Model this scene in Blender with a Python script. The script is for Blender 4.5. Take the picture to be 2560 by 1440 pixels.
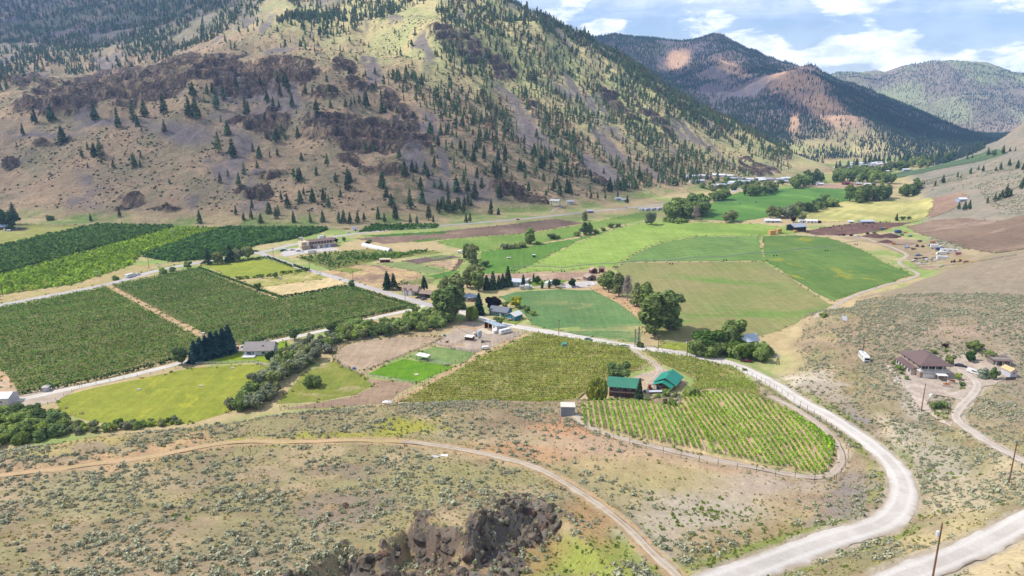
import bpy, bmesh, math, random
import numpy as np
from mathutils import Vector, Matrix
from mathutils.geometry import delaunay_2d_cdt, tessellate_polygon
R = math.radians
random.seed(7); rng = np.random.default_rng(7)
scene = bpy.context.scene
COL = scene.collection
for o in list(bpy.data.objects): bpy.data.objects.remove(o)

# ------------------------------------------------------------------ camera
CAM_H = 120.0; PITCH = R(14.5); FPX = 1707.0
cam_d = bpy.data.cameras.new('camera'); cam_d.sensor_width = 36; cam_d.lens = 36*FPX/2560
cam_d.clip_start = 1.0; cam_d.clip_end = 40000
cam = bpy.data.objects.new('camera', cam_d); COL.objects.link(cam)
cam.location = (0, 0, CAM_H); cam.rotation_euler = (R(90)-PITCH, 0, 0)
scene.camera = cam

# ------------------------------------------------------------------ sun and sky
SUN_EL = R(50)
SUN_AZ = R(-82)            # measured from +Y (away from the camera) towards +X
sdir = Vector((math.sin(SUN_AZ)*math.cos(SUN_EL), math.cos(SUN_AZ)*math.cos(SUN_EL), math.sin(SUN_EL)))
sun_d = bpy.data.lights.new('sun', 'SUN'); sun_d.energy = 5.0; sun_d.angle = R(0.53); sun_d.color = (1.0, 0.955, 0.89)
sun = bpy.data.objects.new('sun', sun_d); COL.objects.link(sun)
sun.rotation_euler = sdir.to_track_quat('Z', 'Y').to_euler()
world = bpy.data.worlds.new('World'); scene.world = world; world.use_nodes = True
wn, wl = world.node_tree.nodes, world.node_tree.links
wn.clear()
w_out = wn.new('ShaderNodeOutputWorld'); w_bg = wn.new('ShaderNodeBackground')
sky = wn.new('ShaderNodeTexSky'); sky.sky_type = 'NISHITA'; sky.sun_disc = False
sky.sun_elevation = SUN_EL; sky.sun_rotation = SUN_AZ; sky.altitude = 500; sky.air_density = 1.0; sky.dust_density = 1.2; sky.ozone_density = 1.0
SKY_STR = 0.098
w_bg.inputs['Strength'].default_value = SKY_STR
def W(t): return wn.new(t)
def wmath(op, a, b=None, clamp=False):
    n = W('ShaderNodeMath'); n.operation = op; n.use_clamp = clamp
    for i, x in enumerate((a, b)):
        if x is None: continue
        if isinstance(x, (int, float)): n.inputs[i].default_value = x
        else: wl.new(x, n.inputs[i])
    return n.outputs[0]
tc = W('ShaderNodeTexCoord'); sep = W('ShaderNodeSeparateXYZ'); wl.new(tc.outputs['Generated'], sep.inputs[0])
# clouds drift on flat layers: project the view direction on a plane overhead, then fbm noise
zz = wmath('ADD', wmath('MAXIMUM', sep.outputs[2], 0.0), 0.10)
cx = wmath('DIVIDE', sep.outputs[0], zz); cy = wmath('DIVIDE', sep.outputs[1], zz)
comb = W('ShaderNodeCombineXYZ'); wl.new(cx, comb.inputs[0]); wl.new(cy, comb.inputs[1])
def wnoise(vec, scale, detail, rough, off=(0, 0, 0), sc=(1, 1, 1), dist=0.0):
    m = W('ShaderNodeMapping'); m.inputs['Location'].default_value = off; m.inputs['Scale'].default_value = sc
    wl.new(vec, m.inputs['Vector'])
    n = W('ShaderNodeTexNoise'); n.inputs['Scale'].default_value = scale; n.inputs['Detail'].default_value = detail
    n.inputs['Roughness'].default_value = rough; n.inputs['Distortion'].default_value = dist
    wl.new(m.outputs[0], n.inputs['Vector']); return n.outputs['Fac']
def wrange(v, a, b):
    n = W('ShaderNodeMapRange'); n.interpolation_type = 'SMOOTHSTEP'
    n.inputs['From Min'].default_value = a; n.inputs['From Max'].default_value = b
    wl.new(v, n.inputs['Value']); return n.outputs[0]
az = wmath('ARCTAN2', sep.outputs[0], sep.outputs[1])
comb2 = W('ShaderNodeCombineXYZ'); wl.new(az, comb2.inputs[0]); wl.new(sep.outputs[2], comb2.inputs[1])
cumulus = wnoise(comb2.outputs[0], 7.5, 9, 0.56, off=(0.83, 0.31, 0.0), sc=(1, 2.6, 1), dist=0.15)
cirrus = wnoise(comb.outputs[0], 0.55, 8, 0.62, off=(3.1, 1.7, 0), sc=(0.35, 1.0, 1), dist=0.8)
elev = sep.outputs[2]
low = wmath('SUBTRACT', 1.0, wrange(elev, 0.02, 0.20))              # cumulus gather near the skyline
cum_mask = wrange(wmath('ADD', cumulus, wmath('MULTIPLY', low, 0.06)), 0.49, 0.60)
cir_mask = wmath('MULTIPLY', wrange(cirrus, 0.36, 0.72), 0.6)
haze_mask = wmath('MULTIPLY', wmath('SUBTRACT', 1.0, wrange(elev, -0.02, 0.24)), 0.35)
mask = wmath('MAXIMUM', wmath('MAXIMUM', cum_mask, cir_mask), haze_mask)
shade = wrange(wnoise(comb2.outputs[0], 16, 8, 0.62, off=(1.9, 0.37, 0), sc=(1, 2.2, 1)), 0.36, 0.62)
ccol = W('ShaderNodeMix'); ccol.data_type = 'RGBA'
ccol.inputs['A'].default_value = (10.5, 11.2, 12.4, 1); ccol.inputs['B'].default_value = (17, 17, 16.8, 1)
wl.new(shade, ccol.inputs['Factor'])
tint = W('ShaderNodeMix'); tint.data_type = 'RGBA'; tint.blend_type = 'MULTIPLY'; tint.inputs['Factor'].default_value = 1.0
wl.new(sky.outputs[0], tint.inputs['A']); tint.inputs['B'].default_value = (1.24, 1.32, 1.52, 1)
cmix = W('ShaderNodeMix'); cmix.data_type = 'RGBA'
wl.new(mask, cmix.inputs['Factor']); wl.new(tint.outputs['Result'], cmix.inputs['A']); wl.new(ccol.outputs['Result'], cmix.inputs['B'])
wl.new(cmix.outputs['Result'], w_bg.inputs['Color']); wl.new(w_bg.outputs[0], w_out.inputs['Surface'])

scene.view_settings.view_transform = 'Standard'; scene.view_settings.look = 'None'
scene.view_settings.exposure = 0.16; scene.view_settings.gamma = 1.0; scene.view_settings.use_curve_mapping = False
scene.render.engine = 'CYCLES'
scene.cycles.max_bounces = 6; scene.cycles.diffuse_bounces = 3; scene.cycles.transparent_max_bounces = 12
scene.cycles.volume_bounces = 0

# ------------------------------------------------------------------ photo pixel <-> place
cp, sp = math.cos(PITCH), math.sin(PITCH)
def ray(u, v):
    x = (np.asarray(u, float)-1280)/FPX; y = (720-np.asarray(v, float))/FPX
    Y = cp + y*sp; Z = -sp + y*cp
    return x/Y, Z/Y                                    # dX/dY, dZ/dY
def at_depth(u, v, D):
    a, b = ray(u, v); return (float(a*D), float(D), float(CAM_H + b*D))
def at_height(u, v, z=0.0):
    a, b = ray(u, v); D = (z-CAM_H)/b; return (float(a*D), float(D), z)
def project(X, Y, Z):
    dz = Z-CAM_H
    f = Y*cp - dz*sp; up = Y*sp + dz*cp
    return 1280 + FPX*X/f, 720 - FPX*up/f
def pip(px, py, poly):
    inside = np.zeros(px.shape, bool); n = len(poly)
    for i in range(n):
        x1, y1 = poly[i]; x2, y2 = poly[(i+1) % n]
        if y1 == y2: continue
        c = ((y1 > py) != (y2 > py)) & (px < (x2-x1)*(py-y1)/(y2-y1)+x1)
        inside ^= c
    return inside
def smooth(a, b, x):
    t = np.clip((x-a)/(b-a), 0, 1); return t*t*(3-2*t)

# value noise -------------------------------------------------------
_perm = np.random.default_rng(11).random(65536)
def vnoise(x, y, seed=0):
    xi = np.floor(x).astype(np.int64); yi = np.floor(y).astype(np.int64)
    fx = x-xi; fy = y-yi
    fx = fx*fx*fx*(fx*(fx*6-15)+10); fy = fy*fy*fy*(fy*(fy*6-15)+10)
    def hsh(a, b): return _perm[((a*73856093) ^ (b*19349663) ^ (seed*83492791)) & 65535]
    return (hsh(xi, yi)*(1-fx)+hsh(xi+1, yi)*fx)*(1-fy) + (hsh(xi, yi+1)*(1-fx)+hsh(xi+1, yi+1)*fx)*fy
def fbm(x, y, wl_, octv=4, seed=0, gain=0.5):
    s = 0; a = 1; t = 0; f = 1/wl_
    for i in range(octv):
        s = s + a*(vnoise(x*f+i*17.3, y*f-i*9.1, seed+i)*2-1); t += a; a *= gain; f *= 2.03
    return s/t
def ridged(x, y, wl_, octv=4, seed=0, gain=0.55):
    s = 0; a = 1; t = 0; f = 1/wl_
    for i in range(octv):
        s = s + a*(1-abs(vnoise(x*f+i*13.7, y*f+i*5.9, seed+i)*2-1)); t += a; a *= gain; f *= 2.1
    return s/t

# ------------------------------------------------------------------ the lie of the land (control points)
CP = []
for u, v, D in [
  # near slope at the bottom of the picture
  (-300,1440,105),(0,1440,105),(300,1440,103),(650,1440,101),(1000,1440,100),(1300,1440,104),(1740,1440,111),(2050,1440,112),(2300,1440,107),(2560,1440,104),(2850,1440,100),
  (-300,1300,136),(0,1300,136),(300,1300,133),(650,1330,124),(1000,1330,123),(1200,1300,128),(1330,1330,126),(1450,1330,130),(1600,1350,129),(1850,1340,136),(2080,1350,138),(2300,1330,140),(2450,1300,143),(2700,1300,138),
  (0,1200,163),(250,1200,163),(500,1200,162),(750,1200,160),(1000,1200,160),(1250,1200,163),(1500,1200,167),(1750,1250,160),(1950,1250,164),(2120,1240,168),(2258,1210,174),(2400,1210,170),(2560,1205,160),(2750,1200,156),
  (-300,1160,176),(0,1140,181),(250,1100,194),(500,1075,204),(700,1042,214),(900,1030,220),(1100,1030,225),(1300,1040,224),(1420,1050,222),
  (200,1150,178),(600,1120,190),(1000,1110,192),(1300,1110,196),(1550,1120,195),(1700,1150,190),
  (1480,1040,232),(1600,1030,238),(1750,1020,244),(1900,1000,251),(1700,1090,208),(1850,1120,203),(2050,1190,186),(2050,1090,213),(1950,1060,223),(2100,1130,200),
  (1000,1012,240),(1250,1010,247),(1400,1010,252),(1500,1003,256),(1560,992,266),(1680,985,268),
  # bench with the house on the right and the sage slopes behind it
  (1930,950,283),(2050,960,272),(2060,1040,240),(2160,900,301),(2200,1000,248),(2300,940,278),(2420,960,268),(2500,900,290),(2560,1000,244),(2400,1100,205),(2520,1080,208),(2250,1100,212),(2700,950,262),
  (1980,850,340),(2100,830,338),(2100,780,365),(2200,740,410),(2300,800,343),(2450,780,347),(2560,800,322),(2700,800,318),(2300,720,420),(2380,700,425),(2450,690,423),(2560,640,440),(2700,600,450),(2700,700,385),
  # rising ground on the right
  (2400,580,640),(2500,605,548),(2560,600,545),(2480,560,655),(2560,540,618),(2700,520,610),(2560,500,705),(2450,500,795),(2560,470,770),(2400,470,930),(2480,440,915),(2560,420,905),(2700,420,860),(2560,380,1005),(2700,350,980),(2400,450,1010),(2500,410,1130),(2330,460,1010),
  (2450,395,1385),(2350,412,1375),(2480,360,1460),(2560,310,1400),(2700,250,1300),(2560,345,1250),(2430,375,1680),(2900,200,1300),
  # left mountain, front slope
  (-300,450,930),(0,470,880),(-300,330,1060),(0,400,950),(0,320,1050),(-300,240,1200),(0,245,1150),(130,215,1180),(250,188,1200),(450,147,1250),(650,130,1270),(790,112,1300),(900,155,1250),(930,170,1240),
  (200,480,850),(200,380,950),(200,280,1060),(450,480,820),(450,400,900),(450,300,1010),(450,215,1120),(650,480,820),(650,380,920),(650,280,1030),(650,200,1130),(850,480,825),(850,390,915),(850,300,1020),(850,220,1120),
  (1000,230,1180),(1060,290,1080),(1000,480,840),(1000,400,920),(1000,330,1020),(1150,480,870),(1150,400,960),(1150,330,1070),(1250,460,900),
  # long face on the right of it
  (1050,75,1400),(1090,55,1430),(1150,80,1420),(1200,150,1370),(1130,150,1310),(1050,180,1250),(1300,200,1400),(1250,300,1200),(1350,330,1200),(1400,420,1060),(1450,300,1300),(1550,420,1130),(1600,350,1280),(1650,440,1120),(1700,380,1290),(1500,200,1560),(1600,260,1500),(1700,300,1480),(1800,380,1400),(1850,420,1290),(1950,410,1400),(2000,420,1400),
  (1250,2,1760),(1370,60,1780),(1480,108,1800),(1560,160,1790),(1640,208,1760),(1720,245,1700),(1800,285,1650),(1880,330,1600),(1950,368,1550),(2020,405,1480),(1400,120,1640),(1300,80,1600),(1150,0,1650),
  # grass saddles and the wooded back mountain, upper left
  (560,112,1450),(600,62,1700),(700,95,1480),(700,60,1620),(850,95,1500),(850,30,1800),(730,20,1800),(950,60,1560),(1000,0,1720),(900,-60,2000),(600,-40,2200),(1100,-80,1900),
  (0,0,2500),(250,0,2600),(500,0,2350),(-300,0,2500),(0,90,2150),(250,80,2200),(450,50,2150),(120,150,1750),(330,120,1800),(480,100,1750),(0,170,1700),(-300,150,1800),(0,-150,3200),(400,-150,3100),(800,-150,2700),(1150,-110,2300),(-400,-150,3200),(40,195,1330),(120,195,1330),
  # wooded ridge behind the skyline
  (1345,54,2500),(1450,100,2500),(1560,168,2450),(1650,222,2350),(1740,270,2200),(1820,320,2000),
  # blue mountain in the middle distance
  (1480,97,3700),(1560,83,3600),(1650,97,3500),(1715,108,3450),(1790,95,3400),(1850,118,3300),(1950,152,3100),(2060,187,2950),(2150,232,2800),(2250,291,2600),(2320,312,2520),(2360,300,2500),(2410,330,2420),(2455,358,2350),
  (1700,170,3150),(1650,200,3050),(1750,240,2700),(1850,180,2900),(1800,290,2400),(1900,250,2500),(2000,182,2520),(1960,190,2560),(2050,215,2400),(2100,262,2250),(2150,300,2060),(2200,345,1920),(2240,385,1830),(2350,370,1950),(2300,385,1870),(2420,362,2080),(1900,330,2080),(2000,300,2150),(2050,360,1900),(1950,380,1800),(2120,380,1880),(2170,285,2420),(2250,335,2150),(2350,335,2200),(2230,300,2400),(2080,220,2700),
  # far mountain on the right
  (2080,183,5000),(2140,177,5000),(2200,192,4900),(2270,167,4800),(2330,152,4800),(2400,149,4800),(2480,163,4800),(2560,193,4700),(2700,230,4600),(2200,240,4500),(2300,250,4300),(2400,240,4200),(2450,270,4000),(2560,260,4100),(2350,300,3950),(2480,338,3700),(2560,332,3600),(2400,318,3800)]:
    CP.append(at_depth(u, v, D))
CP += [(-760,1330,150),(-500,1370,190),(-330,1400,215),(-230,1390,228),(60,1560,300),(220,2050,230),(330,2100,170),(-120,2150,380),(450,2000,130),(560,1800,60),(650,1700,15),(-900,1500,170),
       (800,4200,250),(300,4300,350),(0,3400,420),(1500,5800,250),(3200,5800,250),(2900,3000,220),(2400,2200,260),(1800,1600,220),(-2500,5000,900),(-3500,3000,700),(-2200,1500,300),(-1600,900,160),(-1300,600,20),(3500,4500,400),
       (400,6300,300),(-1500,6300,700),(1760,2580,2),(2080,3000,2),(2380,3400,2),(1640,2330,4),(0,25,60),(-100,40,62),(100,40,60),(-60,70,52),(60,70,52)]
VALLEY = [(-400,1175),(-400,575),(0,552),(200,558),(480,568),(820,577),(1000,568),(1120,552),(1250,538),(1400,530),(1560,514),(1690,492),(1900,466),(2050,441),(2100,420),(2240,404),(2330,400),(2400,396),(2300,425),(2215,445),(2240,462),(2270,490),(2300,520),(2250,548),(2200,590),(2270,640),(2290,690),(2200,722),(2080,772),(1950,835),(1880,890),(1720,890),(1640,900),(1600,935),(1500,950),(1400,975),(1250,990),(1000,1005),(850,1022),(700,1048),(400,1085),(0,1150)]
VW = [at_height(u, v)[:2] for u, v in VALLEY]
gx, gy = np.meshgrid(np.arange(-900, 1300, 62.0), np.arange(200, 2100, 62.0))
keep = pip(gx, gy, VW)
CP += [(float(a), float(b), 0.0) for a, b in zip(gx[keep], gy[keep])]
CP += [(x, y, 0.0) for x, y in VW]
C = np.array(CP)
_, ui = np.unique(np.round(C[:, :2]/4), axis=0, return_index=True); C = C[ui]
def _phi(d2): return np.sqrt(d2 + 14.0**2)
n = len(C)
A = np.zeros((n+3, n+3)); d2 = ((C[:, None, :2]-C[None, :, :2])**2).sum(-1)
A[:n, :n] = _phi(d2) + 0*np.eye(n); A[:n, n] = 1; A[:n, n+1:] = C[:, :2]/1000; A[n:, :n] = A[:n, n:].T
sol = np.linalg.solve(A, np.concatenate([C[:, 2], [0, 0, 0]]))
def rbf(X, Y):
    X = X.ravel().astype(np.float32); Y = Y.ravel().astype(np.float32); out = np.empty(X.shape, np.float32)
    w = sol.astype(np.float32); cx_ = C[:, 0].astype(np.float32); cy_ = C[:, 1].astype(np.float32)
    for s in range(0, len(X), 20000):
        x = X[s:s+20000, None]; y = Y[s:s+20000, None]
        out[s:s+20000] = np.sqrt((x-cx_)**2+(y-cy_)**2+196.0) @ w[:n] + w[n] + w[n+1]*x[:, 0]/1000 + w[n+2]*y[:, 0]/1000
    return out

NT, NR = 720, 980
TH0, TH1, R0, R1 = R(-52), R(52), 24.0, 6600.0
th = np.linspace(TH0, TH1, NT); _k = np.linspace(math.log(R0), math.log(R1), 4000); _d = np.where((_k > math.log(730)) & (_k < math.log(1550)), 5.2, 1.0)
_c = np.cumsum(_d); LR = np.interp(np.linspace(_c[0], _c[-1], NR), _c, _k); LR[0], LR[-1] = _k[0], _k[-1]; rr = np.exp(LR)      # finer rows over the near mountain
TT, RR = np.meshgrid(th, rr)                             # (NR, NT)
GX = RR*np.sin(TT); GY = RR*np.cos(TT)
H = rbf(GX, GY).reshape(GX.shape).astype(float)
H = np.where(H < 0, H*0.0, H)
in_valley = pip(GX, GY, VW)
flat = smooth(0.5, 6.0, H); flat = np.where(in_valley, np.minimum(flat, smooth(3.0, 9.0, H)), flat)
H = H*flat
BASE_H = H.copy()
PU, PV = project(GX, GY, H)
mtn = smooth(650, 800, GY)*smooth(2, 35, H)
far = smooth(1900, 2500, GY)
slope_amp = smooth(8, 120, H)
# erosion: gullies and spurs, finer ones nearer to us
H += mtn*(1-far)*( (ridged(GX+0.35*GY, GY*0.75, 210, 5, 3)-0.62)*46*slope_amp + fbm(GX, GY, 55, 4, 9)*5.0 + (ridged(GX, GY, 17, 4, 11)-.6)*2.6 )
H += mtn*far*( (ridged(GX, GY, 560, 7, 21, 0.56)-0.66)*(135-70*smooth(330, 440, H))*slope_amp + fbm(GX, GY, 150, 4, 25)*9 )
near = (1-smooth(430, 520, GY))*smooth(1.0, 6.0, BASE_H)
H += near*( fbm(GX, GY, 38, 4, 31)*1.3 + fbm(GX, GY, 7, 3, 33)*0.22 )
right = smooth(430, 560, GY)*(1-smooth(1000, 1300, GY))*smooth(200, 330, GX)*smooth(1.0, 8.0, BASE_H)
H += right*fbm(GX, GY, 60, 4, 35)*2.2
# cliffs: broken faces on the left mountain (x, y centre in photo pixels, half sizes)
jit_u = fbm(GX, GY, 60, 4, 41)*38; jit_v = fbm(GX, GY, 60, 4, 43)*26
ROCK = np.zeros_like(H)
onm = (GY > 700) & (GY < 1750) & (GX < 700)
def blob(u, v, a, b, rot=0, soft=0.35, ju=1.0):
    du = PU+jit_u*ju-u; dv = PV+jit_v*ju-v; c, s = math.cos(R(rot)), math.sin(R(rot))
    q = np.sqrt(((du*c+dv*s)/a)**2+((-du*s+dv*c)/b)**2)
    return 1-smooth(1-soft, 1+soft, q)
for u, v, a, b, rot in [(560,180,175,38,4),(300,205,130,30,-14),(130,240,90,22,-12),(720,170,60,26,10),(400,200,120,34,-8),(180,265,60,16,-10),(930,332,150,44,8),(1010,345,60,30,20),(1140,110,85,32,32),(1240,165,50,22,40),(1000,270,70,22,50),(690,285,50,20,10),(820,240,40,16,5),(850,170,30,10,5),
                        (640,300,60,18,8),(900,210,40,14,10),(690,435,45,12,-5),(880,400,40,14,15),(960,430,50,14,0),(20,415,30,8,-10),(140,380,40,8,-8),(330,500,40,14,-15),(420,520,40,9,10),(240,215,60,12,-12),(1270,480,60,16,5),(1330,505,45,12,0),(640,480,50,18,0),(450,60,70,28,-30),(330,60,60,22,-20),(60,210,60,14,-8),(1480,440,50,10,30),(1900,425,60,12,10),(1540,250,60,12,40),(1350,290,40,10,40),(1640,310,50,12,35)]:
    ROCK = np.maximum(ROCK, blob(u, v, a, b, rot)*onm)
ROCK = np.where(onm, ROCK, 0)
crag = ridged(GX*1.4, GY*0.9, 26, 5, 51, 0.6)
tq = H/15+fbm(GX, GY, 70, 3, 59)*.9; tf = tq-np.floor(tq); H += smooth(.1, .6, ROCK)*((np.floor(tq)+smooth(.30, .62, tf))-tq)*15*.9   # ledges and faces
H += ROCK*((crag-0.5)*9 + (ridged(GX*1.2, GY*.7, 9, 4, 57, .6)-0.5)*7)
# rock ribs at the bottom of the picture
rock_near = np.zeros_like(H); nj_u = fbm(GX, GY, 5.0, 4, 61)*34; nj_v = fbm(GX, GY, 5.0, 4, 63)*26
nm = GY < 190
for u, v, a, b, rot, w in [(1310,1285,95,42,-4,1),(1215,1330,60,38,-20,.9),(1080,1340,62,40,25,1),(1150,1400,75,42,-10,.9),(1260,1400,50,32,0,.8),(1000,1400,90,42,-15,1),(880,1410,62,46,-20,1),(780,1440,70,34,-10,.8),(1065,1295,25,12,-20,.7),(1400,1290,26,20,0,.6),(1180,1240,45,12,-8,.35),(840,1270,60,18,-5,.25),(1255,1350,50,24,0,.8)]:
    du = PU+nj_u-u; dv = PV+nj_v-v; c, s = math.cos(R(rot)), math.sin(R(rot))
    q = np.sqrt(((du*c+dv*s)/a)**2+((-du*s+dv*c)/b)**2)
    rock_near = np.maximum(rock_near, w*(1-smooth(0.62, 1.12, q))*nm)
kn = ridged(GX*1.1, GY, 7.0, 5, 71, 0.62)
LOW = [(600,1500),(700,1440),(770,1392),(862,1347),(960,1352),(1010,1302),(1100,1312),(1180,1328),(1215,1272),(1310,1252),(1396,1276),(1425,1315),(1500,1392),(1600,1500)]
_in = pip(PU+nj_u*.35, PV+nj_v*.35, LOW) & nm
_edge = np.array([(u, v) for u, v in LOW[1:-1]])
_ds = np.full(H.shape, 1e9)
for i in range(len(_edge)-1):
    a_, b_ = _edge[i], _edge[i+1]; ab = b_-a_; t_ = np.clip(((PU-a_[0])*ab[0]+(PV-a_[1])*ab[1])/(ab@ab), 0, 1); _ds = np.minimum(_ds, np.hypot(PU-a_[0]-t_*ab[0], PV-a_[1]-t_*ab[1]))
H -= np.where(_in, smooth(0, 40, _ds)*5.5*(1-smooth(1440, 1540, PU)), 0)      # the knoll breaks off in a low cliff towards the viewer
rock_near = np.maximum(rock_near, .75*np.where(_in, 1-smooth(14, 40, _ds), 0)*smooth(.40, .56, fbm(GX, GY, 6, 3, 65)*.5+.5)*(1-smooth(1380, 1440, PU)))
H += rock_near*((kn-0.42)*2.9 + (ridged(GX*1.6, GY*1.2, 2.6, 3, 77, 0.6)-0.5)*1.6)
NEAR_ROCK = rock_near

def _lut(arr):
    dt = (TH1-TH0)/(NT-1); ar_ = np.arange(NR)
    def f(x, y):
        x = np.asarray(x, float); y = np.asarray(y, float)
        r = np.hypot(x, y); t = np.arctan2(x, y)
        a = np.clip(np.interp(np.log(np.maximum(r, R0)), LR, ar_), 0, NR-1.001); b = np.clip((t-TH0)/dt, 0, NT-1.001)
        i = a.astype(int); j = b.astype(int); fa = a-i; fb = b-j
        G = arr()
        return (G[i, j]*(1-fb)+G[i, j+1]*fb)*(1-fa) + (G[i+1, j]*(1-fb)+G[i+1, j+1]*fb)*fa
    return f
height = _lut(lambda: H)
STEPS = np.exp(np.linspace(math.log(45), math.log(7000), 1500))
def hits(us, vs):
    """where the sight lines through photo pixels meet the land -> (n,3)"""
    us = np.asarray(us, float).ravel(); vs = np.asarray(vs, float).ravel(); out = np.zeros((len(us), 3))
    for s in range(0, len(us), 600):
        a, b = ray(us[s:s+600], vs[s:s+600])
        D = STEPS[None, :]; X = a[:, None]*D; Z = CAM_H + b[:, None]*D; Y = np.broadcast_to(D, X.shape)
        g = Z - height(X, Y); below = g < 0
        k = np.argmax(below, 1); k = np.where(below.any(1), k, len(STEPS)-1); k = np.maximum(k, 1); ii = np.arange(len(k))
        g0 = g[ii, k-1]; g1 = g[ii, k]; t = np.clip(g0/(g0-g1+1e-9), 0, 1)
        d = STEPS[k-1]+(STEPS[k]-STEPS[k-1])*t
        out[s:s+600, 0] = a*d; out[s:s+600, 1] = d; out[s:s+600, 2] = height(a*d, d)
    return out
def hit(u, v): return Vector(hits([u], [v])[0])
def ground(x, y): return float(height(x, y))

# ------------------------------------------------------------------ colours and materials
def lin(c):
    c = np.asarray(c, float)/255; return np.where(c <= .04045, c/12.92, ((c+.055)/1.055)**2.4)
def ph(r, g, b, k=1.36):
    """surface colour that shows as this sRGB colour in full daylight"""
    m = .3*r+.6*g+.1*b; r, g, b = (x*.88+m*.12 for x in (r, g, b))
    return tuple(np.clip(lin((r, g, b))/k, 0.004, 0.86))
class NB:
    """small node-tree builder"""
    def __init__(s, name):
        s.m = bpy.data.materials.new(name); s.m.use_nodes = True; s.t = s.m.node_tree; s.n = s.t.nodes; s.l = s.t.links
        s.n.clear(); s.out = s.n.new('ShaderNodeOutputMaterial'); s.b = s.n.new('ShaderNodeBsdfPrincipled')
        s.l.new(s.b.outputs[0], s.out.inputs['Surface']); s.b.inputs['Roughness'].default_value = 0.9
        s.b.inputs['Specular IOR Level'].default_value = 0.2
    def setin(s, sock, val):
        if hasattr(val, 'links') or isinstance(val, bpy.types.NodeSocket): s.l.new(val, sock)
        elif isinstance(val, (tuple, list)) and len(val) == 3 and sock.type == 'RGBA': sock.default_value = (*val, 1)
        else: sock.default_value = val
    def pos(s): return s.n.new('ShaderNodeNewGeometry').outputs['Position']
    def objpos(s): return s.n.new('ShaderNodeTexCoord').outputs['Object']
    def rand(s): return s.n.new('ShaderNodeObjectInfo').outputs['Random']
    def attr(s, name):
        a = s.n.new('ShaderNodeAttribute'); a.attribute_name = name; return a
    def math(s, op, a, b=None, clamp=False):
        q = s.n.new('ShaderNodeMath'); q.operation = op; q.use_clamp = clamp; s.setin(q.inputs[0], a)
        if b is not None: s.setin(q.inputs[1], b)
        return q.outputs[0]
    def noise(s, vec, scale, detail=4, rough=0.55, stretch=None, rot=0, dist=0):
        if stretch or rot:
            mp = s.n.new('ShaderNodeMapping'); s.l.new(vec, mp.inputs['Vector']); mp.inputs['Rotation'].default_value = (0, 0, rot)
            mp.inputs['Scale'].default_value = stretch or (1, 1, 1); vec = mp.outputs[0]
        q = s.n.new('ShaderNodeTexNoise'); s.l.new(vec, q.inputs['Vector']); q.inputs['Scale'].default_value = scale
        q.inputs['Detail'].default_value = detail; q.inputs['Roughness'].default_value = rough; q.inputs['Distortion'].default_value = dist
        return q.outputs['Fac']
    def step(s, v, a, b):
        q = s.n.new('ShaderNodeMapRange'); q.interpolation_type = 'SMOOTHSTEP'; s.setin(q.inputs['Value'], v)
        q.inputs['From Min'].default_value = a; q.inputs['From Max'].default_value = b; return q.outputs[0]
    def range(s, v, a, b, c, d):
        q = s.n.new('ShaderNodeMapRange'); s.setin(q.inputs['Value'], v)
        for k, x in zip(('From Min', 'From Max', 'To Min', 'To Max'), (a, b, c, d)): q.inputs[k].default_value = x
        return q.outputs[0]
    def mix(s, f, a, b, mode='MIX'):
        q = s.n.new('ShaderNodeMix'); q.data_type = 'RGBA'; q.blend_type = mode; s.setin(q.inputs['Factor'], f)
        s.setin(q.inputs['A'], a); s.setin(q.inputs['B'], b); return q.outputs['Result']
    def scale(s, col, f):
        q = s.n.new('ShaderNodeVectorMath'); q.operation = 'SCALE'; s.setin(q.inputs[0], col); s.setin(q.inputs['Scale'], f); return q.outputs[0]
    def bump(s, h, dist=0.2, strength=0.6):
        q = s.n.new('ShaderNodeBump'); q.inputs['Distance'].default_value = dist; q.inputs['Strength'].default_value = strength
        s.l.new(h, q.inputs['Height']); s.l.new(q.outputs[0], s.b.inputs['Normal'])
    def base(s, c): s.setin(s.b.inputs['Base Color'], c); return s
_mats = {}
def flat_mat(name, c, rough=0.7, metal=0.0, var=0.12, scale=1.5, spec=0.3):
    if name in _mats: return _mats[name]
    k = NB(name); nz = k.noise(k.pos(), scale, 5, 0.6)
    k.base(k.scale(k.mix(0.0, c, c), k.range(nz, 0.25, 0.75, 1-var, 1+var)))
    k.b.inputs['Roughness'].default_value = rough; k.b.inputs['Metallic'].default_value = metal; k.b.inputs['Specular IOR Level'].default_value = spec
    _mats[name] = k.m; return k.m
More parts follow.
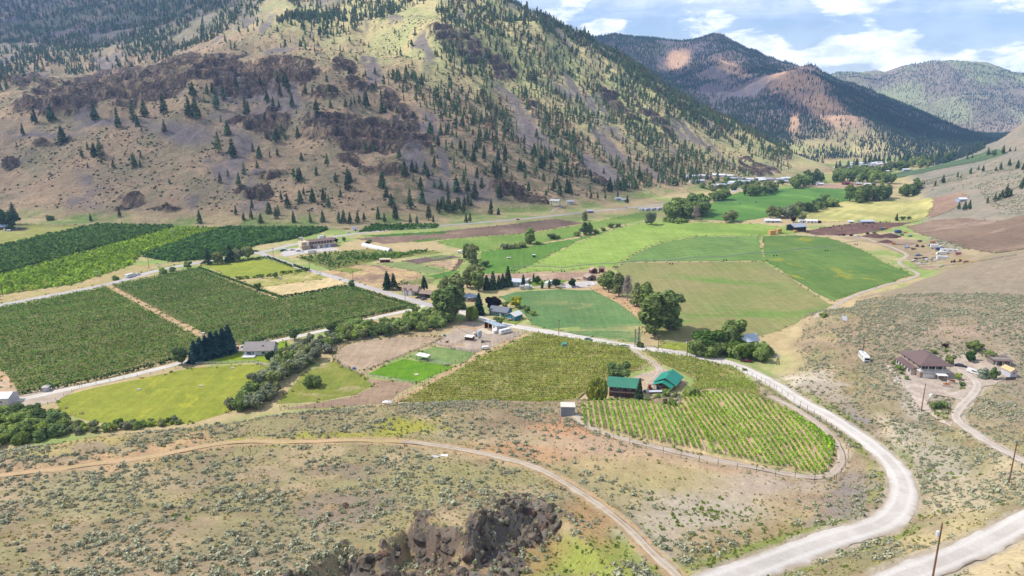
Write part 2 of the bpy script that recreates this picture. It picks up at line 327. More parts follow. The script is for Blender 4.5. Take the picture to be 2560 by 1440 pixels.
def field_mat(name, c1, c2, wl1=25, c3=None, wl3=60, thr=0.6, stripe=None, streak=None, fine=0.22, soft=.08):
    fix = lambda c: None if c is None else ((c[0], c[1]*.80, c[2]*.84) if c[1] > c[0]*1.02 else c)
    c1, c2, c3 = fix(c1), fix(c2), fix(c3); k = NB(name); p = k.pos()
    a = k.noise(p, 1/wl1, 5, 0.6, **({'stretch': (streak[1], 1, 1), 'rot': streak[0]} if streak else {}))
    col = k.mix(k.step(a, 0.36, 0.64), c1, c2)
    if c3 is not None:
        col = k.mix(k.step(k.noise(p, 1/wl3, 6, 0.62, dist=0.6, **({'stretch': (streak[1], 1, 1), 'rot': streak[0]} if streak else {})), thr-soft, thr+soft), col, c3)
    if stripe:                                            # (angle, spacing, colour, weight): tilled or mown rows
        ang, per, cs, wgt = stripe; cs = fix(cs)
        mp = k.n.new('ShaderNodeMapping'); mp.inputs['Rotation'].default_value = (0, 0, ang); k.l.new(p, mp.inputs['Vector'])
        wv = k.n.new('ShaderNodeTexWave'); wv.inputs['Scale'].default_value = 2*math.pi/per/20*1.0; wv.inputs['Distortion'].default_value = 0.8; wv.inputs['Detail'].default_value = 2
        wv.inputs['Detail Scale'].default_value = 0.4
        k.l.new(mp.outputs[0], wv.inputs['Vector'])
        patchy = k.step(k.noise(p, 1/35, 3, 0.5), 0.35, 0.6)
        col = k.mix(k.math('MULTIPLY', k.math('MULTIPLY', wv.outputs['Fac'], patchy), wgt), col, cs)
    f = k.noise(p, 0.9, 6, 0.7); g = k.noise(p, .22, 5, .7); big = k.noise(p, .018, 5, .6, stretch=(1, .35, 1), rot=len(name)*.7)
    col = k.scale(k.scale(col, k.range(g, .25, .75, .80, 1.20)), k.range(big, .3, .7, .86, 1.14))
    sw = k.noise(p, .5, 3, .5, stretch=(1, .04, 1), rot=(streak[0] if streak else len(name)*.7)); col = k.scale(col, k.range(sw, .3, .7, .90, 1.10))
    k.base(k.scale(col, k.range(f, 0.2, 0.8, 1-fine*1.6, 1+fine*1.6)))
    k.bump(f, 0.35, 0.5); k.b.inputs['Specular IOR Level'].default_value = 0.08
    return k.m

# ------------------------------------------------------------------ object helpers
def tag(o, label=None, cat=None, group=None, kind=None):
    if label: o['label'] = label
    if cat: o['category'] = cat
    if group: o['group'] = group
    if kind: o['kind'] = kind
    return o
def link(name, me, parent=None, loc=None, rot=None):
    o = bpy.data.objects.new(name, me); COL.objects.link(o)
    if parent is not None: o.parent = parent
    if loc is not None: o.location = loc
    if rot is not None: o.rotation_euler = rot
    return o
def np_mesh(name, verts, faces=None, mats=(), smooth_=False, quads=None, tris=None, mat_idx=None, colors=None, uvn=None):
    me = bpy.data.meshes.new(name); verts = np.asarray(verts, np.float32).reshape(-1, 3)
    me.vertices.add(len(verts)); me.vertices.foreach_set('co', verts.ravel())
    loops = []; starts = []; totals = []; s = 0
    for arr, k in ((quads, 4), (tris, 3)):
        if arr is None or len(arr) == 0: continue
        arr = np.asarray(arr, np.int32).reshape(-1, k); loops.append(arr.ravel())
        starts.append(s+np.arange(len(arr))*k); totals.append(np.full(len(arr), k)); s += arr.size
    loops = np.concatenate(loops).astype(np.int32); starts = np.concatenate(starts).astype(np.int32); totals = np.concatenate(totals).astype(np.int32)
    me.loops.add(len(loops)); me.loops.foreach_set('vertex_index', loops)
    me.polygons.add(len(starts)); me.polygons.foreach_set('loop_start', starts); me.polygons.foreach_set('loop_total', totals)
    for m_ in mats: me.materials.append(m_)
    if mat_idx is not None: me.polygons.foreach_set('material_index', np.asarray(mat_idx, np.int32))
    me.update(calc_edges=True)
    me.polygons.foreach_set('use_smooth', np.full(len(starts), bool(smooth_)))
    if colors is not None:
        ca = me.color_attributes.new('tint', 'FLOAT_COLOR', 'POINT')
        ca.data.foreach_set('color', (colors if np.shape(colors)[1] == 4 else np.concatenate([colors, np.ones((len(colors), 1))], 1)).astype(np.float32).ravel())
    return me
def structure(name, me): return tag(link(name, me), kind='structure')

# ------------------------------------------------------------------ roads: level the ground under them first
def smooth_path(pts, step=2.0):
    P = np.array(pts, float); P = P[:, :2]
    for _ in range(3):                                     # Chaikin
        Q = np.empty((2*len(P)-2, 2)); Q[0::2] = P[:-1]*.75+P[1:]*.25; Q[1::2] = P[:-1]*.25+P[1:]*.75
        P = np.concatenate([P[:1], Q, P[-1:]])
    d = np.concatenate([[0], np.cumsum(np.hypot(*np.diff(P, axis=0).T))]); nn = max(2, int(d[-1]/step)+1)
    t = np.linspace(0, d[-1], nn); return np.stack([np.interp(t, d, P[:, 0]), np.interp(t, d, P[:, 1])], 1)
def px_path(px, step=2.0):
    return smooth_path(hits([p[0] for p in px], [p[1] for p in px]), step)
ROADS = {
 'gravel_road': ([(1150,776),(1190,792),(1240,808),(1330,823),(1450,843),(1560,864),(1640,874),(1750,890),(1850,914),(1930,955),(2000,1002),(2083,1048),(2177,1108),(2236,1160),(2261,1210),(2258,1247),(2240,1281),(2206,1308),(2155,1331),(2090,1351),(2000,1377),(1880,1420),(1760,1466),(1600,1520)], 7.0, 5.0),
 'side_road': ([(2120,1500),(2263,1434),(2373,1396),(2467,1359),(2520,1332),(2570,1303),(2700,1240)], 6.2, 4.0),
 'driveway': ([(2700,1235),(2560,1155),(2500,1122),(2433,1084),(2395,1060),(2387,1040),(2402,1015),(2433,987),(2446,966),(2436,948),(2412,933),(2392,920)], 3.6, 3.0),
 'dirt_track': ([(1790,1520),(1690,1436),(1640,1396),(1592,1348),(1542,1300),(1482,1250),(1420,1210),(1340,1172),(1250,1146),(1180,1129),(1080,1113),(1000,1106),(880,1100),(740,1101),(600,1108),(500,1121),(400,1136),(250,1160),(100,1180),(-80,1192)], 2.9, 3.0),
 'vineyard_track': ([(1432,1040),(1470,1066),(1560,1094),(1700,1131),(1850,1163),(1980,1188),(2045,1197),(2090,1180),(2108,1140),(2093,1105),(2060,1070),(1990,1025),(1930,992)], 3.0, 2.0),
}
RP = {k: px_path(v[0]) for k, v in ROADS.items()}
PAD = {}
def seg_dist(x, y, path):
    """distance to a polyline and the position along it"""
    best = np.full(x.shape, 1e9); par = np.zeros(x.shape)
    for i in range(len(path)-1):
        a = path[i]; b = path[i+1]; ab = b-a; L = ab@ab
        t = np.clip(((x-a[0])*ab[0]+(y-a[1])*ab[1])/L, 0, 1)
        d = np.hypot(x-a[0]-t*ab[0], y-a[1]-t*ab[1]); m = d < best
        best[m] = d[m]; par[m] = (i+t)[m]
    return best, par
ROADZ = {}
for k, (px, w, marg) in ROADS.items():
    path = RP[k]; z = height(path[:, 0], path[:, 1])
    zp = np.pad(z, 12, mode='edge'); z = np.convolve(zp, np.ones(25)/25, 'valid'); ROADZ[k] = z
    sel = (GX > path[:, 0].min()-15) & (GX < path[:, 0].max()+15) & (GY > path[:, 1].min()-15) & (GY < path[:, 1].max()+15)
    x = GX[sel]; y = GY[sel]
    d, par = seg_dist(x, y, path[::2] if len(path) % 2 else np.concatenate([path[::2], path[-1:]]))
    zz_ = np.interp(par*2, np.arange(len(z)), z)
    wt = 1-smooth(w/2+0.5, w/2+0.5+marg, d)
    hh = H[sel]; H[sel] = hh*(1-wt)+(zz_-0.16*(d < w/2+0.3))*wt
    PAD[k] = d
# level building pads
for u, v, rad in [(2300,945,15),(2410,930,11),(2510,915,11),(2300,975,9),(1419,1030,5),(1562,985,12),(1668,968,14),(2350,1010,8)]:
    c = hit(u, v); d = np.hypot(GX-c.x, GY-c.y); wt = 1-smooth(rad*0.8, rad*1.25, d); H[:] = H*(1-wt)+c.z*wt
PU, PV = project(GX, GY, H)

def strip(name, key, w, mat, lift=0.05, crown=0.06, kind='structure', edge_noise=0.25):
    path = RP[key]; z = ROADZ[key] if key in ROADZ else None
    t = np.gradient(path, axis=0); t /= np.linalg.norm(t, axis=1)[:, None]; nrm = np.stack([-t[:, 1], t[:, 0]], 1)
    offs = np.array([-1, -.85, -.5, 0, .5, .85, 1])*w/2; V = []
    for j, o_ in enumerate(offs):
        wob = (fbm(path[:, 0]+j, path[:, 1], 6, 3, 91+j)*edge_noise*2 if abs(o_) > w*.45 else 0)
        p = path + nrm*(o_+wob*np.sign(o_))[:, None] if not np.isscalar(wob) else path+nrm*o_
        zz_ = (z if z is not None else height(p[:, 0], p[:, 1])) + lift + crown*(1-(o_/(w/2))**2) - (0.10 if abs(o_) > w*.45 else 0)
        V.append(np.concatenate([p, np.broadcast_to(zz_, (len(p),))[:, None]], 1))
    V = np.stack(V, 1); nn, m_ = V.shape[:2]; idx = np.arange(nn*m_).reshape(nn, m_)
    q = np.stack([idx[:-1, :-1], idx[1:, :-1], idx[1:, 1:], idx[:-1, 1:]], -1).reshape(-1, 4)
    # across-the-road coordinate for wheel tracks
    col = np.repeat(np.abs(offs)/(w/2), nn).reshape(m_, nn).T.reshape(-1)
    me = np_mesh(name, V.reshape(-1, 3), quads=q, mats=[mat], smooth_=True, colors=np.stack([col]*3, 1))
    return tag(link(name, me), kind=kind)
def road_mat(name, c1, c2, ctrack, edge, wl1=9):
    k = NB(name); p = k.pos(); a = k.attr('tint').outputs['Fac']
    n1 = k.noise(p, 1/wl1, 6, 0.6); fine = k.noise(p, 3.0, 5, 0.7)
    col = k.mix(k.step(n1, 0.35, 0.65), c1, c2)
    trk = k.math('MULTIPLY', k.step(a, 0.25, 0.45), k.math('SUBTRACT', 1.0, k.step(a, 0.55, 0.8)))
    col = k.mix(k.math('MULTIPLY', trk, 0.6), col, ctrack)
    e = k.math('ADD', a, k.range(n1, 0.3, 0.7, -0.18, 0.18)); col = k.mix(k.step(e, 0.78, 1.0), col, edge)
    rut = k.noise(p, .9, 4, .6); col = k.mix(k.math('MULTIPLY', k.step(k.noise(p, .06, 4, .6), .52, .68), .16), col, edge)
    k.base(k.scale(k.scale(col, k.range(fine, 0.2, 0.8, 0.84, 1.16)), k.range(rut, .3, .7, .94, 1.06))); k.bump(fine, 0.06, 0.5); return k.m
M_GRAVEL = road_mat('pale_gravel', ph(218,208,196), ph(202,192,180), ph(232,224,214), ph(190,172,148))
M_DIRT = road_mat('dirt', ph(198,180,158), ph(180,160,138), ph(206,190,172), ph(178,150,112), 5)
M_ASPH = road_mat('worn_asphalt', ph(196,187,182), ph(184,175,170), ph(202,194,188), ph(176,158,134), 30)
strip('gravel_road', 'gravel_road', 7.0, M_GRAVEL, edge_noise=.45)
strip('side_road', 'side_road', 6.2, M_GRAVEL, edge_noise=.45)
strip('driveway', 'driveway', 3.6, road_mat('drive_gravel', ph(206,190,172), ph(190,172,154), ph(218,206,192), ph(178,154,126), 5), edge_noise=.5)
_p, _z = RP['dirt_track'], ROADZ['dirt_track']; _cut = int(np.argmin(abs(project(_p[:, 0], _p[:, 1], _z)[0]-1010)))
RP['faint_track'], ROADZ['faint_track'] = _p[_cut:], _z[_cut:]; RP['clear_track'], ROADZ['clear_track'] = _p[:_cut+1], _z[:_cut+1]
strip('faint_track', 'faint_track', 2.3, road_mat('orange_track_dirt', ph(206,168,122), ph(184,160,100), ph(204,176,138), ph(174,150,104), 7), lift=.0, edge_noise=.9)
strip('dirt_track', 'clear_track', 2.3, road_mat('track_dirt', ph(188,170,146), ph(170,148,120), ph(206,194,178), ph(166,140,98), 4), edge_noise=0.6)
strip('vineyard_track', 'vineyard_track', 2.8, M_DIRT, edge_noise=0.5)
for key, px, w in [('highway', [(-120,790),(0,763),(150,735),(270,712),(330,694),(400,674),(505,655),(600,640),(660,630),(740,609),(880,584),(1000,573),(1120,563),(1300,548),(1400,538),(1500,527),(1580,519),(1680,508),(1770,494),(1830,479),(1880,466),(1950,456),(2040,440)], 8.0),
                   ('valley_road', [(645,630),(680,645),(740,667),(830,691),(930,722),(1045,755),(1068,762),(1110,772),(1150,778)], 7.0),
                   ('farm_lane', [(-60,1018),(60,998),(130,982),(300,946),(450,909),(560,881),(700,851),(830,822),(930,796),(1025,776),(1062,764)], 4.6),
                   ('hill_lane', [(1375,533),(1383,525),(1395,519),(1410,513),(1400,509)], 4.0),
                   ('winery_drive', [(1578,866),(1590,884),(1618,900),(1644,914),(1652,928),(1640,945),(1622,958)], 4.2),
                   ('farm_track', [(1990,588),(2090,590),(2150,592),(2190,604),(2230,618),(2262,632),(2270,640),(2250,650),(2247,658),(2262,668),(2290,680),(2299,688),(2270,700),(2200,716),(2120,745),(2078,772),(2040,795)], 3.4),
                   ('lawn_lane', [(1190,722),(1240,720),(1330,718),(1400,714),(1420,708)], 5.0)]:
    RP[key] = px_path(px, 4.0)
    strip(key, key, w, M_ASPH if key in ('highway', 'valley_road') else (M_GRAVEL if key in ('farm_lane',) else M_DIRT), lift=0.12, crown=0.05)

# ------------------------------------------------------------------ colour of the open ground
def tocol(c): return np.array(c, float)
CO = np.zeros(H.shape+(3,))
def lay(mask, c, w=1.0):
    global CO
    m_ = (mask*w)[..., None]; CO = CO*(1-m_)+np.array(c)*m_
n1 = fbm(GX, GY, 45, 5, 101)*.5+.5; n2 = fbm(GX, GY, 14, 5, 103)*.5+.5; n3 = fbm(GX, GY, 4.5, 4, 105)*.5+.5; n4 = fbm(GX, GY, 120, 4, 107)*.5+.5
CO[:] = ph(196,172,124)
lay(smooth(.42, .62, n1), ph(150,168,88)); lay(smooth(.55, .7, n2)*.6, ph(206,182,130))     # valley floor waste ground
NH = smooth(1.0, 5.0, BASE_H)*(1-smooth(440, 560, GY))
lay(NH, ph(168,146,114))
lay(NH*smooth(.40, .62, n1)*.8, ph(156,148,98)); lay(NH*smooth(.50, .66, n2)*.75, ph(192,166,126)); lay(NH*smooth(.54, .68, n3)*.6, ph(158,132,104)); lay(NH*smooth(.62, .8, n2*.5+n3*.5)*.6, ph(150,156,92))
ju = fbm(GX, GY, 10, 4, 111)*46; jv = fbm(GX, GY, 10, 4, 113)*30
def pblob(u, v, a, b, rot=0, soft=0.5):
    du = PU+ju-u; dv = PV+jv-v; c, s = math.cos(R(rot)), math.sin(R(rot))
    q = np.sqrt(((du*c+dv*s)/a)**2+((-du*s+dv*c)/b)**2); return (1-smooth(1-soft, 1+soft, q))*(GY < 480)*NH
rightside = NH*smooth(2120, 2320, PU)*(1-smooth(1000, 1120, PV)); lay(rightside, ph(158,142,118), .85)
for u, v, a, b, rot, c, w in [
  (1650,1170,340,46,10,(204,168,134),.95),(1700,1240,250,60,6,(190,172,130),.7),(1760,1280,160,60,0,(196,180,158),.8),(1640,1370,110,50,20,(200,186,166),.8),(1900,1215,170,22,4,(192,172,150),.8),(1600,1180,200,40,6,(176,164,96),.5),
  (1300,1130,140,24,4,(198,150,108),.8),(1420,1075,90,22,6,(204,150,108),.85),(1180,1090,180,18,2,(192,170,132),.6),(1020,1072,85,22,-6,(170,166,62),.95),(780,1095,200,9,-2,(168,164,66),.95),(640,1098,90,7,-8,(170,166,66),.9),
  (380,1130,190,12,-12,(206,164,118),.9),(120,1180,150,14,-6,(200,162,118),.9),(250,1095,260,14,-12,(186,168,92),.7),(100,1120,120,12,-12,(180,166,90),.7),
  (1450,1400,170,50,-18,(150,158,70),.95),(1560,1430,120,40,10,(156,164,72),.9),(1480,1310,70,50,30,(186,142,96),.7),(1330,1390,80,50,0,(186,146,100),.7),
  (1980,1350,140,40,-18,(150,148,80),.7),(1760,1400,120,40,-10,(150,150,78),.8),(1850,1330,180,34,-12,(176,150,104),.7),(2130,1245,60,45,-50,(150,138,134),.9),(2080,1275,60,30,-30,(158,142,128),.7),
  (2010,955,75,22,10,(226,208,182),.95),(2085,985,40,14,20,(214,196,168),.8),(2135,1042,42,20,28,(140,136,142),.95),(2080,1000,90,40,25,(164,148,130),.7),(2250,1090,70,22,35,(214,194,164),.9),(2330,1150,120,60,40,(184,172,150),.8),(2400,1250,120,50,-10,(204,184,148),.8),
  (2300,1400,200,30,-20,(206,176,122),.8),(2480,1420,160,50,-20,(226,200,150),.9),(2540,1180,60,40,0,(206,184,146),.7),(2350,1340,120,24,-22,(204,184,130),.7),(1940,905,80,22,5,(206,180,130),.85),(1880,915,60,14,8,(208,182,134),.9),
  (2300,960,75,38,15,(196,178,160),.95),(2420,930,70,40,0,(196,178,158),.9),(2280,1000,40,30,40,(192,176,160),.9),(2470,910,50,30,0,(196,176,154),.8),(2450,1020,60,60,0,(176,160,118),.5),(2400,830,120,18,0,(180,150,130),.7),
  (900,1180,130,16,-4,(150,128,112),.7),(850,1275,120,40,-4,(146,128,116),.7),(560,1190,160,26,-6,(158,138,112),.6),(300,1350,220,60,-5,(164,142,112),.6),(200,1240,150,50,-5,(164,156,112),.7),(700,1360,170,50,-5,(158,146,110),.6),(1100,1200,160,40,0,(168,158,104),.7),(1270,1060,60,24,-10,(150,124,100),.6),(1560,985,60,14,0,(196,170,128),.8),(1660,985,60,14,0,(190,166,136),.8)]:
    lay(pblob(u, v, a, b, rot), ph(*c), w)
for k, (px, w, mg) in ROADS.items():                        # bare shoulders, greener ditches
    path = RP[k]; sel = (GX > path[:, 0].min()-15) & (GX < path[:, 0].max()+15) & (GY > path[:, 1].min()-15) & (GY < path[:, 1].max()+15)
    d = np.full(H.shape, 1e9); d[sel], _ = seg_dist(GX[sel], GY[sel], path[::4]); d = d+(n3-.5)*2.4
    if k == 'gravel_road': lay((1-smooth(1.0, 2.4, abs(d-w/2-2.6)))*NH*smooth(.35, .6, n2), ph(140,150,70), .85)
    lay(1-smooth(w/2, w/2+1.6, d), ph(196,178,152) if k != 'dirt_track' else ph(194,160,118), .95)
lay(smooth(.2, .7, NEAR_ROCK), ph(108,100,92)); lay(smooth(.2, .7, NEAR_ROCK)*smooth(.48, .62, n3), ph(138,128,114)); lay(smooth(.2, .7, NEAR_ROCK)*smooth(.5, .66, n2)*.5, ph(128,100,80))
rock_rim = smooth(.05, .3, NEAR_ROCK)*(1-smooth(.3, .7, NEAR_ROCK)); lay(rock_rim, ph(176,142,100), .6)  # tan rim of ground round the near rocks
# rising sage ground on the right, farther away
RS = smooth(500, 620, GY)*(1-smooth(1700, 2000, GY))*smooth(.47, .52, GX/np.maximum(GY, 1))*smooth(1.5, 8, BASE_H)
lay(RS, ph(150,142,124)); lay(RS*smooth(.4, .65, n1)*.8, ph(168,150,128)); lay(RS*smooth(.5, .65, n2)*.5, ph(136,138,112))
# left mountain
MT = smooth(700, 800, GY)*smooth(2, 14, BASE_H)*(1-RS)*(1-smooth(1850, 2100, GY))
sun_grass = MT*smooth(-170, 10, -(PV-(0.30*(PU-1000)+80)))  # golden upper grass, its sunlit brightness also put into the colour
lay(MT, ph(196,164,128)); lay(MT*smooth(.42, .64, n1)*.8, ph(160,148,112)); lay(MT*smooth(.5, .64, n2)*.6, ph(184,158,126)); lay(MT*smooth(.56, .7, n3)*.35, ph(130,122,84))
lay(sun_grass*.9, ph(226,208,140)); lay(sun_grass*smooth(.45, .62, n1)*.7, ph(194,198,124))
green = MT*smooth(900, 1000, PU)*(1-smooth(1450, 1600, PU))*smooth(300, 420, PV)*(1-smooth(500, 540, PV)); lay(green*smooth(.45, .6, n2)*.6, ph(112,118,72))
streak = fbm(GX*1.0+GY*0.25, GY*0.22, 34, 4, 121)*.5+.5       # scree runs down the slope
scree = MT*smooth(.56, .66, streak)*smooth(.42, .60, n4)
for u, v, a, b, rot in [(110,335,90,14,4),(270,310,80,16,-2),(450,325,90,26,8),(590,380,26,60,-8),(560,440,30,40,5),(700,265,70,22,8),(1265,250,18,60,-30),(1310,320,30,60,-35),(1190,490,50,40,-20),(1100,480,40,30,-20),(1350,330,14,60,-35),(1700,320,14,40,-30),(620,520,40,22,0),(820,300,40,12,0),(1930,440,26,16,0),(200,45,40,20,0),(230,105,30,12,0),(40,20,50,12,0)]:
    scree = np.maximum(scree, blob(u, v, a, b, rot, 0.6)*onm)
lay(scree*MT, ph(140,128,128), .85)
BK = smooth(1450, 1650, GY+0.25*np.minimum(GX, 0))*MT*(1-smooth(500, 760, PU)); lay(BK, ph(150,146,112), .85); lay(BK*smooth(.48, .6, n2)*.7, ph(178,160,148))
rk = smooth(.2, .7, ROCK+(n3-.5)*.7+(n2-.5)*.5)*(ROCK > .02)*(.25+.75*smooth(.34, .52, n2*.5+n3*.5)); lay(rk, ph(120,102,94)); lay(rk*smooth(.45, .66, crag)*.7, ph(146,122,104)); lay(rk*smooth(.5, .65, n2)*.45, ph(120,92,80)); lay(rk*smooth(.56, .7, n3)*.4, ph(126,120,84))
# distant mountains
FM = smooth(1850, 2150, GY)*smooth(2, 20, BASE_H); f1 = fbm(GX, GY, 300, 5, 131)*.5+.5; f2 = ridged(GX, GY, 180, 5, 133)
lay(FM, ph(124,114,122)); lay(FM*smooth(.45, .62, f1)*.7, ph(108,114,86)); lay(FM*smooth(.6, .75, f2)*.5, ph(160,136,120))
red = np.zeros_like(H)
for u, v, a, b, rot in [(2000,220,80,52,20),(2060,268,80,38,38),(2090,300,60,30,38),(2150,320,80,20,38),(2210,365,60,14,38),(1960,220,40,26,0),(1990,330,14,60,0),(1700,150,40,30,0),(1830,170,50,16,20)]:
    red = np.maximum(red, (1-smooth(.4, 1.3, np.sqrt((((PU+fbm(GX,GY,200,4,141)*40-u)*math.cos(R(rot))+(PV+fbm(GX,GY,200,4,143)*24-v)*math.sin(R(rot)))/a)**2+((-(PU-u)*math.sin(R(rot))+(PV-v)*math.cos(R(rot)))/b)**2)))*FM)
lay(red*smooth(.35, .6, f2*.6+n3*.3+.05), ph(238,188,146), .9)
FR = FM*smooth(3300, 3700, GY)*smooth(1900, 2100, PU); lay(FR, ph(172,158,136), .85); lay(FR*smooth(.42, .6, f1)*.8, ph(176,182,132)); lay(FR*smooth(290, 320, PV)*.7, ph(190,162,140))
CO = np.clip(CO*(1+(rng.random(H.shape)-.5)[..., None]*.10), 0.01, .9)

k = NB('open_ground'); p = k.pos(); a = k.attr('tint').outputs['Color']
fine = k.noise(p, 1.4, 7, 0.72); mid = k.noise(p, 0.17, 5, 0.65)
colr = k.scale(a, k.range(fine, 0.25, 0.75, 0.70, 1.30)); colr = k.scale(colr, k.range(mid, 0.25, 0.75, 0.82, 1.18))
k.base(colr); k.bump(k.math('ADD', fine, k.math('MULTIPLY', mid, 3.0)), 0.35, 0.7); k.b.inputs['Specular IOR Level'].default_value = 0.05
M_GROUND = k.m
k = NB('mountain_ground'); p = k.pos(); a = k.attr('tint').outputs['Color']
fine = k.noise(p, .45, 7, 0.75); mid = k.noise(p, 0.075, 6, 0.68); colr = k.scale(a, k.range(fine, 0.28, 0.72, 0.62, 1.38)); colr = k.scale(colr, k.range(mid, 0.28, 0.72, 0.78, 1.22))
grn = k.step(k.noise(p, .16, 5, .75), .57, .68); colr = k.mix(k.math('MULTIPLY', grn, .45), colr, ph(104,112,70))
ra = k.attr('tint').outputs['Alpha']; rn = k.noise(p, .16, 8, .72, stretch=(1, 1, .4)); rc = k.math('ABSOLUTE', k.math('SUBTRACT', k.noise(p, .11, 5, .6, stretch=(1, 1, .45), dist=1.2), .5))
crack = k.math('SUBTRACT', 1.0, k.step(rc, .0, .035)); colr = k.mix(ra, colr, k.scale(colr, k.range(rn, .3, .7, .55, 1.5)))
colr = k.mix(k.math('MULTIPLY', k.math('MULTIPLY', ra, crack), .6), colr, ph(52,46,46))
hgt = k.math('ADD', k.math('ADD', fine, k.math('MULTIPLY', mid, 2.5)), k.math('MULTIPLY', ra, k.math('SUBTRACT', k.math('MULTIPLY', rn, 5.0), k.math('MULTIPLY', crack, 1.5))))
k.base(colr); k.bump(hgt, 2.4, 0.9); k.b.inputs['Specular IOR Level'].default_value = 0.05
M_MOUNTAIN = k.m
# ------------------------------------------------------------------ the land as meshes: each named stretch its own object
idx = np.arange(NR*NT).reshape(NR, NT)
Q = np.stack([idx[:-1, :-1], idx[:-1, 1:], idx[1:, 1:], idx[1:, :-1]], -1)
cY = GY[:-1, :-1]; cH = BASE_H[:-1, :-1]; cX = GX[:-1, :-1]
reg = np.zeros(cY.shape, int)                               # 0 valley ground
reg[(cH > 0.6) & (cY < 470)] = 1                            # near hillside
reg[(cH > 0.6) & (cY >= 470) & (cX > .49*cY) & (cY < 1900)] = 2   # slope on the right
reg[(cH > 0.6) & (cY >= 560) & (reg != 2) & (cY < 2050)] = 3
reg[(cY >= 2050)] = 4
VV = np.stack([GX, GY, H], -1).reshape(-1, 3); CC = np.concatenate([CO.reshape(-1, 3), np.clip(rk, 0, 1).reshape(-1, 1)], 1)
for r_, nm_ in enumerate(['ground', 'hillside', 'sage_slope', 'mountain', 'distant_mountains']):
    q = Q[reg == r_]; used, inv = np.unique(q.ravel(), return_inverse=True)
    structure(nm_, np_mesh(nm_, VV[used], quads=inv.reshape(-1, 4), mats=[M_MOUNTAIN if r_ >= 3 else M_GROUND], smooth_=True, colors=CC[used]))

# ------------------------------------------------------------------ fields
EDGE = []
def field(name, px, mat, lift=0.06, sp_=9.0, flat=False):
    W_ = np.array([at_height(*p)[:2] for p in px]) if flat else hits([p[0] for p in px], [p[1] for p in px])[:, :2]
    if name == 'arena':
        for _ in range(2): Wn = np.roll(W_, -1, 0); W_ = np.stack([W_*.75+Wn*.25, W_*.25+Wn*.75], 1).reshape(-1, 2)
    B = []
    for i in range(len(W_)):
        a_ = W_[i]; b_ = W_[(i+1) % len(W_)]; nseg = max(1, int(np.hypot(*(b_-a_))/sp_))
        for s in range(nseg):
            t = s/nseg; pt = a_*(1-t)+b_*t
            if 0 < s: pt = pt + (rng.random(2)-.5)*min(2.4, sp_*.3)
            B.append(pt)
    B = np.array(B); EDGE.append(B[:0] if name in ('house_yard', 'gravel_lot', 'yard') else B); hz = height(B[:, 0], B[:, 1])*(not flat)
    pts = [Vector(b) for b in B]; edges = [(i, (i+1) % len(B)) for i in range(len(B))]
    if hz.max() > 0.03:
        lo, hi = B.min(0), B.max(0); X_, Y_ = np.meshgrid(np.arange(lo[0], hi[0], sp_*.6), np.arange(lo[1], hi[1], sp_*.6))
        X_ = X_.ravel()+rng.random(X_.size)*.2; Y_ = Y_.ravel()+rng.random(Y_.size)*.2
        ins = pip(X_, Y_, [tuple(b) for b in B]); pts += [Vector((x, y)) for x, y in zip(X_[ins], Y_[ins])]
    r = delaunay_2d_cdt(pts, edges, [], 1, 1e-4)
    co = np.array([(c.x, c.y) for c in r[0]]); zz_ = (0 if flat else height(co[:, 0], co[:, 1]))+np.full(len(co), lift)
    me = np_mesh(name, np.concatenate([co, zz_[:, None]], 1), tris=np.array([f[:3] for f in r[2]]), mats=[mat], smooth_=True)
    return structure(name, me), W_
def wdir(p, q):
    a_, b_ = hits([p[0], q[0]], [p[1], q[1]]); return math.atan2(b_[1]-a_[1], b_[0]-a_[0])
FM_ = field_mat
vine_soil = FM_('vineyard_soil', ph(122,124,66), ph(140,128,84), 12, ph(172,148,104), 18, .62)
mid_soil = FM_('vineyard_grass', ph(142,146,70), ph(164,152,88), 10, ph(186,168,112), 14, .6)
near_soil = FM_('dry_vineyard_soil', ph(206,176,128), ph(190,166,120), 8, ph(158,156,92), 9, .58)
VA = [(-60,785),(0,770),(250,722),(263,716),(525,858),(480,882),(420,903),(150,966),(40,984),(22,955),(-60,880)]
VB = [(278,714),(400,690),(495,670),(695,750),(780,736),(870,718),(1024,768),(930,788),(830,814),(700,842),(600,862),(535,852)]
MV = [(1000,1004),(1100,950),(1200,894),(1340,834),(1450,850),(1570,868),(1592,886),(1632,910),(1600,925),(1540,945),(1470,975),(1440,1000),(1250,1001)]
UV = [(1606,876),(1720,892),(1840,920),(1880,955),(1905,990),(1800,978),(1720,975),(1740,950),(1690,925),(1650,908)]
field('vineyard_ground', VA, vine_soil); field('vineyard_ground', VB, vine_soil, .07)
field('vineyard_ground', MV, mid_soil, .10); field('vineyard_ground', UV, mid_soil, .10)
NVP = [(1452,1012),(1475,1001),(1560,1002),(1640,1010),(1700,1016),(1702,992),(1760,980),(1830,980),(1900,994),(1960,1020),(2020,1056),(2082,1100),(2092,1140),(2055,1192),(1950,1176),(1800,1146),(1650,1113),(1530,1088),(1455,1066)]
field('vineyard_ground', NVP, near_soil, .07, 4)
gr = ph
field('dirt_strip', [(258,716),(274,712),(540,850),(520,860)], FM_('path_dirt', ph(206,174,128), ph(186,152,110), 6), .13)
field('dirt_strip', [(-10,918),(10,925),(48,986),(30,996),(-10,990)], FM_('orange_dirt', ph(206,164,118), ph(196,170,140), 6), .13)
field('dirt_strip', [(494,672),(500,669),(697,747),(690,752)], FM_('path_dirt2', ph(196,168,120), ph(180,148,108), 6), .13)
lawn = FM_('mown_lawn', ph(152,178,58), ph(138,168,54), 14, ph(176,180,84), 20, .66, fine=.12)
field('lawn', [(504,664),(667,648),(773,678),(690,690),(600,700)], lawn, .09)
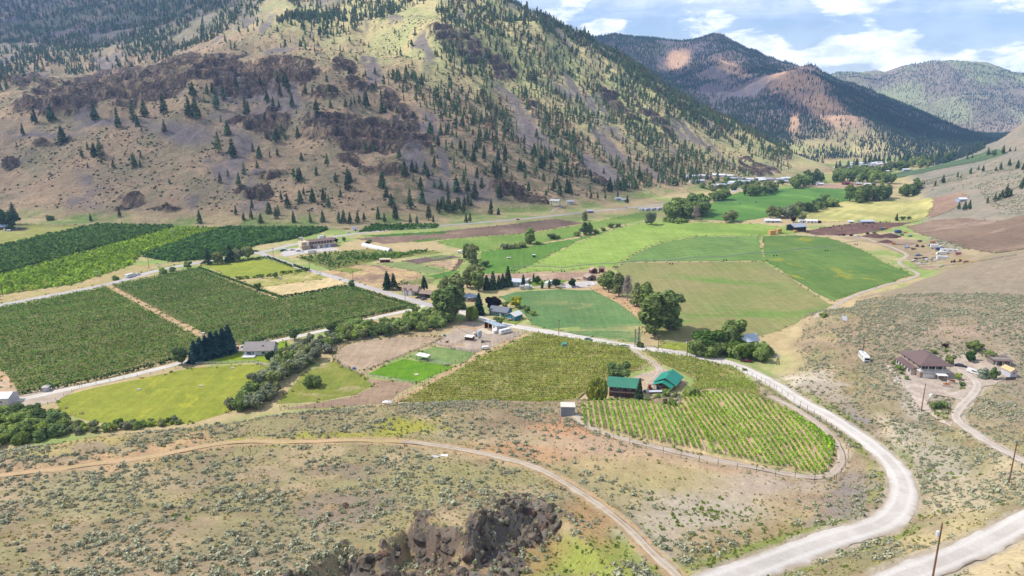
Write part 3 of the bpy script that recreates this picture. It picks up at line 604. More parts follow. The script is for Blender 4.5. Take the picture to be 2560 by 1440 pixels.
field('lawn', [(612,704),(700,690),(775,680),(832,692),(760,704),(655,718)], FM_('thin_lawn', ph(152,166,72), ph(180,174,100), 10, ph(204,182,124), 12, .58), .09)
field('dry_ground', [(655,718),(760,704),(832,692),(866,708),(780,728),(700,741)], FM_('straw_ground', ph(222,192,138), ph(208,184,130), 12, ph(186,170,104), 14, .62), .09)
field('orchard_ground', [(-60,622),(0,618),(120,590),(250,563),(440,568),(220,628),(0,688),(-60,705)], FM_('orchard_soil', ph(64,98,44), ph(84,112,48), 20), .06)
field('orchard_ground', [(-60,707),(0,690),(220,630),(442,569),(562,570),(480,592),(350,640),(330,662),(180,712),(0,738),(-60,750)], FM_('young_orchard_soil', ph(128,164,46), ph(112,150,44), 18, ph(158,164,66), 20, .62), .07)
field('orchard_ground', [(352,642),(482,594),(566,571),(825,572),(775,590),(690,606),(650,612),(560,640),(500,650),(430,656)], FM_('orchard_soil2', ph(58,96,44), ph(78,110,48), 18), .06)
field('meadow', [(-60,555),(0,556),(120,562),(232,562),(120,590),(0,617),(-60,628)], FM_('weedy_meadow', ph(150,172,70), ph(170,164,92), 14, ph(168,142,116), 16, .6, stripe=(wdir((0,610),(200,565))+R(90), 5, ph(140,164,64), .6)), .06)
field('verge', [(0,742),(180,714),(330,664),(430,658),(500,652),(400,668),(270,706),(0,757)], FM_('dry_verge', ph(196,166,118), ph(176,166,96), 12), .05)
field('gravel_lot', [(700,636),(720,622),(760,618),(830,618),(852,624),(760,634),(712,642)], FM_('lot_gravel', ph(196,188,184), ph(206,196,186), 20), .10)
field('garden_plot', [(742,644),(830,632),(920,622),(1000,630),(1085,626),(1100,632),(1000,645),(950,650),(900,662),(832,676)], FM_('garden_green', ph(112,142,62), ph(138,150,76), 12, ph(170,160,100), 16, .64), .08)
field('garden_plot', [(948,660),(1004,654),(1043,660),(1112,675),(1110,680),(1069,684),(1022,675)], FM_('rye_green', ph(124,158,88), ph(138,168,98), 12), .11)
field('garden_plot', [(1004,653),(1063,644),(1132,640),(1151,643),(1100,651),(1045,660)], FM_('tilled_dark', ph(126,104,100), ph(112,92,86), 10), .10)
field('garden_plot', [(1063,643.5),(1104,638),(1132,640),(1087,648)], FM_('blue_green_crop', ph(112,146,86), ph(124,156,92), 8), .13)
field('garden_plot', [(1057,661),(1110,653),(1146,649),(1132,677),(1107,670)], FM_('tilled_straw', ph(166,136,112), ph(190,160,120), 8, ph(214,184,134), 10, .6), .10)
field('garden_plot', [(1146,649),(1158,648),(1140,678),(1131,677)], FM_('dark_rows', ph(104,80,72), ph(120,96,84), 6, stripe=(wdir((1140,678),(1156,648))+R(90), 3.0, ph(150,130,90), .8)), .11)
field('garden_plot', [(1072,690),(1127,678),(1150,677),(1143,693),(1092,697)], FM_('clover_green', ph(82,146,58), ph(100,160,64), 8), .10)
field('garden_plot', [(800,681),(905,661),(950,664),(1048,683),(1062,690),(990,706),(935,720)], FM_('straw_plot', ph(200,172,116), ph(184,150,112), 9, ph(150,120,100), 22, .56), .09)
field('garden_plot', [(835,677),(870,669),(908,675),(878,684)], FM_('weed_green', ph(122,158,58), ph(140,160,70), 7), .12)
field('garden_plot', [(1003,704),(1052,696),(1092,698),(1075,708),(1034,712)], FM_('mixed_green', ph(118,140,72), ph(150,140,92), 7), .11)
field('ploughed_field', [(890,597),(1080,580),(1210,568),(1390,547),(1460,558),(1320,582),(1110,598),(960,610)], FM_('ploughed', ph(142,114,96), ph(128,104,88), 30, ph(160,134,110), 40, .6), .06)
field('crop_strip', [(905,590),(1000,584),(1125,578),(1110,584),(960,592)], FM_('crop_green', ph(66,120,48), ph(86,136,52), 10), .10)
field('crop_strip', [(1030,601),(1105,594),(1095,600),(1046,605)], FM_('crop_green2', ph(86,136,52), ph(104,146,60), 10), .10)
field('orchard_ground', [(892,582),(930,562),(1100,564),(1092,570)], FM_('crop_green3', ph(82,126,48), ph(100,140,52), 12), .09)
field('pasture', [(1090,604),(1130,597),(1320,583),(1460,560),(1560,540),(1612,530),(1626,548),(1460,576),(1440,592),(1330,612),(1200,628),(1150,622)], FM_('pasture_green', ph(112,162,66), ph(130,172,74), 40, ph(146,174,84), 50, .6), .07)
field('pasture', [(1190,684),(1205,629),(1335,613),(1440,597),(1560,563),(1440,604),(1340,655),(1286,683)], FM_('deep_pasture', ph(92,152,54), ph(106,160,60), 30), .06)
field('hay_field', [(1288,683),(1342,656),(1442,606),(1565,564),(1640,556),(1800,558),(1900,560),(1985,572),(1985,584),(1900,588),(1740,590),(1650,606),(1590,632),(1536,668),(1400,676)], FM_('tall_hay', ph(138,188,74), ph(156,198,88), 9, ph(122,174,66), 60, .58, streak=(R(20), .35), fine=.16), .08)
field('hay_field', [(1556,655),(1594,632),(1654,607),(1742,592),(1896,591),(1911,652)], FM_('green_rows', ph(104,154,70), ph(116,162,78), 20, stripe=(R(65), 9, ph(124,176,88), .7)), .10)
field('seeded_field', [(1540,668),(1558,657),(1911,654),(1960,685),(2030,731),(2079,763),(2010,800),(1950,826),(1900,840),(1650,866),(1622,800),(1570,720)], FM_('seeded_soil', ph(140,162,88), ph(154,162,100), 40, ph(116,164,70), 55, .6, streak=(R(-30), .5), fine=.10), .10, flat=True)
field('clover_field', [(1906,591),(1990,588),(2070,594),(2150,622),(2220,660),(2268,680),(2280,690),(2200,713),(2082,752),(2030,728),(1962,683),(1914,652)], FM_('clover', ph(96,146,62), ph(112,156,70), 22, ph(184,188,36), 40, .66, fine=.2), .09)
field('teal_field', [(1250,742),(1290,730),(1400,723),(1490,726),(1560,758),(1608,795),(1602,858),(1440,836),(1330,812),(1310,785)], FM_('young_grain', ph(98,152,82), ph(112,158,88), 26, ph(196,172,112), 30, .59, streak=(R(12), .35)), .07)
field('dirt_strip', [(1470,714),(1520,722),(1580,750),(1625,800),(1605,805),(1560,768),(1500,735)], FM_('bare_strip', ph(206,168,120), ph(190,150,110), 12), .12)
field('dirt_strip', [(1190,688),(1300,683),(1480,680),(1500,690),(1480,702),(1300,698),(1190,700)], FM_('paddock_brown', ph(178,146,120), ph(166,134,110), 16, ph(196,170,140), 18, .6), .09)
field('pasture', [(1750,549),(1765,520),(1790,500),(1850,480),(1950,472),(2030,468),(2125,474),(2140,498),(1980,532),(1900,546),(1850,554)], FM_('far_green', ph(86,148,58), ph(100,160,62), 60, ph(120,182,66), 80, .62), .12)
field('stubble_strip', [(2015,468),(2060,459),(2200,460),(2252,466),(2230,472),(2120,473)], FM_('pinkish_soil', ph(190,158,128), ph(178,146,120), 30), .14)
field('hay_field', [(1985,541),(2070,511),(2130,501),(2320,494),(2338,502),(2318,541),(2200,553),(1985,556)], FM_('cut_hay', ph(178,188,104), ph(164,184,98), 40, ph(206,192,116), 70, .55, stripe=(R(40), 13, ph(212,200,120), .7)), .14)
field('ploughed_field', [(2336,494),(2400,480),(2420,492),(2376,528),(2330,544),(2322,540)], FM_('brown_patch', ph(158,122,104), ph(168,138,112), 25, ph(150,160,80), 30, .62), .3)
field('feedlot', [(2005,580),(2060,568),(2160,556),(2320,546),(2280,556),(2200,578),(2110,588),(2040,588)], FM_('feedlot_soil', ph(112,82,70), ph(130,96,82), 18, ph(154,124,104), 25, .62), .12)
field('ploughed_field', [(2265,566),(2330,552),(2420,546),(2600,532),(2600,618),(2500,632),(2440,625),(2370,604),(2300,585)], FM_('purple_brown_soil', ph(146,120,98), ph(132,108,88), 60, ph(166,138,118), 70, .6), .35)
field('orchard_ground', [(2206,442),(2262,428),(2370,402),(2520,384),(2420,409),(2330,427),(2250,444)], FM_('far_orchard', ph(98,134,88), ph(84,122,78), 50), .5)
field('yard', [(2100,594),(2180,588),(2290,600),(2380,622),(2440,640),(2460,655),(2380,668),(2300,672),(2262,640),(2200,612)], FM_('yard_dirt', ph(180,152,126), ph(164,146,104), 16, ph(150,160,88), 22, .6), .06)
past = FM_('yellow_pasture', ph(148,170,54), ph(138,164,48), 16, ph(186,178,44), 26, .63, fine=.2)
field('pasture', [(140,1006),(160,990),(300,957),(480,920),(640,911),(690,918),(655,962),(575,1030),(480,1058),(380,1068),(230,1055),(150,1025)], past, .06)
field('lawn', [(498,910),(590,882),(712,852),(740,868),(722,910),(640,904)], FM_('bright_lawn', ph(136,176,34), ph(126,168,36), 12, fine=.1), .11)
field('arena', [(834,893),(842,876),(860,864),(918,850),(1000,843),(1074,840),(1108,842),(1084,857),(1000,890),(904,932),(860,916)], FM_('arena_sand', ph(188,162,132), ph(174,148,120), 16, ph(200,176,146), 14, .6, streak=(R(25), .3)), .09)
field('yard', [(1086,858),(1110,842),(1165,803),(1210,808),(1312,832),(1260,856),(1190,882),(1140,874)], FM_('ranch_yard', ph(178,160,140), ph(190,168,144), 14, ph(186,150,110), 20, .62), .08)
field('pasture', [(1024,893),(1086,866),(1185,882),(1165,906),(1112,914),(1056,905)], FM_('bluish_grass', ph(112,158,84), ph(134,170,92), 12, ph(166,168,104), 20, .64), .10)
field('pasture', [(918,936),(1010,898),(1056,906),(1112,914),(1136,917),(1118,926),(1038,958)], FM_('lush_grass', ph(108,172,28), ph(92,158,32), 12, fine=.16), .11)
field('dirt_strip', [(975,1006),(1020,984),(1120,926),(1316,832),(1336,832),(1200,892),(1100,948),(998,1006)], FM_('fence_dirt', ph(206,172,124), ph(188,154,114), 9), .12)
field('paddock', [(706,1022),(800,1006),(885,990),(936,966),(914,946),(1038,959),(965,1010),(850,1018)], FM_('paddock_dirt', ph(176,146,118), ph(160,132,106), 14), .08)
field('pasture', [(690,1010),(755,935),(835,902),(905,935),(938,960),(890,986),(795,1004)], FM_('paddock_grass', ph(126,154,56), ph(142,160,64), 12, ph(180,160,112), 16, .62), .07)
field('gravel_lot', [(20,1000),(110,972),(160,965),(200,966),(140,1005),(60,1020)], M_DIRT, .11)
field('gravel_lot', [(1410,710),(1470,702),(1500,708),(1470,718),(1400,720)], FM_('lot2', ph(214,204,198), ph(204,194,186), 9), .14)
field('lawn', [(1270,718),(1290,704),(1420,700),(1400,712)], FM_('house_lawn', ph(112,160,44), ph(98,148,44), 8), .12)
field('lawn', [(1230,800),(1260,792),(1310,800),(1290,812)], FM_('teal_lawn', ph(142,170,66), ph(122,156,56), 8), .12)
field('lawn', [(1640,870),(1660,858),(1720,858),(1740,878)], FM_('roadside_lawn', ph(150,178,56), ph(140,164,64), 8), .13)
field('yard', [(1575,945),(1620,930),(1650,918),(1700,935),(1720,960),(1650,985),(1570,985)], FM_('winery_yard', ph(184,164,146), ph(204,174,132), 8), .13, 4)

field('house_yard', [(2262,957),(2300,949),(2345,962),(2384,982),(2420,962),(2396,937),(2378,908),(2420,902),(2446,926),(2474,930),(2512,945),(2490,962),(2455,968),(2436,986),(2400,1001),(2370,992),(2332,987),(2318,1008),(2343,1044),(2382,1058),(2377,1068),(2330,1040),(2290,1010),(2266,982)], FM_('house_gravel', ph(196,176,158), ph(184,164,146), 6, ph(206,190,172), 9, .6), .2, 3)
field('garden_plot', [(2322,1010),(2345,1008),(2378,1022),(2366,1044),(2345,1036)], FM_('garden_soil', ph(170,150,112), ph(150,150,90), 3), .16, 2)

# ------------------------------------------------------------------ foliage
def foliage_mat(name='foliage', trans=0.36):
    k = NB(name); oi = k.n.new('ShaderNodeObjectInfo'); t = k.attr('tint').outputs['Fac']
    nz = k.noise(k.pos(), 0.35, 4, 0.6)
    f = k.math('MULTIPLY', k.range(t, 0, 1, 0.55, 1.45), k.range(nz, 0.25, 0.75, 0.72, 1.28))
    f = k.math('MULTIPLY', f, k.range(oi.outputs['Random'], 0, 1, 0.84, 1.16))
    c = k.scale(oi.outputs['Color'], f)
    warm = k.mix(k.step(nz, .5, .75), c, k.mix(1.0, c, (1.35, 1.10, .7), 'MULTIPLY'))
    d = k.n.new('ShaderNodeBsdfDiffuse'); tr = k.n.new('ShaderNodeBsdfTranslucent'); mx = k.n.new('ShaderNodeMixShader')
    k.setin(d.inputs['Color'], warm); k.setin(tr.inputs['Color'], warm); mx.inputs[0].default_value = trans
    k.l.new(d.outputs[0], mx.inputs[1]); k.l.new(tr.outputs[0], mx.inputs[2]); k.l.new(mx.outputs[0], k.out.inputs['Surface'])
    return k.m
M_LEAF = foliage_mat()
M_NEEDLE = foliage_mat('needles', 0.10)
M_BARK = flat_mat('bark', ph(118,98,82), .95, var=.3, scale=3)
M_TWIG = flat_mat('grey_twigs', ph(176,158,146), .95, var=.25, scale=2)
def unit(v): return v/np.maximum(np.linalg.norm(v, axis=-1, keepdims=True), 1e-9)
def quads_at(c, nrm, size, aspect=1.0, r=rng, up=None):
    """one leaf clump (a quad) at each centre, facing about nrm"""
    n_ = len(c); nrm = unit(nrm); a_ = r.normal(size=(n_, 3)) if up is None else np.broadcast_to(up, (n_, 3))+r.normal(size=(n_, 3))*.15
    u_ = unit(a_-(a_*nrm).sum(1, keepdims=True)*nrm); w_ = np.cross(nrm, u_)
    s_ = np.broadcast_to(size, (n_,))[:, None]; su = u_*s_*.5*aspect; sw = w_*s_*.5
    j = lambda: (1+(r.random((n_, 1))-.5)*.7)
    V = np.stack([c-su*j()-sw*j(), c+su*j()-sw*j(), c+su*j()+sw*j(), c-su*j()+sw*j()], 1)
    return V.reshape(-1, 3)
def leaf_mesh(name, V, mat, r=rng):
    n_ = len(V)//4; t = np.repeat(r.random(n_), 4)
    return np_mesh(name, V, quads=np.arange(n_*4).reshape(-1, 4), mats=[mat], colors=np.stack([t]*3, 1))
def crown(name, blobs, n_, leaf, mat=M_LEAF, seed=0, droop=0, hollow=.55, aspect=1.0):
    r = np.random.default_rng(seed); B = np.array(blobs, float); w = B[:, 3]**2; w /= w.sum()
    which = r.choice(len(B), n_, p=w); d = unit(r.normal(size=(n_, 3))); rad = (hollow+(1-hollow)*r.random(n_)**.6)
    sq = B[which, 4] if B.shape[1] > 4 else 1.0
    c = B[which, :3]+d*(B[which, 3]*rad)[:, None]*np.stack([np.ones(n_), np.ones(n_), np.broadcast_to(sq, (n_,))], 1)
    c[:, 2] = np.maximum(c[:, 2], .15)
    nrm = d+r.normal(size=(n_, 3))*.55+np.array([0, 0, .55])
    if droop:
        nrm[:, 2] *= .2; V = quads_at(c, nrm, leaf*(.7+.6*r.random(n_)), aspect, r, up=np.array([0, 0, 1.0]))
    else: V = quads_at(c, nrm, leaf*(.6+.8*r.random(n_)), aspect, r)
    return leaf_mesh(name, V, mat, r)
def stem(name, h, r0, limbs=5, seed=0, lean=.1, mat=M_BARK, top=.35, spread=.35):
    """tapered trunk with limbs as one mesh"""
    r = random.Random(seed); V = []; F = []
    def tube(pts, rads, k=6):
        b0 = len(V)
        for p, ra in zip(pts, rads):
            for i in range(k):
                a_ = 2*math.pi*i/k; V.append((p[0]+ra*math.cos(a_), p[1]+ra*math.sin(a_), p[2]))
        for s in range(len(pts)-1):
            for i in range(k): F.append((b0+s*k+i, b0+s*k+(i+1) % k, b0+(s+1)*k+(i+1) % k, b0+(s+1)*k+i))
    tube([(0, 0, -.3), (lean*.2, 0, h*.3), (lean*.5, lean*.3, h*.65), (lean, lean*.4, h)], [r0*1.25, r0, r0*.7, r0*.25])
    for i in range(limbs):
        z = h*(top+(.9-top)*i/max(1, limbs)); a_ = i*2.4+r.random(); L = h*spread*(1-.5*i/max(1, limbs))
        p0 = (lean*z/h*.7, 0, z); p1 = (p0[0]+math.cos(a_)*L*.55, math.sin(a_)*L*.55, z+L*.35); p2 = (p0[0]+math.cos(a_)*L, math.sin(a_)*L, z+L*.75)
        tube([p0, p1, p2], [r0*.45, r0*.28, r0*.1], 4)
    return np_mesh(name, V, quads=F, mats=[mat], smooth_=True)
def rb(r, n_, cx, cy, cz, sx, sy, sz, lo, hi):
    return [(cx+(r.random()*2-1)*sx, cy+(r.random()*2-1)*sy, cz+(r.random()*2-1)*sz, lo+r.random()*(hi-lo)) for _ in range(n_)]
def conifer(name, h, w, n_, seed, lean=0.0, shape=.9, bare=.12, leaf=1.0, ragged=.35):
    r = np.random.default_rng(seed); t = r.random(n_)**.75; z = h*(bare+(1-bare)*t)          # more boughs low down
    whorl = np.round(t*11)/11; z = h*(bare+(1-bare)*(whorl*.75+t*.25))
    R_ = w*.5*(1-(z/h-bare)/(1-bare))**shape*(1-ragged*r.random(n_)) + .12
    a_ = r.random(n_)*2*math.pi; side = 1+.25*np.cos(a_-seed)
    rad = R_*(.35+.65*r.random(n_)**.5)*side
    c = np.stack([np.cos(a_)*rad, np.sin(a_)*rad, z-rad*.28], 1)
    nrm = np.stack([np.cos(a_)*.55, np.sin(a_)*.55, np.full(n_, .8)], 1)+r.normal(size=(n_, 3))*.35
    V = quads_at(c, nrm, leaf*(.55+.75*(1-z/h))*(.7+.6*r.random(n_))*w/5, 1.25, r)
    return leaf_mesh(name, V, M_NEEDLE, r)
PROTO = {}
for i in range(4):
    PROTO['pine%d' % i] = (conifer('crown', 10, [3.9, 3.4, 4.4, 3.0][i], 330, 40+i, bare=[.1, .16, .08, .14][i], shape=[.8, .7, .9, .65][i], leaf=1.05), stem('trunk', 9.4, .17, 0, i, .1))
    rr_ = random.Random(60+i)
    PROTO['tall%d' % i] = (crown('crown', [(0,0,5.2,2.2),(.3,.2,7.4,1.7),(-.2,0,8.9,1.05),(0,0,3.2,1.5)]+rb(rr_, 12, 0, 0, 5.0, 1.8, 1.8, 3.2, .9, 1.5), 3200, .54, seed=70+i), stem('trunk', 7.5, .26, 6, i, .3, spread=.3))
    PROTO['round%d' % i] = (crown('crown', [(0,0,5.4,3.0),(0,0,3.2,1.8)]+rb(rr_, 14, 0, 0, 5.2, 3.0, 3.0, 2.7, 1.1, 1.9), 3300, .58, seed=80+i), stem('trunk', 5.8, .28, 6, i, .2, spread=.45))
    PROTO['bush%d' % i] = (crown('crown', [(0,0,4.2,3.2),(0,0,1.8,2.4)]+rb(rr_, 14, 0, 0, 3.8, 3.4, 3.4, 3.0, 1.6, 2.8), 3200, .68, seed=90+i, hollow=.5), stem('trunk', 4.5, .2, 5, i, .2, top=.1, spread=.6))
PROTO['willow0'] = (crown('crown', [(0,0,6.8,2.7,.8)]+[(math.cos(a)*2.7, math.sin(a)*2.7, 5.4+.7*math.sin(a*3), 1.5, 1.7) for a in np.arange(0, 6.28, .7)]+[(math.cos(a)*3.2, math.sin(a)*3.2, 3.4, 1.1, 2.0) for a in np.arange(.3, 6.5, .8)], 2400, .55, seed=101, droop=1, aspect=2.6), stem('trunk', 6.5, .34, 6, 9, .2, spread=.4))
PROTO['spruce0'] = (conifer('crown', 10, 4.6, 700, 50, bare=.03, shape=.85, leaf=1.0, ragged=.2), stem('trunk', 9.2, .18, 0, 3, .05))
PROTO['column0'] = (crown('crown', [(0,0,z, 1.35*math.sin(min(1,(10.4-z)/6)*1.45)+.1) for z in (1.2,2.4,3.8,5.2,6.6,7.8,8.8,9.6)], 900, .6, seed=111, hollow=.8), stem('trunk', 5, .2, 0, 4, 0))
PROTO['bare0'] = (stem('crown', 10, .22, 22, 12, .5, M_TWIG, top=.18, spread=.33), None)
def twig_mesh():
    r = np.random.default_rng(5); n_ = 420; t = r.random(n_); z = 3.2+6.6*t; a_ = r.random(n_)*6.28; rad = (2.0*(1-t)+.5)*r.random(n_)**.5
    c = np.stack([np.cos(a_)*rad, np.sin(a_)*rad, z], 1); V = quads_at(c, r.normal(size=(n_, 3)), .16, 8, r)
    return leaf_mesh('twigs', V, M_TWIG, r)
TWIGS = twig_mesh()
DEAD_POPLAR = (crown('crown', [(0,0,z,.42) for z in np.arange(1.5, 10, .8)], 260, .22, mat=M_TWIG, seed=15, droop=1, aspect=3.5), stem('trunk', 10, .25, 14, 8, .05, M_TWIG, top=.1, spread=.12))
HTS = {}
def dist_of(p): return math.sqrt(p.x**2+p.y**2+(p.z-CAM_H)**2)
def tree(kind, u, v, hpx, col, label, cat='tree', group=None, wide=1.0, name=None, hm=None, at=None, rz=None):
    p = hit(u, v) if at is None else at
    # the height in pixels of an upright thing: sight lines come down at an angle
    h = hm if hm else hpx*dist_of(p)/FPX/math.cos(math.atan2(CAM_H-p.z, math.hypot(p.x, p.y)))
    if kind == 'dead': cm, sm = DEAD_POPLAR
    else:
        keys = [k_ for k_ in PROTO if k_.startswith(kind)]; cm, sm = PROTO[random.choice(keys)]
    t = link(name or {'pine': 'pine_tree', 'spruce': 'spruce_tree', 'tall': 'cottonwood_tree', 'round': 'leafy_tree', 'bush': 'shrub', 'willow': 'willow_tree', 'column': 'cedar_tree', 'bare': 'bare_tree', 'dead': 'dead_poplar'}[kind], None)
    t.location = (p.x, p.y, p.z-.05); t.rotation_euler = (0, 0, random.random()*6.28 if rz is None else rz); s = h/10; t.scale = (s*wide, s*wide, s)
    t.empty_display_size = .5
    c = link('crown', cm, t); c.color = (*col, 1)
    if sm is not None: link('trunk', sm, t)
    if kind == 'bare': link('twigs', TWIGS, t)
    return tag(t, label, cat, group)
G_MID = (.22,.295,.09); G_DARK = (.15,.215,.08); G_LIGHT = (.27,.36,.09); G_OLIVE = (.26,.30,.12); G_GREY = (.25,.28,.17); G_YEL = (.42,.42,.03)
PINE = (.078,.122,.055)

# ---- scatter: many small plants as one piece of stuff (geometry nodes)
_src = {}
def proto_obj(key, me, col):
    o = bpy.data.objects.new(key, me); o.color = (*col, 1); return o
def scatter(name, pts, scl, protos, kind='stuff', label=None, tilt=.12, flat=None):
    """points -> one object; protos is a list of meshes joined as instances"""
    n_ = len(pts); me = bpy.data.meshes.new(name); me.vertices.add(n_); me.vertices.foreach_set('co', np.asarray(pts, np.float32).ravel())
    a_ = me.attributes.new('s', 'FLOAT_VECTOR', 'POINT'); scl = np.asarray(scl, float)
    S = np.stack([scl*(.85+.3*rng.random(n_)), scl*(.85+.3*rng.random(n_)), scl*(.8+.4*rng.random(n_))], 1); a_.data.foreach_set('vector', S.astype(np.float32).ravel())
    rt = np.stack([(rng.random(n_)-.5)*2*tilt, (rng.random(n_)-.5)*2*tilt, rng.random(n_)*6.28], 1); b_ = me.attributes.new('r', 'FLOAT_VECTOR', 'POINT'); b_.data.foreach_set('vector', rt.astype(np.float32).ravel())
    c_ = me.attributes.new('k', 'INT', 'POINT'); c_.data.foreach_set('value', rng.integers(0, len(protos), n_).astype(np.int32))
    o = link(name, me); ng = bpy.data.node_groups.new(name, 'GeometryNodeTree')
    ng.interface.new_socket('Geometry', in_out='INPUT', socket_type='NodeSocketGeometry'); ng.interface.new_socket('Geometry', in_out='OUTPUT', socket_type='NodeSocketGeometry')
    gi = ng.nodes.new('NodeGroupInput'); go = ng.nodes.new('NodeGroupOutput'); ip = ng.nodes.new('GeometryNodeInstanceOnPoints'); m2p = ng.nodes.new('GeometryNodeMeshToPoints')
    g2i = ng.nodes.new('GeometryNodeGeometryToInstance')
    for pm, col in protos:
        oi = ng.nodes.new('GeometryNodeObjectInfo'); oi.inputs['Object'].default_value = proto_obj(name+'_plant', pm, col); oi.inputs['As Instance'].default_value = True
        ng.links.new(oi.outputs['Geometry'], g2i.inputs[0])
    def at(nm, ty):
        q = ng.nodes.new('GeometryNodeInputNamedAttribute'); q.data_type = ty; q.inputs['Name'].default_value = nm; return q.outputs['Attribute']
    ng.links.new(gi.outputs[0], m2p.inputs[0]); ng.links.new(m2p.outputs[0], ip.inputs['Points']); 
    # every prototype is one instance of the list that Pick Instance chooses from
    jn = ng.nodes.new('GeometryNodeJoinGeometry')
    for nd in [x for x in ng.nodes if x.bl_idname == 'GeometryNodeObjectInfo']: ng.links.new(nd.outputs['Geometry'], jn.inputs[0])
    ng.links.new(jn.outputs[0], ip.inputs['Instance']); ip.inputs['Pick Instance'].default_value = True
    ng.links.new(at('k', 'INT'), ip.inputs['Instance Index']); ng.links.new(at('s', 'FLOAT_VECTOR'), ip.inputs['Scale'])
    e2r = ng.nodes.new('FunctionNodeEulerToRotation'); ng.links.new(at('r', 'FLOAT_VECTOR'), e2r.inputs[0]); ng.links.new(e2r.outputs[0], ip.inputs['Rotation'])
    ng.nodes.remove(g2i); ng.links.new(ip.outputs[0], go.inputs[0])
    md = o.modifiers.new('scatter', 'NODES'); md.node_group = ng
    return tag(o, label, None, None, kind)
def leaf_color_const(m_): return m_
def tuft(name, n_, rad, h, size, mat, seed, aspect=1.0):
    r = np.random.default_rng(seed); d = unit(r.normal(size=(n_, 3))); d[:, 2] = abs(d[:, 2]); lump = 1+.35*np.sin(d[:, 0]*5+seed)*np.cos(d[:, 1]*4)
    c = d*np.array([rad, rad, h])*(.55+.45*r.random((n_, 1)))*lump[:, None]; V = quads_at(c, d+r.normal(size=(n_, 3))*.5, size*(.6+.8*r.random(n_)), aspect, r)
    return leaf_mesh(name, V, mat, r)
M_SAGE = foliage_mat('sage_leaf', .12)
# instances made by geometry nodes do not carry an object colour of their own, so these mats hold theirs
def leaf_fixed(name, c1, c2, trans=.12):
    k = NB(name); t = k.attr('tint').outputs['Fac']; rnd = k.rand(); nz = k.noise(k.pos(), .06, 3, .6)
    col = k.mix(k.math('ADD', k.math('MULTIPLY', rnd, .6), k.range(nz, .3, .7, -.1, .5), True), c1, c2)
    col = k.scale(col, k.math('MULTIPLY', k.range(t, 0, 1, .6, 1.4), k.range(rnd, 0, 1, 1.12, .88)))
    d = k.n.new('ShaderNodeBsdfDiffuse'); tr = k.n.new('ShaderNodeBsdfTranslucent'); mx = k.n.new('ShaderNodeMixShader'); mx.inputs[0].default_value = trans
    k.setin(d.inputs['Color'], col); k.setin(tr.inputs['Color'], col); k.l.new(d.outputs[0], mx.inputs[1]); k.l.new(tr.outputs[0], mx.inputs[2]); k.l.new(mx.outputs[0], k.out.inputs['Surface'])
    return k.m
L_SAGE = leaf_fixed('sagebrush_leaf', ph(178,180,142), ph(202,200,166), .25); L_SAGE2 = leaf_fixed('grey_sage_leaf', ph(178,168,134), ph(190,186,146), .25)
L_GRASS = leaf_fixed('dry_bunchgrass', ph(206,198,120), ph(230,208,150), .5); L_GREEN = leaf_fixed('green_weed', ph(112,140,62), ph(150,164,72), .3)
L_SHRUB = leaf_fixed('slope_shrub', ph(92,104,62), ph(128,124,84)); L_PINE = leaf_fixed('pine_needles', (.080,.125,.052), (.14,.18,.075), .15); L_PINEFAR = leaf_fixed('far_needles', (.040,.068,.056), (.062,.088,.066), .05)
SAGE = [tuft('sage', 70, .62, .72, .26, L_SAGE, i) for i in range(3)]+[tuft('sage', 60, .6, .6, .25, L_SAGE2, 5)]
GRASS = [tuft('grass_tuft', 12, .25, .34, .22, L_GRASS, 20+i, 2.0) for i in range(2)]; WEED = [tuft('weed', 14, .35, .35, .26, L_GREEN, 30+i) for i in range(2)]
SHRUB = [tuft('slope_shrub', 26, .9, .9, .7, L_SHRUB, 40+i) for i in range(2)]

# free ground: keep plants off roads, tracks, fields and yards
NOGO = [NVP, MV, UV, [(1575,945),(1620,930),(1650,918),(1700,935),(1720,960),(1690,985),(1570,990),(1520,985),(1520,960)], [(2240,885),(2370,900),(2400,900),(2470,930),(2480,975),(2420,985),(2400,1000),(2330,985),(2350,1050),(2290,1010),(2255,960)], [(1402,990),(1440,990),(1440,1045),(1402,1045)], [(1850,893),(1910,893),(1950,925),(1860,915)], [(2290,905),(2500,890),(2545,900),(2550,950),(2440,960),(2330,960)]]
def free(x, y, u, v):
    ok = np.ones(len(x), bool)
    for k_, (px, w, mg) in ROADS.items(): 
        d, _ = seg_dist(x, y, RP[k_][::4]); ok &= d > w/2+.7
    for pg in NOGO: ok &= ~pip(u, v, pg)
    return ok
def spread(n_, r0, r1, t0, t1, r=rng):
    rad = np.sqrt(r0**2+(r1**2-r0**2)*r.random(n_)); th_ = R(t0)+R(t1-t0)*r.random(n_)
    return rad*np.sin(th_), rad*np.cos(th_)
lut_near = _lut(lambda: NH); lut_rock = _lut(lambda: NEAR_ROCK); lut_bh = _lut(lambda: BASE_H); lut_mt = _lut(lambda: MT); lut_cliff = _lut(lambda: ROCK); lut_scree = _lut(lambda: scree); lut_fm = _lut(lambda: FM); lut_red = _lut(lambda: red); lut_rs = _lut(lambda: RS)
def bl(u, v, cu, cv, a, b, rot=0):
    c, s = math.cos(R(rot)), math.sin(R(rot)); du = u-cu; dv = v-cv
    return np.clip(1.3-np.sqrt(((du*c+dv*s)/a)**2+((-du*s+dv*c)/b)**2), 0, 1)
x, y = spread(150000, 75, 470, -44, 46); z = height(x, y); u, v = project(x, y, z)
inview = (u > -120) & (u < 2680) & (v < 1500) & (lut_near(x, y) > .5)
x, y, z, u, v = (q[inview] for q in (x, y, z, u, v)); ok = free(x, y, u, v); x, y, z, u, v = (q[ok] for q in (x, y, z, u, v))
dn = .40+.0*x
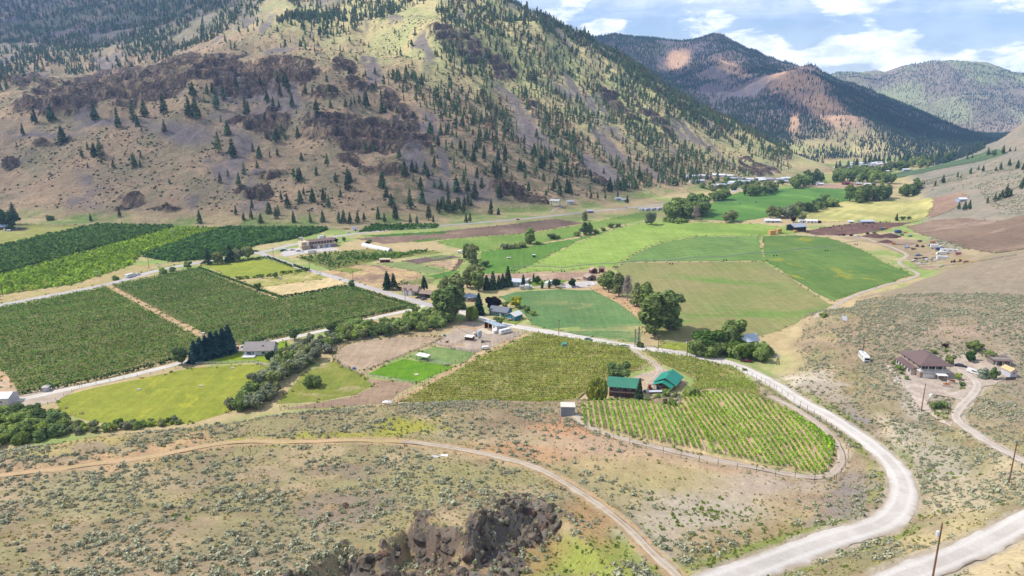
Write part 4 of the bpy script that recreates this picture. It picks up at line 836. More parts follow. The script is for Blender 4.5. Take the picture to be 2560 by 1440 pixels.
for cu, cv, a, b, rot, w in [(1100,1030,420,26,0,.75),(350,1110,300,20,-10,.35),(300,1240,330,60,-8,.35),(150,1210,260,30,-8,.4),(820,1110,180,14,0,.4),(1280,1330,200,40,0,.1),(2300,760,330,130,-10,.95),(2500,720,200,80,-15,.95),(500,1200,600,120,-6,.5),(2050,880,120,50,0,.35),(2440,1120,120,40,30,.6),(2500,1010,120,60,0,.6),(2330,1060,110,16,38,.8),(2110,1180,30,50,10,.95),(2060,1240,80,16,-35,.95),(2030,1050,120,14,38,.9),(1600,990,90,8,0,.9),(1690,1010,60,12,0,.9),(2460,1220,110,60,-20,.5),(2420,1330,180,26,-24,.5),(2200,1420,150,24,-20,.6),(1490,1280,24,50,-35,.9),(1000,1160,200,20,5,.25),(1220,1140,60,10,10,.5)]:
    dn = np.maximum(dn, w*bl(u, v, cu, cv, a, b, rot)**.6)
for cu, cv, a, b, rot, w in [(1750,1200,330,70,8,.97),(1700,1290,200,60,0,.95),(1450,1400,170,60,-15,.95),(1400,1090,160,30,8,.8),(380,1130,190,9,-12,.9),(1900,1390,280,40,-18,.75),(2150,1140,100,90,40,.6),(2010,955,75,22,10,.95),(1900,910,70,22,5,.95),(2300,1420,230,40,-20,.8),(2500,1420,120,50,0,1.0),(2135,1042,42,20,28,1),(1020,1072,85,16,-6,.8),(2110,960,60,40,20,.7)]:
    dn = dn*(1-w*np.minimum(1, bl(u, v, cu, cv, a, b, rot)*1.5))
cl = fbm(x, y, 16, 4, 201)*.5+.5; dn = dn*smooth(.33, .64, cl)*1.9*(1-.8*smooth(.2, .6, lut_rock(x, y)))
pick = rng.random(len(x)) < dn*.84
sx, sy, sz = x[pick], y[pick], z[pick]; ss = (.32+1.1*rng.random(len(sx))**2.4)*(1+.3*(rng.random(len(sx)) < .04))
order = np.argsort(-ss/np.sqrt(sx**2+sy**2+(sz-CAM_H)**2)); big, rest = order[:300], order[300:]
su_, sv_ = project(sx, sy, sz)
scatter('sagebrush', np.stack([sx, sy, sz], 1)[rest], ss[rest], [(m_, (1,1,1)) for m_ in SAGE])
for i in big:
    s_ = link('sagebrush_bush', SAGE[int(rng.integers(0, 4))], None, (sx[i], sy[i], sz[i]), (0, 0, rng.random()*6.28)); s_.scale = (ss[i]*1.1,)*3
    where = 'beside the bending gravel road' if su_[i] > 1760 else ('near the dark rock outcrop' if su_[i] > 700 else 'on the dry slope left of the rocks')
    tag(s_, 'rounded grey green sagebrush bush growing '+where, 'bush', 'sagebrush bushes '+where)
bare_ = np.zeros(len(x))
for cu, cv, a, b, rot in [(1700,1200,330,60,8),(1700,1290,180,50,0),(1400,1110,150,40,8),(380,1130,190,9,-12),(2010,955,75,22,10),(2400,1420,200,50,-15),(1640,1370,90,50,20)]: bare_ = np.maximum(bare_, np.minimum(1, 1.6*bl(u, v, cu, cv, a, b, rot)))
gsel = (~pick) & (rng.random(len(x)) < .46*(1-.8*bare_)*(.35+smooth(.3, .6, fbm(x, y, 9, 4, 203)*.5+.5))); gx_, gy_, gz_ = x[gsel], y[gsel], z[gsel]
scatter('bunchgrass', np.stack([gx_, gy_, gz_], 1), .35+.6*rng.random(len(gx_)), [(m_, (1,1,1)) for m_ in GRASS])
greenish = 0*x
for cu, cv, a, b, rot in [(1450,1400,190,50,-15),(1600,1430,120,30,5),(1980,1350,200,40,-18),(1760,1410,120,30,-8),(2210,1220,60,60,0),(2300,1180,140,90,30),(2150,1080,200,30,40),(2250,1320,160,30,-25),(1020,1072,85,20,-6),(1900,1340,200,40,-15),(1800,1300,200,60,0)]:
    greenish = np.maximum(greenish, bl(u, v, cu, cv, a, b, rot))
wsel = rng.random(len(x)) < (greenish*.30+.015); scatter('green_weeds', np.stack([x[wsel], y[wsel], z[wsel]], 1), .5+1.1*rng.random(wsel.sum())**2, [(m_, (1,1,1)) for m_ in WEED])
STONE_PTS = (x, y, z)
# sage on the farther slopes, low shrubs on the mountain
x, y = spread(60000, 430, 1350, 8, 44); z = height(x, y); u, v = project(x, y, z); cl = fbm(x, y, 40, 4, 205)*.5+.5
s_ = (lut_rs(x, y) > .5) & (u < 2650) & (rng.random(len(x)) < smooth(.3, .6, cl)*.8) & ~pip(u, v, [(2265,566),(2330,552),(2420,546),(2600,532),(2600,618),(2500,632),(2440,625),(2370,604),(2300,585)]) & ~pip(u, v, [(2206,442),(2262,428),(2370,402),(2520,384),(2420,409),(2330,427),(2250,444)]) & ~pip(u, v, [(2200,500),(2440,470),(2500,540),(2265,566)]) 
scatter('far_sagebrush', np.stack([x[s_], y[s_], z[s_]], 1), .8+.9*rng.random(s_.sum()), [(m_, (1,1,1)) for m_ in SAGE])
x, y = spread(60000, 760, 1600, -43, 22); z = height(x, y); u, v = project(x, y, z); cl = fbm(x, y, 50, 4, 207)*.5+.5
s_ = (lut_mt(x, y) > .6) & (u > -60) & (v > 40) & (lut_scree(x, y) < .5) & (rng.random(len(x)) < smooth(.3, .65, cl)*.45)
scatter('slope_shrubs', np.stack([x[s_], y[s_], z[s_]], 1), .5+1.3*rng.random(s_.sum())**2, [(m_, (1,1,1)) for m_ in SHRUB])

# ------------------------------------------------------------------ conifers of the mountain
def far_pine(seed, n_=16, lay_=4, mat=L_PINE):
    r = np.random.default_rng(seed); V = []; T = []; kk = 6
    for i in range(lay_):
        z0 = .6+i*9.0/lay_*.92; z1 = min(10, z0+9.0/lay_*1.55); R_ = (1.75-1.45*i/lay_)*(.85+.3*r.random()); b0 = len(V)
        for j in range(kk):
            a_ = j*6.283/kk+r.random()*.6; q = R_*(.6+.6*r.random()); V.append((q*math.cos(a_), q*math.sin(a_), z0-.3*r.random()))
        V.append((0, 0, z1))
        for j in range(kk): T.append((b0+j, b0+(j+1) % kk, b0+kk))
    V += [(-.15,0,-.5),(.15,0,-.5),(0,.1,2)]; T.append((len(V)-3, len(V)-2, len(V)-1))
    t = r.random(len(V)); return np_mesh('pine', V, tris=T, mats=[mat], colors=np.stack([t]*3, 1))
L_DEAD = leaf_fixed('dead_needles', (.16,.09,.05), (.22,.13,.08), .1)
def bushy(seed, w, n_, mat, shape, bare):
    m_ = conifer('pine', 10, w, n_, seed, shape=shape, bare=bare, leaf=1.9); m_.materials[0] = mat; return m_
FPINE = [far_pine(i) for i in range(5)]+[bushy(300+i, [3.8,3.2,4.4][i], 64, L_PINE, [.6,.75,.5][i], [.15,.1,.25][i]) for i in range(3)]+[bushy(310, 3.2, 34, L_DEAD, .6, .2)]; FFPINE = [far_pine(20+i, lay_=2, mat=L_PINEFAR) for i in range(3)]
hand = []
for a_, b_, h_ in [(148,865,65),(225,790,100),(328,778,95),(400,918,130),(605,770,105),(755,815,130),(850,780,120),(880,810,70),(925,750,110),(1048,730,110),(1055,845,80),(1210,745,110),(1255,755,110),(1385,695,120),(1430,640,95),(1235,612,75),(1328,600,70),(1360,590,60),(1510,560,70),(1570,735,115),(1590,735,90),(1710,655,90),(1750,690,70),(1785,690,60),(1795,615,75),(1665,548,55),(1775,518,70),(1830,555,100),(1850,605,70),(1870,685,90),(1455,865,100),(1400,978,120),(1490,1008,120),(1620,970,70),(1660,1010,85),(1645,1075,50),(1770,910,100),(1805,865,70),(1775,1000,60),(1905,880,80),(1930,1028,55),(1695,770,50),(2005,470,45),(2090,525,60),(1955,600,60),(2000,590,55),(2050,605,45),(2110,580,45),(2160,595,45),(2235,475,50),(2280,390,40),(2340,495,50),(2400,470,45),(560,960,50),(525,1010,60),(605,1000,90),(640,1000,100),(650,1045,50),(562,1075,40),(727,1075,60),(860,1070,80),(900,1075,60),(903,1015,50),(880,915,35),(1410,1172,70),(1460,1140,65),(1530,1185,80),(1085,1180,40),(1920,1145,70),(1945,1250,60),(1665,1285,60),(1615,1340,80),(1800,1280,60),(1840,1330,100),(2000,1290,65),(2070,1250,60),(2095,1315,45),(2150,1165,65),(2230,1215,140),(2240,1150,60),(765,1390,60),(580,1418,35),(1280,1430,85),(1880,1425,90),(1985,1425,80),(2065,1420,80),(1510,1375,60),(1560,1410,50),(1610,1400,70),(1670,1425,70),(1730,1360,60),(1780,1380,80),(1765,1400,90),(2440,1200,90),(2475,1260,80),(2505,1330,100),(2540,1400,100),(2025,720,80),(2030,750,60),(2115,690,60),(2210,680,50),(2250,680,60),(2340,690,110),(2435,725,40),(2465,720,50),(2095,1065,90),(2025,1120,55),(2170,1425,95),(2200,1420,80),(2240,1430,90),(2290,1425,80),(2330,1415,70),(2420,1400,80),(2460,1420,70)]:
    hand.append((a_/2.56, b_/2.56, h_/2.56))
for a_, b_, h_ in [(35,975,80),(90,965,60),(45,700,110),(100,555,60),(165,720,50),(130,725,40),(235,730,50),(145,1200,110),(170,1260,80),(205,1320,80),(225,1400,130),(320,1335,160),(400,1300,100),(440,1410,130),(515,1210,80),(560,1250,100),(615,1225,100),(690,1220,90),(735,1270,120),(750,1140,70),(800,1120,60),(780,1200,70),(840,1370,110),(885,1375,60),(940,1110,70),(1075,1255,50),(1130,880,60),(1190,1250,50),(670,1000,80),(320,1430,70),(365,1430,60),(470,1430,70),(680,1425,70),(705,1425,80),(475,1200,50),(1405,1130,40),(1440,1120,45),(1475,1125,50),(1500,1170,40),(1450,1260,50),(1480,1270,55),(1520,1275,60),(1570,1275,45),(1650,1270,55),(1710,1300,60),(1610,1070,55),(1680,1075,50),(1560,1110,40),(1640,1040,60)]:
    hand.append((900+a_/2.56, b_/2.56, h_/2.56))
for i in range(26): hand.append((900+(490+180*rng.random())/2.56, (1310+55*rng.random())/2.56, (60+25*rng.random())/2.56))
zones = [  # polygon in the photo, trees per hectare, clump threshold, height range
 ([(1130,120),(1250,-20),(1480,90),(1640,195),(1780,290),(1660,330),(1760,400),(1900,440),(1900,470),(1700,470),(1560,480),(1330,440),(1250,390),(1120,300),(1000,230),(960,190)], 80, .44, 12, 20),
 ([(960,190),(1120,300),(1250,390),(1330,440),(1560,480),(1400,500),(1250,520),(1050,520),(1000,420),(900,300),(850,220)], 26, .45, 13, 21),
 ([(-60,-80),(700,-80),(640,40),(520,105),(440,138),(250,180),(120,165),(-60,235)], 66, .47, 12, 19),
 ([(640,-60),(1260,-60),(1240,20),(1130,60),(1050,10),(960,50),(850,95),(760,100),(690,60),(740,20)], 70, .5, 14, 22),
 ([(540,110),(640,50),(760,100),(960,60),(1080,60),(1000,150),(830,150),(700,130),(560,140)], 9, .5, 13, 18),
 ([(1100,60),(1260,-10),(1660,205),(1800,290),(2060,425),(1900,400),(1750,330),(1640,260),(1400,130),(1250,90),(1200,140)], 85, .47, 13, 21),
 ([(1680,330),(1900,400),(2060,430),(1900,450),(1760,420)], 18, .5, 12, 18),
 ([(560,430),(900,430),(960,560),(600,560)], 28, .5, 12, 18), ([(0,245),(450,150),(860,220),(850,430),(400,420),(0,420)], 2.2, .4, 11, 16),
 ([(1330,30),(1500,80),(1660,200),(1840,330),(1750,310),(1640,240),(1480,120),(1340,70)], 190, .3, 14, 20),
 ([(0,235),(120,190),(260,185),(440,150),(430,140),(100,160),(-20,200)], 60, .4, 12, 18)]
PT = []
x, y = spread(260000, 760, 3300, -43, 22); z = height(x, y); u, v = project(x, y, z); area_ha = (3300**2-760**2)*R(65)/2/1e4/len(x)
cl = fbm(x, y, 90, 5, 211)*.5+.5; cl = .82*cl+.18*ridged(x+.35*y, y*.6, 120, 3, 213); rnd = rng.random(len(x)); used_ = np.zeros(len(x), bool)
front = (y > 700) & (lut_cliff(x, y) < .5) & (lut_scree(x, y) < .6)
for pg, dens, thr, h0, h1 in zones:
    s_ = front & ~used_ & pip(u, v, pg) & (rnd < dens*area_ha*smooth(thr-.2, thr+.16, cl)*1.5)
    s_ &= (lut_mt(x, y) > .4) | (y > 1600)
    used_ |= s_; PT.append(np.stack([x[s_], y[s_], z[s_], h0+(h1-h0)*rng.random(s_.sum())], 1))
PT = np.concatenate(PT)
HP = hits([h_[0] for h_ in hand], [h_[1] for h_ in hand]); hh = np.array([h_[2] for h_ in hand])*np.sqrt((HP**2).sum(1))/FPX
HP = np.concatenate([HP, np.clip(hh, 7, 30)[:, None]], 1)
need = 300-len(HP)-40; app = PT[:, 3]/np.hypot(PT[:, 0], PT[:, 1]); o_ = np.argsort(-app); IND = np.concatenate([HP, PT[o_[:need]]]); REST = PT[o_[need:]]
iu, iv = project(IND[:, 0], IND[:, 1], IND[:, 2])
for (px_, py_, pz_, h_), uu, vv in zip(IND, iu, iv):
    where = ('at the foot of the mountain' if vv > 500 else 'on the steep forested mountain face' if uu > 1000 else 'below the dark cliffs of the mountain' if vv < 330 else 'on the open tan mountain slope')
    tree('pine', 0, 0, 0, tuple(np.array(PINE)*(.75+.7*random.random())*np.array([1+.5*random.random()**2, 1, 1])), 'dark green conifer standing '+where, 'conifer', 'conifers '+where, at=Vector((px_, py_, pz_)), hm=h_*(.78+.22*random.random()), wide=.9+.6*random.random())
scatter('pine_forest', REST[:, :3], REST[:, 3]/10*(.5+.5*rng.random(len(REST))**.7), [(m_, (1,1,1)) for m_ in FPINE], tilt=.04)
x, y = spread(300000, 1760, 5600, -6, 40); z = height(x, y); u, v = project(x, y, z); cl = fbm(x, y, 260, 5, 221)*.5+.5
s_ = ((lut_fm(x, y) > .3) | ((lut_bh(x, y) > 3) & (x > .35*y) & (x < .68*y))) & (u > 1200) & (u < 2640) & (rng.random(len(x)) < smooth(.22, .5, cl)*1.0*(1-.85*np.clip(lut_red(x, y)*1.4, 0, 1))) & ((y < 3600) | (rng.random(len(x)) < .26))
scatter('distant_forest', np.stack([x[s_], y[s_], z[s_]], 1), (.75+.6*rng.random(s_.sum())), [(m_, (1,1,1)) for m_ in FFPINE], tilt=.04)
for a_, b_, h_ in [(2338,465,12),(2357,458,18),(2394,443,12),(2402,446,8),(2426,436,14),(2446,425,10),(2457,429,14),(2501,425,16),(2490,427,9),(2522,415,15),(2543,421,16),(2557,425,14),(2554,472,22),(2469,508,14),(2487,504,18),(2496,501,14),(2503,498,20),(2515,494,28),(2521,493,18),(2527,490,14),(2396,523,16),(2411,526,20),(2423,524,20),(2241,552,16),(2294,480,14),(2310,462,8),(2469,389,16),(2481,388,10),(2487,388,12),(2507,385,18),(2524,379,9),(2538,379,9),(2450,372,10),(2440,382,8),(2418,398,9),(2430,396,8)]:
    tree('pine', a_, b_, h_, PINE, 'dark pine on the grey sage slope rising at the right', 'conifer', 'pines on the right hand slope', wide=1.3)

# ------------------------------------------------------------------ leafy trees and thickets of the valley
def thicket(poly, n_, h0, h1, kinds, cols, label, group, wide=(.9, 1.3), mind=3.0):
    W_ = hits([p[0] for p in poly], [p[1] for p in poly])[:, :2]; lo, hi = W_.min(0), W_.max(0); got = []; tries = 0; md = mind
    while len(got) < n_ and tries < 6000:
        tries += 1; q = lo+(hi-lo)*rng.random(2)
        if tries % 800 == 0: md *= .8
        if pip(np.array([q[0]]), np.array([q[1]]), [tuple(w_) for w_ in W_])[0] and all((q-g)@(q-g) > md*md for g in got): got.append(q)
    for q in got:
        kd = random.choice(kinds); c_ = np.array(random.choice(cols))*(.8+.4*random.random())
        tree(kd, 0, 0, 0, tuple(c_), label, 'tree' if kd != 'bush' else 'shrub', group, at=Vector((q[0], q[1], ground(*q))), hm=h0+(h1-h0)*random.random(), wide=wide[0]+(wide[1]-wide[0])*random.random())
CREEK = [G_MID, G_MID, G_OLIVE, G_DARK, G_LIGHT]
thicket([(832,838),(880,818),(960,814),(1000,808),(1060,792),(1100,786),(1140,792),(1120,808),(1080,826),(1000,836),(900,848),(850,856)], 58, 5, 8.5, ['bush','bush','round'], CREEK, 'leafy green shrub in the creek thicket beside the sand arena', 'creek thicket beside the arena', mind=5)
thicket([(770,862),(828,842),(838,856),(812,872),(790,900),(745,935),(705,958),(690,985),(640,1018),(592,1030),(575,1018),(645,965),(685,930),(705,900)], 48, 4.5, 8.5, ['bush','bush','bush','round'], [G_MID, G_GREY, G_GREY, G_OLIVE], 'grey green willow shrub in the creek line below the lawn house', 'creek thicket below the grey house', mind=4.5)
thicket([(-40,1045),(60,1036),(150,1046),(175,1062),(130,1098),(60,1108),(-40,1122)], 32, 4.5, 7.5, ['bush'], [G_MID, G_LIGHT, G_DARK, G_MID], 'dense green shrub in the thicket under the foreground hill', 'thicket at the lower left', mind=4)
thicket([(165,1066),(300,1062),(440,1052),(455,1060),(300,1076),(160,1088)], 30, 1.8, 4.0, ['bush'], [G_MID, G_LIGHT, G_OLIVE, G_GREY], 'low green shrub along the lower edge of the meadow', 'shrubs along the meadow edge', mind=3)
thicket([(1722,884),(1760,872),(1800,866),(1800,890),(1740,893)], 11, 7, 10.5, ['round','bush'], [G_MID, G_LIGHT, G_MID], 'bushy green tree in the roadside grove', 'grove beside the gravel road', mind=4)
thicket([(1800,870),(1850,862),(1932,882),(1928,903),(1850,900),(1800,893)], 13, 5, 8.5, ['round','bush'], [G_MID, G_LIGHT, (.13,.2,.03)], 'bright green tree around the hidden house', 'trees around the hidden house', mind=4)
thicket([(1662,545),(1690,532),(1750,522),(1770,536),(1760,548),(1690,552)], 24, 15, 23, ['tall','round'], [G_DARK, G_MID, G_MID], 'tall cottonwood of the dark grove by the highway', 'grove by the highway', mind=9)
thicket([(1655,552),(1720,556),(1750,552),(1690,560)], 8, 4, 7, ['bush'], [G_MID, G_LIGHT], 'low shrub in front of the dark grove', 'shrubs before the grove', mind=6)
thicket([(1908,545),(1940,541),(1995,532),(2000,540),(1950,550)], 12, 11, 18, ['tall','round'], [G_MID, G_OLIVE, G_GREY], 'cottonwood behind the long white barns', 'trees behind the white barns', mind=7)
thicket([(2005,528),(2050,518),(2085,508),(2090,514),(2050,526),(2015,534)], 11, 8, 14, ['round','bush'], [G_DARK, G_MID], 'dark tree along the ditch of the hay field', 'ditch trees beside the hay field', mind=7)
thicket([(2120,503),(2150,500),(2215,492),(2222,498),(2150,508)], 20, 17, 24, ['tall'], [G_DARK, G_OLIVE, G_MID], 'cottonwood in the block of trees beyond the hay field', 'block of cottonwoods', mind=7)
thicket([(2242,488),(2270,474),(2300,470),(2302,480),(2260,492)], 9, 10, 18, ['round','tall'], [G_MID, G_DARK], 'tree at the foot of the sage slope', 'trees at the slope foot', mind=8)
thicket([(1778,505),(1800,494),(1820,496),(1800,506)], 6, 12, 17, ['round'], [G_DARK, G_MID], 'dark tree where the highway passes the green field', 'trees by the highway bend', mind=7)
thicket([(1855,488),(1880,480),(1940,476),(1930,486),(1870,492)], 16, 10, 18, ['round','tall'], [G_MID, G_OLIVE], 'tree lining the far edge of the bright field', 'far edge trees', mind=8)
thicket([(1975,472),(2000,458),(2045,446),(2058,454),(2030,466),(1990,476)], 18, 14, 22, ['tall','round'], [G_MID, G_DARK], 'tall tree of the farm grove beyond the green field', 'far farm grove', mind=9)
thicket([(2062,458),(2110,445),(2160,440),(2240,462),(2200,466),(2140,458)], 26, 12, 22, ['tall','round'], [G_MID, G_DARK, G_LIGHT], 'tree among the farm buildings far down the valley', 'farmstead trees', mind=10)
thicket([(2075,440),(2120,424),(2200,428),(2190,440),(2130,445)], 30, 10, 18, ['round'], [G_LIGHT, G_MID, G_OLIVE], 'light green tree in front of the village', 'village trees', mind=9)
thicket([(2180,430),(2240,412),(2330,406),(2330,414),(2250,428),(2200,436)], 40, 12, 20, ['pine','round','round'], [G_MID, G_DARK, G_OLIVE], 'tree of the wood at the valley mouth', 'valley mouth wood', mind=9)
thicket([(2060,432),(2150,408),(2240,402),(2330,400),(2400,396),(2380,404),(2240,410),(2140,418)], 70, 14, 22, ['pine'], [PINE, G_DARK], 'dark conifer in the belt at the valley mouth', 'conifers at the valley mouth', mind=9, wide=(1.1, 1.6))
thicket([(1750,470),(1800,452),(1900,452),(1960,462),(1900,470),(1800,480)], 40, 5, 11, ['round','bush'], [G_DARK, G_MID, G_OLIVE], 'garden tree among the trailer park homes', 'trailer park trees', mind=9)
